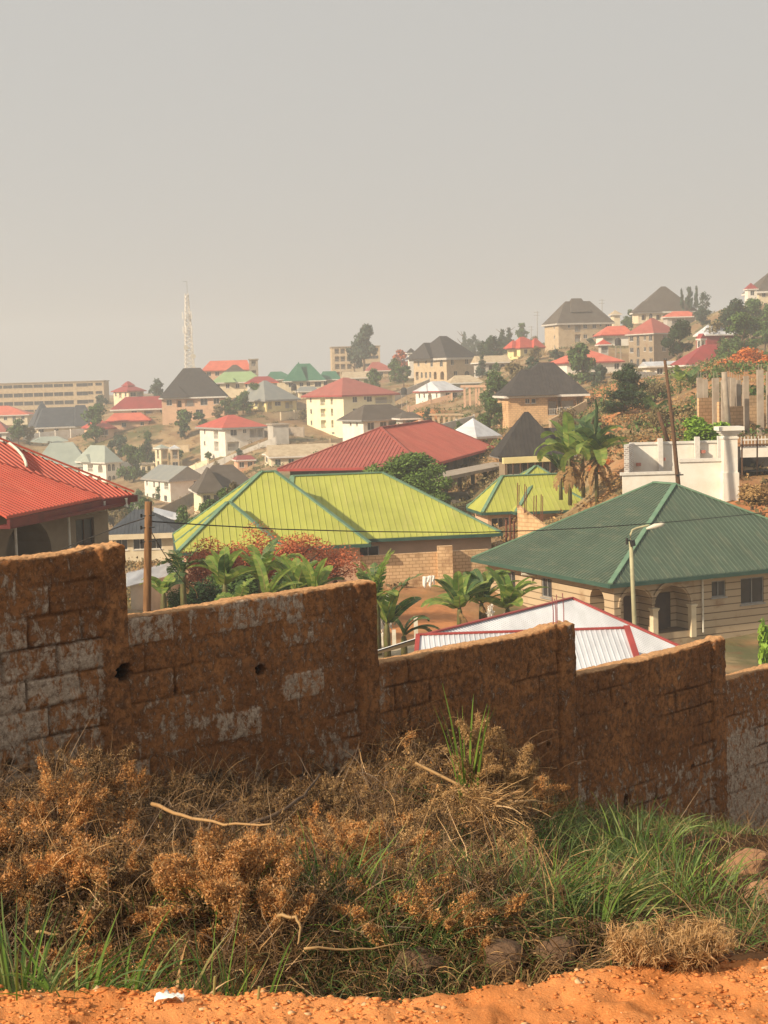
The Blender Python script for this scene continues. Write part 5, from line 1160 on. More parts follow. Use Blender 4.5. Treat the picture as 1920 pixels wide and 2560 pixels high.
T('dense',1185,836,38,590,'oval grey green tree behind the black stepped roof, right one','leaf_bluegreen')
T('dense',1232,838,62,540,'dark tree mass on the ridge, left one','leaf_dark',n=2200)
T('cone',1255,822,50,545,'dark tree with a pointed top on the ridge, centre one','leaf_dark',n=1900)
T('cone',1272,818,46,540,'dark tree with the tallest pointed top on the ridge','leaf_dark',n=1900)
T('dense',1212,852,50,520,'low dark tree at the foot of the ridge mass','leaf_dark')
T('dense',1213,861,24,430,'small pink flowering tree in front of the dark ridge trees','blossom_pink',n=700,size=.06,cat='flowering tree')
T('broad',1304,806,34,600,'small spiky tree on the ridge left of the tall tan block','leaf_green',n=700,size=.07)
T('dense',1335,838,40,560,'round bush left of the tall tan block','leaf_scrub')
T('dense',1243,918,84,262,'big rounded green tree left of the black ribbed hillside roof','leaf_green',n=4200,size=.030)
T('dense',1232,985,70,258,'lower green tree beside the pale concrete frame','leaf_green',n=3000,size=.035)
T('cone',1205,885,44,380,'dark spiky conifer right of the tan mansion','leaf_bluegreen')
T('dense',1290,905,70,330,'green tree behind the left slope of the black ribbed roof','leaf_scrub',n=2200)
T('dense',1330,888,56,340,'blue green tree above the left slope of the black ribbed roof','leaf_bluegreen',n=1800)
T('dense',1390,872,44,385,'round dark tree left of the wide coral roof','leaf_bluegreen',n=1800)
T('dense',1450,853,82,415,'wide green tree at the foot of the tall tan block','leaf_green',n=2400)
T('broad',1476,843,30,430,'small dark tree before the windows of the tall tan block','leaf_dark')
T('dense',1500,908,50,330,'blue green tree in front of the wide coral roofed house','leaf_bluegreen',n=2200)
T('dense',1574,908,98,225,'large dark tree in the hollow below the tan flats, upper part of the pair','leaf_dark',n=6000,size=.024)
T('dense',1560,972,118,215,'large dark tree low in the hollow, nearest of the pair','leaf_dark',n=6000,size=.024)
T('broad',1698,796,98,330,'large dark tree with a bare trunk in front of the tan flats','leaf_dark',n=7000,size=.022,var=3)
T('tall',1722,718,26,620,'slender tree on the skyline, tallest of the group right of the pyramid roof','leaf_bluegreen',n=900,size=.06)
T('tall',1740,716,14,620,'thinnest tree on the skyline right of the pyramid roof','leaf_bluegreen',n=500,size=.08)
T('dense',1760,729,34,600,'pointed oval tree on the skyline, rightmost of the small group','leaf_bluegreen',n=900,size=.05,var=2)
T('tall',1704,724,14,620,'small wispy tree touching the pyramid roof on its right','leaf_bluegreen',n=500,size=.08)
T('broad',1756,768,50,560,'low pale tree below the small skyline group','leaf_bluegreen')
T('dense',1784,796,70,420,'rounded green bushes right of the coral lean-to','leaf_scrub',n=2000)
T('dense',1832,740,90,440,'wide dark green tree on the right hilltop, left one','leaf_dark',n=5000,size=.028)
T('dense',1884,742,80,430,'wide dark green tree on the right hilltop below the turret','leaf_green',n=5000,size=.028)
T('dense',1930,755,80,425,'dark green tree at the right edge below the corner mansion','leaf_green',n=4500,size=.028)
T('dense',1856,778,110,400,'broad low green tree in front of the hilltop trees','leaf_green',n=5000,size=.028)
T('broad',1912,800,60,370,'green tree behind the orange shrubs at the right edge','leaf_green',n=2000)
T('bush',1815,832,60,330,'green bush at the right wall of the maroon house','leaf_green')
T('broad',1578,772,34,545,'dark round bush left of the cream pyramid roofed mansion','leaf_green',cat='bush')
T('dense',1565,788,40,535,'rounded bush below the ridge cottage','leaf_green',cat='bush')
T('dense',1008,1128,215,140,'dark mango tree rising between the brick red roof and the lime green roof','leaf_mango',n=16000,size=.017,var=0,cat='mango tree')
T('dense',1072,1152,150,138,'right hand lower part of the mango clump, against the concrete canopy','leaf_mango',n=9000,size=.02,var=4,cat='mango tree')
T('dense',938,1158,140,136,'smaller mango at the left of the clump, half behind the lime green roof','leaf_mango',n=6000,size=.02,var=3,cat='mango tree')
T('dense',560,1215,70,175,'green tree behind the upper left edge of the lime green roof','leaf_green',n=3000,size=.03)
T('broad',585,1200,50,170,'thin light green tree against the left edge of the lime green roof','leaf_scrub',n=1800,size=.035)
T('dense',490,1285,110,140,'dense green trees left of the lime green roof, lower one','leaf_green',n=6000,size=.022)
T('dense',455,1262,60,170,'green tree right of the pale sheet roof','leaf_green',n=2500,size=.03)
T('broad',520,1245,70,160,'palm like green tree below the brown hipped bungalow','leaf_green',n=2600,size=.035)
T('broad',280,1235,60,230,'bright garden tree right below the bright red roof corner','leaf_scrub',n=2200,size=.035)
T('dense',322,1245,60,222,'low green tree in front of the two storey gabled house','leaf_green',n=2200,size=.035)
T('broad',360,1240,50,240,'small green tree at the door side of the gabled house','leaf_green',n=1500)
T('bush',1760,1032,110,117,'bright green feathery bush on the bank behind the white boundary wall','leaf_bright',n=9000,size=.05,cat='bush',base=1112)
T('bush',1500,1125,80,135,'orange brown dried tree behind the banana plants','leaf_orange',n=3500,size=.03,cat='dry tree',base=1215)
T('bush',1540,1092,60,150,'green brown shrub left of the white boundary wall','leaf_scrub',n=2500,size=.03,cat='bush',base=1150)
for i, (px, yt, wp, Y, bs) in enumerate(((1870,850,110,225,940),(1905,868,100,200,960),(1825,885,110,215,950),(1785,905,80,210,955),(1880,905,110,190,975),(1735,915,70,215,960),(1640,945,90,200,1000))):
    T('bush',px,yt,wp,Y,['orange dried shrub highest on the right hillside','orange dried shrub at the right edge above the concrete columns','orange dried shrub beside the deep maroon roof','small orange shrub before the deep maroon roof','orange shrub just above the concrete columns','leftmost orange shrub below the deep maroon roof','brown scrub bush below the tan flats, beside the leaning pole'][i],'leaf_orange' if i < 6 else 'leaf_scrub',n=3000,size=.03,cat='dry shrub',name='dry_shrub',base=bs)
T('bush',1872,958,100,150,'dark green bush behind the bare concrete columns','leaf_green',n=3000,size=.03,base=1010)
for i, (px, yt, wp, Y, mm, lb) in enumerate(((1480,1010,80,170,'leaf_scrub','brownish scrub tree above the tall banana plant'),(1420,1000,70,185,'leaf_scrub','dry scrub right of the black ribbed roof porch'),(1640,1000,60,160,'leaf_scrub','scrub bush between the hollow and the leaning pole'),(1315,1005,40,232,'leaf_scrub','small bare shrub before the block wall of the hillside house'),(1600,1040,70,150,'leaf_green','green bush left above the white boundary wall'))):
    T('bush',px,yt,wp,Y,lb,mm,n=2500,size=.032,cat='bush')
r_ = random.Random(4)
for (px, yt, wp, Y) in ((455,1062,26,395),(520,1128,24,360),(445,1118,26,372),(540,1152,30,350),(610,1060,22,400),(690,1050,26,395),(735,1062,24,392),(760,1020,22,410),(800,985,26,430),(880,975,26,430),(925,962,30,430),(965,985,24,410),(1012,1040,24,330),(1070,1020,26,330),(1150,1050,26,262),(1172,1078,22,245),(1090,1052,22,275),(1290,1000,30,250),(1215,1040,28,235),(1395,1010,30,222),(1455,1058,30,200),(1620,985,36,215),(1665,960,34,250),(1340,862,28,420),(1240,905,30,380),(1585,868,26,410),(1700,880,30,300),(560,1175,28,300),(600,1120,22,355),(370,1075,24,400),(280,1118,26,390),(225,1118,28,405),(15,1092,30,425),(120,1112,24,430),(400,1215,30,300),(345,1222,30,290),(300,1262,34,220),(250,1275,34,215)):
    T('dense', px+r_.uniform(-4,4), yt, wp*r_.uniform(.85,1.2), Y, 'small bushy green tree growing between the town houses', r_.choice(['leaf_green','leaf_green','leaf_scrub','leaf_bluegreen']), n=900, size=.06, cat='small tree', name='small_tree', group='small trees between the town houses')
# hillside ground cover, scattered low scrub
def scrub(name, seed, n, m, ymin, ymax, hmax, size, label, mask):
    r = RS(seed); px = r.uniform(-500, 2500, n*3); Y = np.exp(r.uniform(math.log(ymin), math.log(ymax), n*3)); X = (px-960)/3840*Y
    k = mask(X, Y) > r.rand(n*3); X, Y = X[k][:n], Y[k][:n]; z = zfar(X, Y); c = np.stack([X, Y, z], 1); q = 26
    sc_ = r.uniform(.4, 1, len(c))*hmax; off = r.normal(size=(len(c), q, 3))*.42; off[...,2] = np.abs(off[...,2])*.8
    pts = (c[:,None,:]+off*sc_[:,None,None]).reshape(-1,3); nq = len(pts); nn = r.normal(size=(nq,3)); nn /= np.linalg.norm(nn,axis=1)[:,None]
    a = np.cross(nn, r.normal(size=(nq,3))); a /= np.linalg.norm(a,axis=1)[:,None]; b = np.cross(nn,a); s = (size*np.repeat(sc_, q)*(.5+r.rand(nq)))[:,None]
    V = np.stack([pts-a*s, pts-b*s*.6, pts+a*s, pts+b*s*.6], 1).reshape(-1,3)
    o = qmesh(name, V, np.arange(nq*4).reshape(-1,4), m); o['kind'] = 'stuff'; o['label'] = label; o['category'] = 'scrub'; return o
scrub('green_scrub', 1, 5200, 'leaf_green', 125, 620, 1.3, .17, 'low green scrub scattered over the hillsides between the houses', lambda X, Y: np.clip(fbm(X*.03, Y*.03, 5, 3)*3.2+.1, 0, 1))
scrub('dry_scrub', 2, 9000, 'leaf_scrub', 100, 620, 1.1, .17, 'dry brownish scrub scattered over the hillsides between the houses', lambda X, Y: np.clip(fbm(X*.04, Y*.04, 9, 3)*3+.5, 0, 1))
scrub('straw_grass', 3, 9000, 'leaf_straw', 85, 560, .8, .16, 'dry straw coloured grass patches on the open slopes', lambda X, Y: np.clip(fbm(X*.05, Y*.05, 19, 3)*3+.5, 0, 1)*(Y > 112))
# ---------------------------------------------------------------- banana plants
def banana_leaf(mb, o, az, L, w_, lift, droop, rnd, tatter=.3, mi=0):
    n = 16; h = Vector((math.cos(az), math.sin(az), 0)); s = Vector((-math.sin(az), math.cos(az), 0)); p = Vector(o); ang = lift; pts = []
    tw = rnd.uniform(-.5, .5)
    for i in range(n+1):
        pts.append((p.copy(), ang)); d = h*math.cos(ang)+Vector((0,0,1))*math.sin(ang); p = p+d*(L/n); ang -= droop/n*(.4+1.6*i/n)
    for i in range(n):
        for sd in (-1, 1):
            q = []
            rag = rnd.random()
            for k in (i, i+1):
                f = k/n; wd = w_*.5*min(1, (f/.12+.15))*math.sqrt(max(.02, 1-max(0, (f-.55)/.45)**2.2))
                if i < 1: wd *= .25
                c, an = pts[k]; up = (-h*math.sin(an)+Vector((0,0,1))*math.cos(an)); ss = (s*math.cos(tw)+up*math.sin(tw)); uu = up*math.cos(tw)-s*math.sin(tw)
                d2 = h*math.cos(an)+Vector((0,0,1))*math.sin(an)
                q.append((c, c+ss*sd*wd+uu*wd*(.28-.75*tatter*(rag if tatter > .4 else .4))+d2*L/n*.5))
            g = .16 if rnd.random() < tatter else 0.0
            e0 = q[0][1].lerp(q[1][1], g); mb.add([q[0][0], e0, q[1][1], q[1][0]], [(0,1,2,3)], mi)
    for i in range(n): mb.bar(pts[i][0], pts[i+1][0], .035*(1-i/n)+.008, .035*(1-i/n)+.008, 1)
def banana(px, py, Y, Hs, nl, L, label, seed, spread=1.0, m='banana_leaf', dead=2, lean=0, az0=None, w_=.7, group='banana plants', stems=1, tatter=.3, basez=None):
    if Y < 90: L *= .82; w_ *= .78
    b = P(px, py, Y); rnd = random.Random(seed); t = thing('banana_plant', label, 'banana plant', b, 0, group)
    mb = MB(); top = Vector((lean*Hs, 0, Hs)); mb.tube([(0,0,-.8), top*.4, top*.8, top], [.17,.15,.12,.07], 9); mb.build('pseudostem', 'banana_stem', t, True)
    for k in range(nl):
        az = (az0[k] if az0 else k*2.4+rnd.uniform(-.4,.4)); mb = MB(); lift = rnd.uniform(1.0, 1.45) if k >= nl*.4 else rnd.uniform(.45, .95)
        lift = lift*(1.1-.1*spread); banana_leaf(mb, top*rnd.uniform(.86,1.0), az, L*rnd.uniform(.8,1.1), w_, lift, rnd.uniform(.5,1.6)*spread, rnd, tatter)
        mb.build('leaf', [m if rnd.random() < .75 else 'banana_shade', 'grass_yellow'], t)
    if dead:
        mb = MB()
        for k in range(dead): banana_leaf(mb, top*rnd.uniform(.55,.9), rnd.uniform(0,6.28), L*.6, w_*.4, -.5, 1.1, rnd, .9)
        mb.build('dead_leaves', ['banana_dead','banana_dead'], t)
    return t
BG = 'banana plants behind the stained wall'
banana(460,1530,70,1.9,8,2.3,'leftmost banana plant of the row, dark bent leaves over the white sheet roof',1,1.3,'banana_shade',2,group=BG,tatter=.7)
banana(410,1535,66,1.0,6,1.7,'young banana plant just right of the wooden pole',2,1.0,'banana_leaf',1,group=BG)
banana(565,1545,68,1.6,11,2.5,'banana plant with broad grey green leaves, second clump from the wooden pole',3,.8,'banana_leaf',2,w_=.75,group=BG)
banana(600,1560,64,.9,5,1.6,'small banana plant with a tattered bright leaf leaning left over the wall top',4,.9,'banana_leaf',0,group=BG,az0=[2.6,3.6,.5,1.2,5.2],tatter=.6)
banana(655,1545,70,1.9,11,2.5,'banana plant with tall upright tattered leaves in the middle of the row',5,.7,'banana_leaf',3,group=BG,tatter=.6)
banana(668,1560,64,1.2,4,2.5,'banana plant with one long bright leaf arching right, centre of the row',6,.7,'banana_leaf',0,group=BG,az0=[.5,.3,2.2,5.8],w_=.5)
banana(745,1555,68,1.5,10,2.3,'banana plant with bright upright leaves, right of the long arching leaf',7,.6,'banana_leaf',2,group=BG)
banana(790,1545,66,1.2,5,2.1,'rightmost banana plant of the row, its leaf pointing up right before the tan wall',8,.6,'banana_leaf',0,group=BG,az0=[.4,.9,2.4,3.4,5.5])
banana(944,1592,66,1.7,10,2.7,'banana plant at the tall wall step, leaves rising beside its edge',9,.6,'banana_leaf',1,group='banana plants right of the wall step',tatter=.6)
banana(968,1610,66,.9,7,2.6,'banana plant right of the wall step with a long bright leaf to the upper right',10,.8,'banana_leaf',0,group='banana plants right of the wall step',az0=[.55,.75,1.1,2.2,3.6,5.3,-.3],w_=.8)
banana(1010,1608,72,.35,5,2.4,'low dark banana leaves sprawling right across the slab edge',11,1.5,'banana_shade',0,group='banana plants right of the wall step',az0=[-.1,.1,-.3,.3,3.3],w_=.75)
banana(1150,1560,74,.8,16,2.7,'banana plant with drooping tattered leaves in front of the yard wall, left stem',12,1.0,'banana_leaf',3,group='banana plants in the orange yard',tatter=.38)
banana(1205,1560,76,1.1,15,2.7,'banana plant in the middle of the orange yard clump with upright leaves',13,1.0,'banana_leaf',2,group='banana plants in the orange yard',tatter=.3)
banana(1270,1555,75,.7,12,2.7,'banana plant at the right of the orange yard clump, leaves reaching to the zinc roof',14,1.0,'banana_leaf',2,group='banana plants in the orange yard',tatter=.3,w_=.85)
banana(1425,1238,122,3.3,15,3.9,'tall banana plant left of the pair behind the small lime green roof',15,1.5,'banana_leaf',12,group='tall banana plants behind the small lime roof',tatter=.3,w_=1.05)
banana(1492,1236,120,3.3,15,3.9,'tall banana plant right of the pair, a flower stalk rising above it',16,1.5,'banana_leaf',12,group='tall banana plants behind the small lime roof',tatter=.3,w_=1.05)
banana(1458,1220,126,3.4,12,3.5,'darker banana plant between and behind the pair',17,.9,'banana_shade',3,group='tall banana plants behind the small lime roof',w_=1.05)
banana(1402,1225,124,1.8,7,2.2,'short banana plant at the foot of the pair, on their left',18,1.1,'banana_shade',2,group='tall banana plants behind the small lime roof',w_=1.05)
banana(1700,985,180,1.6,8,2.6,'banana plant on the slope below the deep maroon roof',19,1.0,'banana_leaf',1,group='banana plants on the right slope',w_=.7)
banana(1728,985,178,1.3,7,2.4,'banana plant closest to the concrete columns on the slope',20,1.0,'banana_shade',1,group='banana plants on the right slope',w_=.7)
banana(1640,1060,150,.8,7,2.4,'low wide banana clump left of the leaning brown pole',21,1.2,'banana_shade',0,group='banana plants on the right slope',w_=.7)
b = P(1489,1110,120); mb = MB(); pts = [P(1489,1110,120)-b, P(1490,1060,120)-b, P(1492,1020,120)-b, P(1488,998,119.8)-b]
mb.tube(pts, [.13,.18,.12,.05], 8); 
for k in range(16):
    q = pts[0].lerp(pts[2], .2+.7*k/16); a = k*2.1; mb.tube([q, q+Vector((.16*math.cos(a),.16*math.sin(a),.12))], [.07,.03], 5)
o = mb.build('flower_stalk', 'leaf_dark'); o.location = b; tag(o, 'dark knobbly flower stalk standing above the tall banana pair', 'flower stalk')
# shrubs between the bananas and the lime roof
for i, (px, yt, wp, bs, mm, Y, nn) in enumerate(((570,1298,200,1470,'blossom_rust',84,5200),(655,1282,190,1460,'blossom_rust',86,6200),(745,1296,180,1450,'blossom_rust',85,5200),(500,1340,170,1490,'blossom_rust',83,4200),(835,1340,150,1460,'blossom_rust',86,3600),(600,1395,230,1540,'leaf_green',76,9000),(500,1430,170,1560,'leaf_dark',73,7000),(720,1410,190,1530,'leaf_green',78,8000),(820,1440,90,1500,'leaf_scrub',84,3000),(440,1450,90,1550,'leaf_green',72,4000))):
    T('bush',px,yt,wp,Y,['rust coloured shrub left of centre before the lime green roof','tallest rust coloured shrub before the lime green roof','rust coloured shrub right of the tallest one','lowest rust coloured shrub near the white sheet roof','rust coloured shrub against the tan yard wall','wide green shrub filling the gaps between the bananas','dark green shrub right of the wooden pole','green shrub behind the upright banana leaves','dry green shrub at the left end of the yard wall','green shrub low beside the wooden pole'][i],mm,n=nn,size=.022 if i > 4 else .015,cat='shrub',name='shrub',base=bs)
for i, (px, py, wp, Y) in enumerate(((968,1478,46,72),(960,1492,30,71),(1225,1500,40,80),(1265,1520,36,79))):
    T('bush',px,py-16,wp,Y,['white flowering shrub right of the tall wall step','smaller white flowering shrub touching the wall step','white flowering shrub behind the yard bananas, left','white flowering shrub behind the yard bananas, right'][i],'flower_white',n=260,size=.07,cat='flowering shrub',name='flowering_shrub',base=py+24)
T('bush',1912,1528,44,60,'leafy green twig at the right edge before the barred window','leaf_bright',n=300,size=.12,cat='bush',base=1572)
T('bush',1890,1640,110,50,'yellowish dry grass clump behind the last wall step at the right','leaf_straw',n=5000,size=.03,cat='grass clump',name='grass_clump',base=1700)
T('bush',1880,1195,110,100,'dry yellow grass clump below the railing gate','leaf_straw',n=5000,size=.03,cat='grass clump',name='grass_clump',base=1262)
# ---------------------------------------------------------------- foreground slope: brush, grass, clods
def strands(base, az, L, wd, lift, droop, seed, segs=6, wob=.15, pw=1.4, tip=.15):
    r = RS(seed); n = len(base); base = np.asarray(base, float); P_ = [base]; p = base.copy(); hd = az.copy(); rl = r.uniform(-1.2, 1.2, n); S = []
    for i in range(segs+1):
        f = i/segs; an = lift-droop*f**pw; c, s_ = np.cos(hd), np.sin(hd)
        d = np.stack([c*np.cos(an), s_*np.cos(an), np.sin(an)], 1); up = np.stack([-c*np.sin(an), -s_*np.sin(an), np.cos(an)], 1); sd_ = np.stack([-s_, c, 0*c], 1)
        side = sd_*np.cos(rl)[:,None]+up*np.sin(rl)[:,None]; k = wd*(1-(1-tip)*f**1.6)*(.55+.45*min(1, f*4)); S.append((p.copy(), side*k[:,None]*.5))
        p = p+d*(L/segs)[:,None]; hd = hd+r.normal(size=n)*wob
    V = np.stack([np.stack([a-b, a+b], 1) for a, b in S], 1).reshape(n, -1, 3); m = 2*(segs+1)
    q = np.array([[2*i, 2*i+1, 2*i+3, 2*i+2] for i in range(segs)]); Q = (np.arange(n)[:,None,None]*m+q[None]).reshape(-1,4)
    return V.reshape(-1,3), Q
def join(parts):
    V = []; Q = []; M = []; o = 0
    for i, pr in enumerate(parts):
        v, q = pr[:2]; mi = pr[2] if len(pr) > 2 else 0
        V.append(v); Q.append(q+o); M.append(np.full(len(q), mi)); o += len(v)
    return np.concatenate(V), np.concatenate(Q), np.concatenate(M)
def bits(c, size, seed, asp=.45):
    r = RS(seed); n = len(c); nn = r.normal(size=(n,3)); nn /= np.linalg.norm(nn,axis=1)[:,None]
    a = np.cross(nn, r.normal(size=(n,3))); a /= np.linalg.norm(a,axis=1)[:,None]; b = np.cross(nn,a); s = (size*(.4+r.rand(n)))[:,None]
    V = np.stack([c-a*s, c-b*s*asp, c+a*s+nn*s*.4, c+b*s*asp], 1).reshape(-1,3); return V, np.arange(n*4).reshape(-1,4)
PILE = ([-200,0,120,260,340,500,700,850,960,1050,1180,1290,1340,1400,2600], [.40,.34,.5,.5,.30,.34,.36,.42,.62,.62,.70,.55,.25,.03,.02])
def slope_pts(n, seed, px0=-350, px1=2300, y0=5.9, dmin=.05, gate=None):
    r = RS(seed); px = r.uniform(px0, px1, n); rr = (px-960)/3840; yw = 14.1/(1.05-np.clip(rr, -2, .8)); f = r.rand(n)**1.15; Y = y0+(yw-dmin-y0)*f; X = rr*Y
    return X, Y, px, (yw-Y), f
def hpile(px, dist, Y): return np.interp(px, *PILE)*np.clip(1.25-dist/4.5, .22, 1)*np.clip((Y-6.2)/1.2, .1, 1)
r = RS(5)
# tangle of dead stems
X, Y, px, dw, f = slope_pts(66000, 11, y0=6.15); keep = (RS(1).rand(len(X)) < np.interp(px, [-300,1250,1420,1700,2300], [1,1,.30,.14,.3])); keep &= Y > np.interp(px, [0,500,750,1600,1750], [6.1,6.2,7.0,7.2,6.2]); X, Y, px, dw = X[keep], Y[keep], px[keep], dw[keep]
z = zfg(X, Y); hp = hpile(px, dw, Y)*np.clip(1+2.3*fbm(X*1.3, Y*1.3, 61, 3), .12, 2); u = r.rand(len(X))
k_ = r.rand(len(X)) < np.clip(.62+3.2*fbm(X*1.7, Y*1.7, 66, 3), .12, 1); X, Y, px, dw, z, hp, u = (q_[k_] for q_ in (X, Y, px, dw, z, hp, u))
base = np.stack([X, Y, z+hp*u**.8], 1); n = len(X)
a = strands(base, r.uniform(0,6.28,n), r.uniform(.12,.55,n), r.uniform(.003,.0075,n), r.uniform(-.3,1.2,n), r.uniform(-.5,2.4,n), 12, 5, .35)
cl = fbm(X*.9, Y*.9, 44, 3)+r.normal(size=n)*.10; mi = np.repeat(np.where(cl > .23, 1, 0), 5)
o = qmesh('dead_brush', a[0], a[1], ['brush_brown','brush_straw'], mi=mi); o['kind'] = 'stuff'; o['label'] = 'tangled dead brown stems covering the slope under the wall'; o['category'] = 'dead brush'
# curled dead leaves caught in it
X, Y, px, dw, f = slope_pts(210000, 13, y0=6.1); cf = fbm(X*1.5, Y*1.5, 22, 4); keep = (RS(3).rand(len(X)) < np.interp(px, [-300,1200,1400,1600,2300], [1,1,.25,.1,.2])*np.clip(.40+cf*4.5, .02, 1)); keep &= Y > np.interp(px, [0,500,750,1600,1750], [6.1,6.2,6.9,7.1,6.2]); X, Y, px, dw, cf = X[keep], Y[keep], px[keep], dw[keep], cf[keep]
z = zfg(X, Y); hp = hpile(px, dw, Y)*np.clip(1+2.3*fbm(X*1.3, Y*1.3, 61, 3), .12, 2); n = len(X); u = RS(4).rand(n)**.6
v, q = bits(np.stack([X, Y, z+hp*u], 1), np.full(n, .0145), 15); o = qmesh('leaf_litter', v, q, ['brush_brown','brush_orange'], mi=np.where(cf+RS(8).normal(size=n)*.07 > .20, 1, 0)); o['kind'] = 'stuff'; o['label'] = 'curled dead leaves caught in the tangled stems'; o['category'] = 'leaf litter'
def plume_field(name, n, seed, m, label, px0, px1, sz, per, Lr, Rr, y0=6.6, thr=.0):
    r = RS(seed); X, Y, px, dw, f = slope_pts(n, seed, px0=px0, px1=px1, y0=y0); g = fbm(X*.9+seed, Y*.9, seed, 3); k = (g > thr) & (Y > np.interp(px, [0,500,750,1600], [6.5,6.6,7.4,7.5])); X, Y, px, dw = X[k], Y[k], px[k], dw[k]; n = len(X)
    hp = hpile(px, dw, Y); z = zfg(X, Y)+hp*(.55+.6*r.rand(n)); L = r.uniform(*Lr, n); R_ = L*r.uniform(*Rr, n)
    d = r.normal(size=(n,3))*np.array([.7,.7,.4])+np.array([.1,-.2,.6]); d /= np.linalg.norm(d,axis=1)[:,None]
    t = r.rand(n, per)**.8; s = r.normal(size=(n,per,3)); s /= np.linalg.norm(s,axis=2)[...,None]
    w_ = R_[:,None]*(np.sin(np.clip(t*.9+.1,0,1)*PI)**.7)*r.rand(n,per)**.5
    c = np.stack([X,Y,z],1)[:,None,:]+d[:,None,:]*(t*L[:,None])[...,None]+s*w_[...,None]; c[...,2] -= .3*L[:,None]*t**2; c = c.reshape(-1,3)
    v = bits(c, np.full(len(c), sz), seed+1, .42); q = c[::4]; m_ = len(q); st = strands(q, r.uniform(0,6.28,m_), r.uniform(.015,.06,m_), np.full(m_,.0028), r.uniform(-.6,1.4,m_), r.uniform(-1,2.5,m_), seed+2, 3, .5)
    V, Q, M = join([(*v,0),(*st,1)]); o = qmesh(name, V, Q, m, mi=M); o['kind'] = 'stuff'; o['label'] = label; o['category'] = 'dead brush'
plume_field('dead_sprays', 620, 201, ['brush_brown','brush_tan'], 'dull brown feathery dead sprays in the tangle', -300, 1330, .010, 300, (.14,.34), (.18,.34))
plume_field('rusty_sprays', 560, 202, ['brush_orange','brush_orange'], 'rusty orange feathery dead sprays in the tangle', -300, 1000, .0095, 260, (.12,.26), (.2,.34), thr=.05)
plume_field('pale_sprays', 260, 203, ['brush_tan','brush_straw'], 'pale tan feathery dead sprays in the tangle', 750, 1330, .009, 240, (.14,.3), (.18,.3))
# dry grass hanging over the ditch bank
X, Y, px, dw, f = slope_pts(11000, 17, y0=6.0, px0=300, px1=1750); Y = 5.95+1.5*RS(2).rand(len(X)); X = (px-960)/3840*Y; n = len(X); z = zfg(X, Y)
r = RS(19); a = strands(np.stack([X,Y,z+.01],1), -1.57+r.normal(size=n)*.55, r.uniform(.15,.42,n), r.uniform(.004,.008,n), r.uniform(-.1,.9,n), r.uniform(.7,1.9,n), 23, 6, .1)
o = qmesh('hanging_straw', a[0], a[1], ['brush_brown','brush_straw'], mi=np.repeat((r.rand(n) > .78).astype(int), 6)); o['kind'] = 'stuff'; o['label'] = 'dry straw hanging over the bank of the ditch'; o['category'] = 'dry grass'
# green ground grass
X, Y, px, dw, f = slope_pts(75000, 23, y0=6.2); g = fbm(X*.8, Y*.8, 31, 3); dn = np.interp(px, [-300,0,200,700,850,1250,1340,1500,1780,1900,2300], [.30,.28,.16,.22,.5,.5,.60,.85,.85,.30,.3])
dn = dn*np.clip(.5+g*4, 0, 1.3)*np.where((px < 1250) & (dw < 2.2), .12, 1)*np.where((px > 1250) & (dw < .35), .35, 1); keep = RS(5).rand(len(X)) < dn; X, Y, px, dw = X[keep], Y[keep], px[keep], dw[keep]; n = len(X); r = RS(29)
big = np.interp(px, [-300,1250,1350,1500,1650,2300], [.8,.9,1.5,1.0,.75,.6])
a = strands(np.stack([X,Y,zfg(X,Y)+r.uniform(0,1,n)*.4*hpile(px,dw,Y)],1), r.uniform(0,6.28,n), r.uniform(.10,.30,n)*big, r.uniform(.004,.009,n), r.uniform(.7,1.5,n), r.uniform(.4,2.2,n), 31, 6, .08, tip=.08)
o = qmesh('green_grass', a[0], a[1], ['grass_green','grass_yellow'], mi=np.repeat((r.rand(n) > .93).astype(int), 6)); o['kind'] = 'stuff'; o['label'] = 'green grass growing through the slope, thickest at the right'; o['category'] = 'grass'
# distinct tufts
def tuft(px, py, n, L, label, seed, spread=.12, m=('grass_green','grass_bright'), wd=(.006,.012), lift=(.8,1.5), droop=(.3,2.0), az=None, fr=.25, lens=(.5,1), cat='grass tuft', name='grass_tuft', up=0, group='grass tufts on the slope', segs=8, near=0):
    p = hit(px, py)
    if near:
        q_ = P(px, py, near); p = Vector((q_.x, near, zg(q_.x, near)))
    if near: L *= 1.5; n = int(n*.8)
    p.z += up; r = RS(seed); az_ = r.uniform(0,6.28,n) if az is None else r.normal(size=n)*az[1]+az[0]
    rr = np.sqrt(r.rand(n))*spread; b = np.stack([np.cos(az_)*rr, np.sin(az_)*rr, np.zeros(n)-.02-up*.5], 1)
    a = strands(b, az_, L*r.uniform(*lens, n), r.uniform(*wd, n), r.uniform(*lift, n), r.uniform(*droop, n), seed+1, segs, .04, tip=.06)
    o = qmesh(name, a[0], a[1], list(m), mi=np.repeat((r.rand(n) < fr).astype(int), segs)); o.location = p; tag(o, label, cat, group); return o
tuft(30,2330,130,0.384,'largest grass tuft, tall arching blades at the left edge',1,0.120,near=4.2,lift=(.9,1.5))
tuft(105,2340,50,0.270,'grass tuft just right of the largest one at the left edge',2,0.075,near=4.2)
tuft(60,2420,50,0.192,'yellowing grass tuft below the largest one at the left edge',3,0.090,near=4.12,m=('grass_green','grass_yellow'),fr=.6)
tuft(185,2462,80,0.223,'short bright grass tuft at the road edge, lower left',4,0.068,near=4.12,m=('grass_green','grass_bright'),fr=.6,lift=(.5,1.4))
tuft(300,2440,28,0.240,'thin blades fanning right beside the short bright tuft',5,0.045,near=4.12,az=(.3,.7))
tuft(470,2440,60,0.273,'upright grass tuft left of the pair below the orange fluffy shrub',6,0.075,near=4.2)
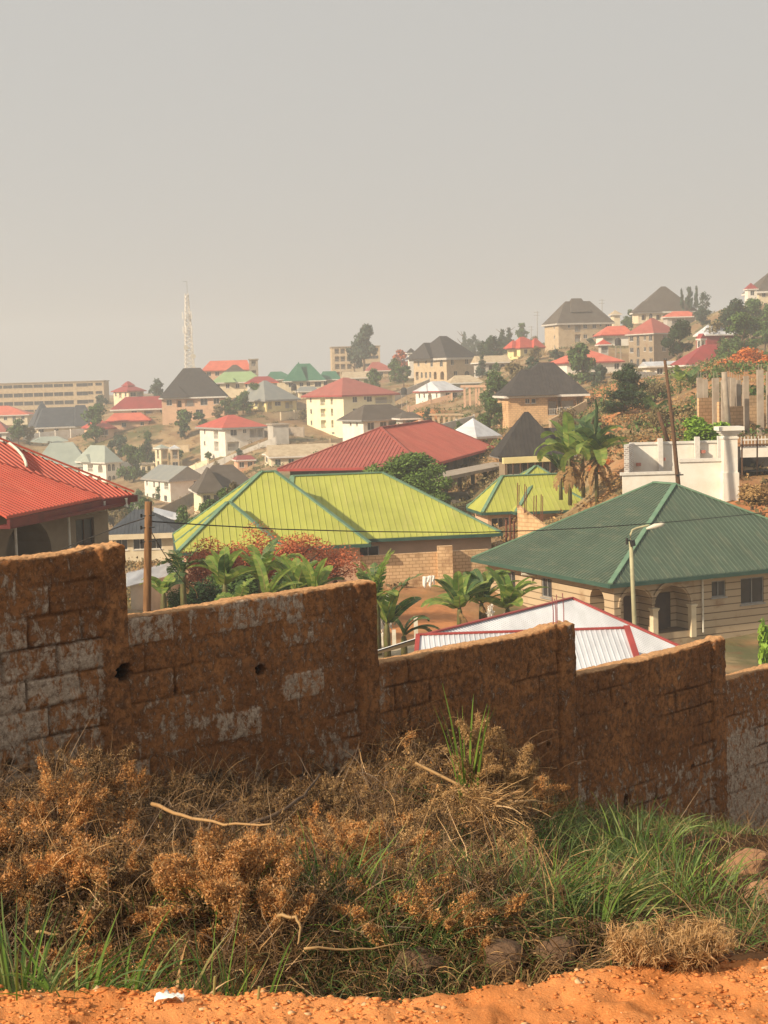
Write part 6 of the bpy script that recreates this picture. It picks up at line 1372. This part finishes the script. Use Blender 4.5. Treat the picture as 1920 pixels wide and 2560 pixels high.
tuft(505,2400,34,0.360,'tall upright blades in front of the orange fluffy shrub',7,0.038,near=4.2,droop=(.1,.6),lift=(1.25,1.55))
tuft(595,2420,30,0.372,'tall straight blades right of the orange fluffy shrub',8,0.038,near=4.2,droop=(.1,.7),lift=(1.2,1.5))
tuft(640,2440,40,0.204,'low grass tuft at the road edge below the dry curled stem',9,0.075,near=4.12,fr=.5)
tuft(420,2455,22,0.228,'pale bent blades at the road edge left of the upright tuft',10,0.060,near=4.12,m=('grass_yellow','brush_straw'))
tuft(1290,2300,200,.50,'lush long bladed grass clump right of the straw twig fan',11,.26,wd=(.008,.015),lift=(.8,1.45),group='lush grass clumps')
tuft(1375,2270,170,.46,'lush grass clump in the middle of the three green ones',12,.26,wd=(.008,.014),group='lush grass clumps')
tuft(1470,2290,120,.50,'lush grass clump whose pale blades arch far to the right',13,.20,wd=(.009,.015),az=(.1,.9),lift=(.7,1.3),fr=.5,m=('grass_green','grass_yellow'),group='lush grass clumps')
tuft(1370,2140,90,.42,'dark green clump close under the wall at the second column joint',14,.2,wd=(.008,.014),group='lush grass clumps')
tuft(1590,2140,120,.55,'bushy dark green clump near the wall, left of the boulder',15,.3,wd=(.009,.015),group='lush grass clumps')
tuft(1690,2200,160,.42,'wide green clump left of the boulder',16,.4,wd=(.008,.013),group='lush grass clumps')
tuft(1620,2270,150,.38,'green clump between the lush blades and the tan fluffy bush',17,.35,wd=(.007,.012),group='lush grass clumps')
tuft(1760,2260,130,.34,'green clump below the boulder on its left',18,.3,wd=(.007,.012),group='lush grass clumps')
tuft(1480,2350,120,.42,'mixed green and straw clump above the pale drooping straw',19,.25,group='lush grass clumps')
tuft(1172,2115,14,1.25,'single tall bright green reed standing before the wall',20,.03,m=('grass_bright','grass_bright'),wd=(.02,.032),lift=(1.35,1.56),droop=(.05,.5),lens=(.7,1),up=.2,cat='reed',name='reed')
tuft(1115,2105,10,.95,'drooping dark blades left of the bright reed',21,.05,wd=(.014,.02),lift=(1.0,1.4),droop=(1.2,2.2),az=(2.6,.6),up=.25,m=('grass_green','grass_green'),cat='reed',name='reed')
tuft(878,2130,14,.42,'small bright shoot rising from the dead brush, centre',22,.04,m=('grass_bright','grass_green'),fr=.6,wd=(.01,.018),up=.15)
tuft(745,2210,12,.22,'tiny green sprig in the brown brush left of centre',23,.05,wd=(.012,.018),up=.2)
tuft(1640,2120,26,.42,'weedy sprig standing against the wall at the last joint',24,.12,wd=(.006,.01),m=('leaf_scrub','grass_green'))
tuft(1030,2290,60,.50,'half dry green grass tuft below the straw twig fan, left',25,.2)
tuft(1120,2330,50,.48,'half dry green grass tuft below the straw twig fan, right',26,.2)
tuft(1000,2380,60,.46,'grass tuft at the top of the ditch bank, left one',27,.2)
tuft(560,2330,40,.50,'green blades rising behind the bright orange shrub, left',41,.12,wd=(.007,.013),fr=.5,up=.1)
tuft(820,2290,60,.55,'green blades rising through the brush above the curled stem',42,.16,wd=(.007,.013),fr=.4,up=.1)
tuft(960,2300,60,.55,'green arching blades above the stones in the ditch bank',43,.16,wd=(.007,.013),fr=.4,up=.05)
tuft(350,2330,36,.45,'green blades in the brush above the plastic scrap',44,.12,wd=(.006,.012),fr=.4,up=.08)
tuft(880,2360,40,.40,'thin grass tuft above the ditch bank left of centre',28,.15)
tuft(1180,2250,60,.46,'grass tuft directly under the straw twig fan',29,.18)
tuft(1430,2385,90,.55,'pale straw drooping over the ditch bank, right of centre',30,.25,m=('brush_straw','grass_yellow'),fr=.3,wd=(.006,.012),az=(-1.7,.6),lift=(.2,.9),droop=(.6,1.6),cat='straw clump',name='straw_clump')
tuft(1320,2400,50,.45,'thin pale straw drooping over the ditch bank, left of the thick one',31,.2,m=('brush_straw','brush_tan'),fr=.3,az=(-1.5,.5),lift=(.1,.7),droop=(.4,1.4),cat='straw clump',name='straw_clump')
tuft(1860,2330,50,.25,'small yellow green weed right of the tan fluffy bush',32,.2,m=('grass_green','grass_yellow'),fr=.5)
# dead fluffy shrubs made of plumes
def plume_pts(p, d, L, R, n, r, bend=.3):
    t = r.rand(n)**.8; side = r.normal(size=(n,3)); side /= np.linalg.norm(side,axis=1)[:,None]; w_ = R*(np.sin(np.clip(t*.92+.08,0,1)*PI)**.7)*(r.rand(n)**.5)
    return p+d[None]*(t*L)[:,None]+np.array([[0,0,-1.]])*(bend*L*t**2)[:,None]+side*w_[:,None]
def shrub(px, py, Hs, W_, npl, label, seed, m=('brush_orange','brush_tan'), R=.045, dens=520, up=0, lean=(0,0), size=.0085, twigs=40, cat='dead shrub', Lp=.3, group='dead fluffy shrubs'):
    p = hit(px, py); p.z += up; r = RS(seed); t = thing('dead_shrub', label, cat, p, 0, group); F_ = []; S_ = MB()
    for k in range(npl):
        a = r.uniform(0,6.28); rad = W_*r.rand()**.6; h = Hs*r.uniform(.25,1)*(1-.35*rad/W_); c = np.array([math.cos(a)*rad+lean[0]*h, math.sin(a)*rad*.8+lean[1]*h, h])
        L = Lp*r.uniform(.5,1); d = np.array([math.cos(a)*.5+r.normal()*.25+lean[0], math.sin(a)*.5, r.uniform(.4,1.2)]); d /= np.linalg.norm(d)
        F_.append(plume_pts(c-d*L*.5, d, L, R*r.uniform(.6,1.3), int(dens*L/.3), r, .25))
        S_.tube([(c[0]*.15, c[1]*.15, -up-.05), (c[0]*.5+r.normal()*.03, c[1]*.5, c[2]*.45), tuple(c-d*L*.4), tuple(c+d*L*.4)], [.006,.005,.0035,.0015], 4)
    c = np.concatenate(F_); n = len(c); az = r.uniform(0,6.28,n); v1 = bits(c, np.full(n, size), seed+3, .4)
    v2 = strands(c[::3], az[::3], np.full(len(c[::3]), .035)*r.uniform(.5,1.5,len(c[::3])), np.full(len(c[::3]), .0028), r.uniform(-.6,1.4,len(c[::3])), r.uniform(-1,2.5,len(c[::3])), seed+5, 3, .5)
    V, Q, M = join([(*v1,0),(*v2,1)]); qmesh('foliage', V, Q, list(m), t, mi=M); S_.build('stems', 'wood_dark' if twigs < 50 else 'brush_straw', t); return t
O = ('brush_orange','brush_tan'); B_ = ('brush_brown','brush_tan'); TN = ('brush_tan','brush_straw')
shrub(140,2180,.62,.38,34,'orange fluffy dead shrub at the left, before the pale wall blocks',1,O,up=.05)
shrub(255,2130,.66,.30,28,'orange dead shrub with one tall plume against the wall joint',2,O,up=.1)
shrub(60,2200,.42,.30,20,'rust coloured dead shrub at the left edge above the tall grass',3,B_)
shrub(200,2290,.36,.40,30,'low orange brown dead shrub behind the short bright tuft',4,O)
shrub(285,2125,.95,.16,10,'tall thin brown plumes standing against the wall, left',5,B_,R=.05,Lp=.4)
shrub(400,2120,.50,.40,24,'brown dead shrub under the first column of the wall',6,B_,up=.05)
shrub(570,2330,.34,.34,44,'bright orange fluffy dead shrub, lower left of centre',7,O,R=.06,dens=700,up=.12)
shrub(640,2290,.30,.26,26,'orange fluffy sprays right of the bright orange shrub',8,O,R=.05,up=.15)
shrub(700,2380,.28,.14,10,'small drooping orange spray beside the ditch',9,O,Lp=.2,up=.08,lean=(.35,0))
shrub(780,2150,.42,.5,26,'dull brown dead shrub in the middle of the brush',10,B_,up=.1)
shrub(880,2240,.34,.5,34,'orange brown sprays right of centre under the pale branch',11,O,up=.1)
shrub(1010,2170,.30,.5,24,'dull orange sprays left of the straw twig fan',12,B_,up=.12)
shrub(1050,2100,.62,.45,30,'brown dead shrub against the wall left of the bright reed',13,B_,up=.15,R=.05)
shrub(1262,2125,1.0,.24,30,'tall pale tan plumes rising above the brush before the third column',14,TN,R=.045,Lp=.42,up=.1,dens=620)
shrub(1200,2120,.95,.14,12,'upright tan plume left of the tallest pale plumes',15,TN,R=.04,Lp=.4,up=.35)
shrub(1350,2110,.68,.16,12,'orange tan plume leaning on the third column joint',16,O,R=.045,Lp=.35,up=.1)
shrub(1300,2080,.55,.2,14,'pale tan plume lower right of the tallest ones',17,TN,R=.045,up=.05)
shrub(930,2060,.45,.5,22,'dull brown mass against the wall beside the second step',18,B_,up=.15)
shrub(620,2080,.40,.6,26,'dull brown mass against the wall under the second panel',19,B_,up=.1)
shrub(1650,2400,.065,.13,26,'tan fluffy dead bush at the road edge on the right, left half',20,TN,R=.022,dens=1500,Lp=.09,size=.0045,up=.02)
shrub(1770,2392,.06,.12,22,'tan fluffy dead bush at the road edge on the right, right half',21,TN,R=.022,dens=1500,Lp=.09,size=.0045,up=.02)
shrub(1712,2398,.05,.14,22,'low tan sprays joining the two halves of the roadside bush',25,TN,R=.022,dens=1500,Lp=.09,size=.0045,up=.02)
shrub(40,2290,.3,.3,16,'dull brown spray behind the largest grass tuft',22,B_)
shrub(420,2280,.30,.40,22,'brown curled dead shrub left of the bright orange one',23,B_,up=.1)
shrub(1090,2350,.22,.5,20,'dull orange sprays along the top of the ditch bank',24,O,up=.05)
# straw twig fan
def fan():
    p = hit(1130,2130); p.z += .42; r = RS(77); t = thing('twig_fan', 'straw coloured dry twig fan spreading downwards to the right in front of the brush', 'dead branch', p); n = 320
    az = r.normal(size=n)*.75-.75; d0 = np.zeros((n,3)); d0[:,0] = r.uniform(0,.35,n); d0[:,2] = -r.uniform(0,.18,n)+.05; d0[:,1] = -r.uniform(0,.25,n)
    a = strands(d0, az, r.uniform(.15,.45,n), r.uniform(.005,.011,n), r.uniform(-.7,.7,n), r.uniform(-.2,1.1,n), 78, 6, .22, tip=.4)
    qmesh('twigs', a[0], a[1], ['brush_straw','brush_tan'], t, mi=np.repeat((r.rand(n) > .6).astype(int), 6))
    mb = MB(); mb.tube([(-.25,.1,.22),(.05,0,.08),(.3,-.2,-.15),(.52,-.35,-.42)], [.012,.011,.009,.005], 6); mb.build('main_stem', 'brush_straw', t)
fan()
# bare branches lying in the brush
def branch(pts, rad, label, m='brush_straw'):
    V = []
    for px, py, up in pts: h = hit(px, py); V.append((h, up))
    W_ = [];
    for (px, py, up) in pts: W_.append(P(px, py, up))
    o_ = W_[0]; mb = MB(); S = []
    for i in range(len(W_)-1):
        for k in range(4): S.append(W_[i].lerp(W_[i+1], k/4.)-o_+Vector((0,0,.006*math.sin(i*3+k*1.7))))
    S.append(W_[-1]-o_); mb.tube(S, [rad*(1-.6*i/len(S)) for i in range(len(S))], 7); o = mb.build('dead_branch', m, smooth=True); o.location = o_; tag(o, label, 'dead branch')
branch([(380,2010,8.6),(455,2038,8.4),(560,2062,8.2),(680,2060,8.0)], .012, 'pale bare branch curving right in front of the second wall panel')
branch([(620,2065,9.6),(700,2030,9.8),(760,1990,10.2),(800,1935,10.8)], .016, 'forked bare branch rising to the pale wall patch','trunk_bark')
branch([(265,2150,7.9),(340,2170,7.8),(420,2195,7.6),(480,2205,7.4)], .013, 'dark stem lying above the bright orange shrub','wood_dark')
branch([(290,2235,7.4),(340,2260,7.3),(400,2275,7.2)], .008, 'thin bent stem left of the bright orange shrub')
branch([(90,2330,6.9),(150,2335,6.9),(200,2325,6.9)], .007, 'thin straw stem low in the brush at the left','brush_tan')
branch([(215,2060,8.6),(222,2110,8.5),(215,2160,8.4)], .012, 'curved brown stem inside the left orange shrub','wood_dark')
branch([(520,2090,8.8),(528,2040,8.9),(560,2010,9.0),(600,1995,9.1)], .008, 'thin grey twig arching up near the second panel','trunk_bark')
branch([(695,2290,6.8),(740,2292,6.75),(752,2320,6.7),(745,2360,6.6)], .009, 'curled pale stem hooking down beside the ditch','brush_tan')
branch([(985,1985,11),(1015,2010,10.6),(1045,2060,10.2)], .009, 'thin pale twig left of the straw twig fan')
branch([(1060,2085,9.5),(1120,2130,9.2),(1180,2180,8.9),(1240,2220,8.6)], .010, 'long straight pale twig crossing the straw fan')
branch([(760,2372,6.4),(900,2372,6.5),(1010,2362,6.6)], .006, 'long thin stem lying along the top of the ditch bank','brush_tan')
for i, (px, py, h) in enumerate(((403,2150,.10),(578,2165,.09),(530,2490,.05),(640,2500,.035))):
    p = hit(px, py); mb = MB(); rs_ = .012 if i < 2 else .004; mb.tube([(0,0,-.05),(.01,0,h)], [rs_, rs_*.9], 8); o = mb.build('cut_stalk', 'grass_yellow'); o.location = p+Vector((0,0,.22 if i < 2 else 0)); tag(o, ['cut pale cane stub under the pale branch','short cut cane stub right of the first','cut stalk leaning at the road edge between the tufts','short cut stalk at the road edge near the ditch'][i], 'cane stub')
# boulders
def boulder(px, py, r, label, seed, sq=.6, m='road_soil'):
    p = hit(px, py); rnd = RS(seed); import bmesh
    bm = bmesh.new(); bmesh.ops.create_icosphere(bm, subdivisions=4, radius=1); cut = [(Vector(rnd.normal(size=3)).normalized(), rnd.uniform(.55,.85)) for _ in range(9)]
    for v in bm.verts:
        c = v.co.copy()
        for n_, d_ in cut:
            k = c.dot(n_)-d_
            if k > 0: c -= n_*k
        c += v.co*float(fbm(v.co.x*3+seed, v.co.y*3+v.co.z*2, seed, 4))*.22; v.co = Vector((c.x*r*1.15, c.y*r, c.z*r*sq))
    me = bpy.data.meshes.new('boulder'); bm.to_mesh(me); bm.free(); me.materials.append(MAT[m]); o = bpy.data.objects.new('boulder', me); COL.objects.link(o); o.location = p+Vector((0,0,r*sq*.45)); tag(o, label, 'boulder')
mat('rock_brown', (.36,.20,.11), (.24,.13,.07), 6, .9, bmp=.5); mat('rock_dark', (.14,.085,.05), (.09,.055,.035), 6, .9, bmp=.5)
boulder(1862,2185,.20,'largest brown boulder at the right edge under the wall',3,m='rock_brown'); boulder(1915,2250,.13,'smaller brown boulder cut by the right edge',4,m='rock_brown')
boulder(1040,2455,.13,'dusty stone set in the ditch bank, left one',6,.8,'rock_dark'); boulder(1262,2440,.12,'dusty stone set in the ditch bank, right one',7,.9,'rock_dark'); boulder(1400,2420,.11,'small dusty stone near the pale drooping straw',8,.9,'rock_dark')
# clods and pebbles on the road edge
def clods(name, n, seed, s0, s1, m, label, ymin=3.2, ymax=4.16, px=(-200,2150)):
    r = RS(seed); pxs = r.uniform(*px, n); Y = ymin+(ymax-ymin)*r.rand(n)**.75; X = (pxs-960)/3840*Y; cl = fbm(X*5, Y*5, 3, 3); k = r.rand(n) < .55+cl*2.5; X, Y = X[k], Y[k]; n = len(X); z = zfg(X, Y)
    s = s0*(s1/s0)**(r.rand(n)**2.2)
    t_ = (1+5**.5)/2; iv = np.array([(-1,t_,0),(1,t_,0),(-1,-t_,0),(1,-t_,0),(0,-1,t_),(0,1,t_),(0,-1,-t_),(0,1,-t_),(t_,0,-1),(t_,0,1),(-t_,0,-1),(-t_,0,1)])/1.9
    tf = np.array([(0,11,5),(0,5,1),(0,1,7),(0,7,10),(0,10,11),(1,5,9),(5,11,4),(11,10,2),(10,7,6),(7,1,8),(3,9,4),(3,4,2),(3,2,6),(3,6,8),(3,8,9),(4,9,5),(2,4,11),(6,2,10),(8,6,7),(9,8,1)])
    V = iv[None]*(1+.42*r.normal(size=(n,12,1)))*s[:,None,None]*np.array([1.2,1,.62]); V = V+np.stack([X,Y,z+s*.12],1)[:,None,:]
    Q = (np.arange(n)[:,None,None]*12+tf[None]).reshape(-1,3); o = qmesh(name, V.reshape(-1,3), Q, m); o['kind'] = 'stuff'; o['label'] = label; o['category'] = 'gravel'
clods('clods', 16000, 41, .0012, .010, 'road_soil', 'crumbled orange clods strewn along the road edge')
mat('pebble_pale', (.62,.40,.22), (.5,.27,.12), 9, .9); clods('pebbles', 700, 42, .002, .011, 'pebble_pale', 'pale pebbles scattered on the orange road')
clods('bank_crumbs', 5000, 43, .004, .03, 'slope_soil', 'brown crumbs of earth on the ditch banks', 4.4, 8, (-200,2150))
# crumpled scrap
def scrap():
    p = hit(425,2512); V = []; n = 9
    for j in range(n):
        for i in range(n): x, y = i/(n-1)-.5, j/(n-1)-.5; V.append((x*.075, y*.04, .010+.018*float(vn(x*7+3, y*6, 5))+.004*math.sin(i*2.1+j)))
    o = qmesh('plastic_scrap', V, grid_quads(n, n), 'cloth_white'); md = o.modifiers.new('thickness','SOLIDIFY'); md.thickness = .001; o.location = p; tag(o, 'crumpled whitish plastic scrap on the orange road edge', 'scrap')
scrap()
# ---------------------------------------------------------------- haze
def haze():
    mb = MB(); mb.box(-1700, 1700, -60, 1800, -42, 78); m = bpy.data.materials.new('haze'); m.use_nodes = True; t = m.node_tree; t.nodes.clear(); MAT['haze'] = m
    o_ = t.nodes.new('ShaderNodeOutputMaterial'); v = t.nodes.new('ShaderNodeVolumePrincipled'); v.inputs['Color'].default_value = (.87,.92,.97,1); v.inputs['Density'].default_value = .00072; v.inputs['Anisotropy'].default_value = .2
    t.links.new(v.outputs[0], o_.inputs['Volume']); o = mb.build('haze', 'haze'); o['kind'] = 'stuff'; o['label'] = 'thin dusty haze over the whole valley'; o['category'] = 'haze'
haze()
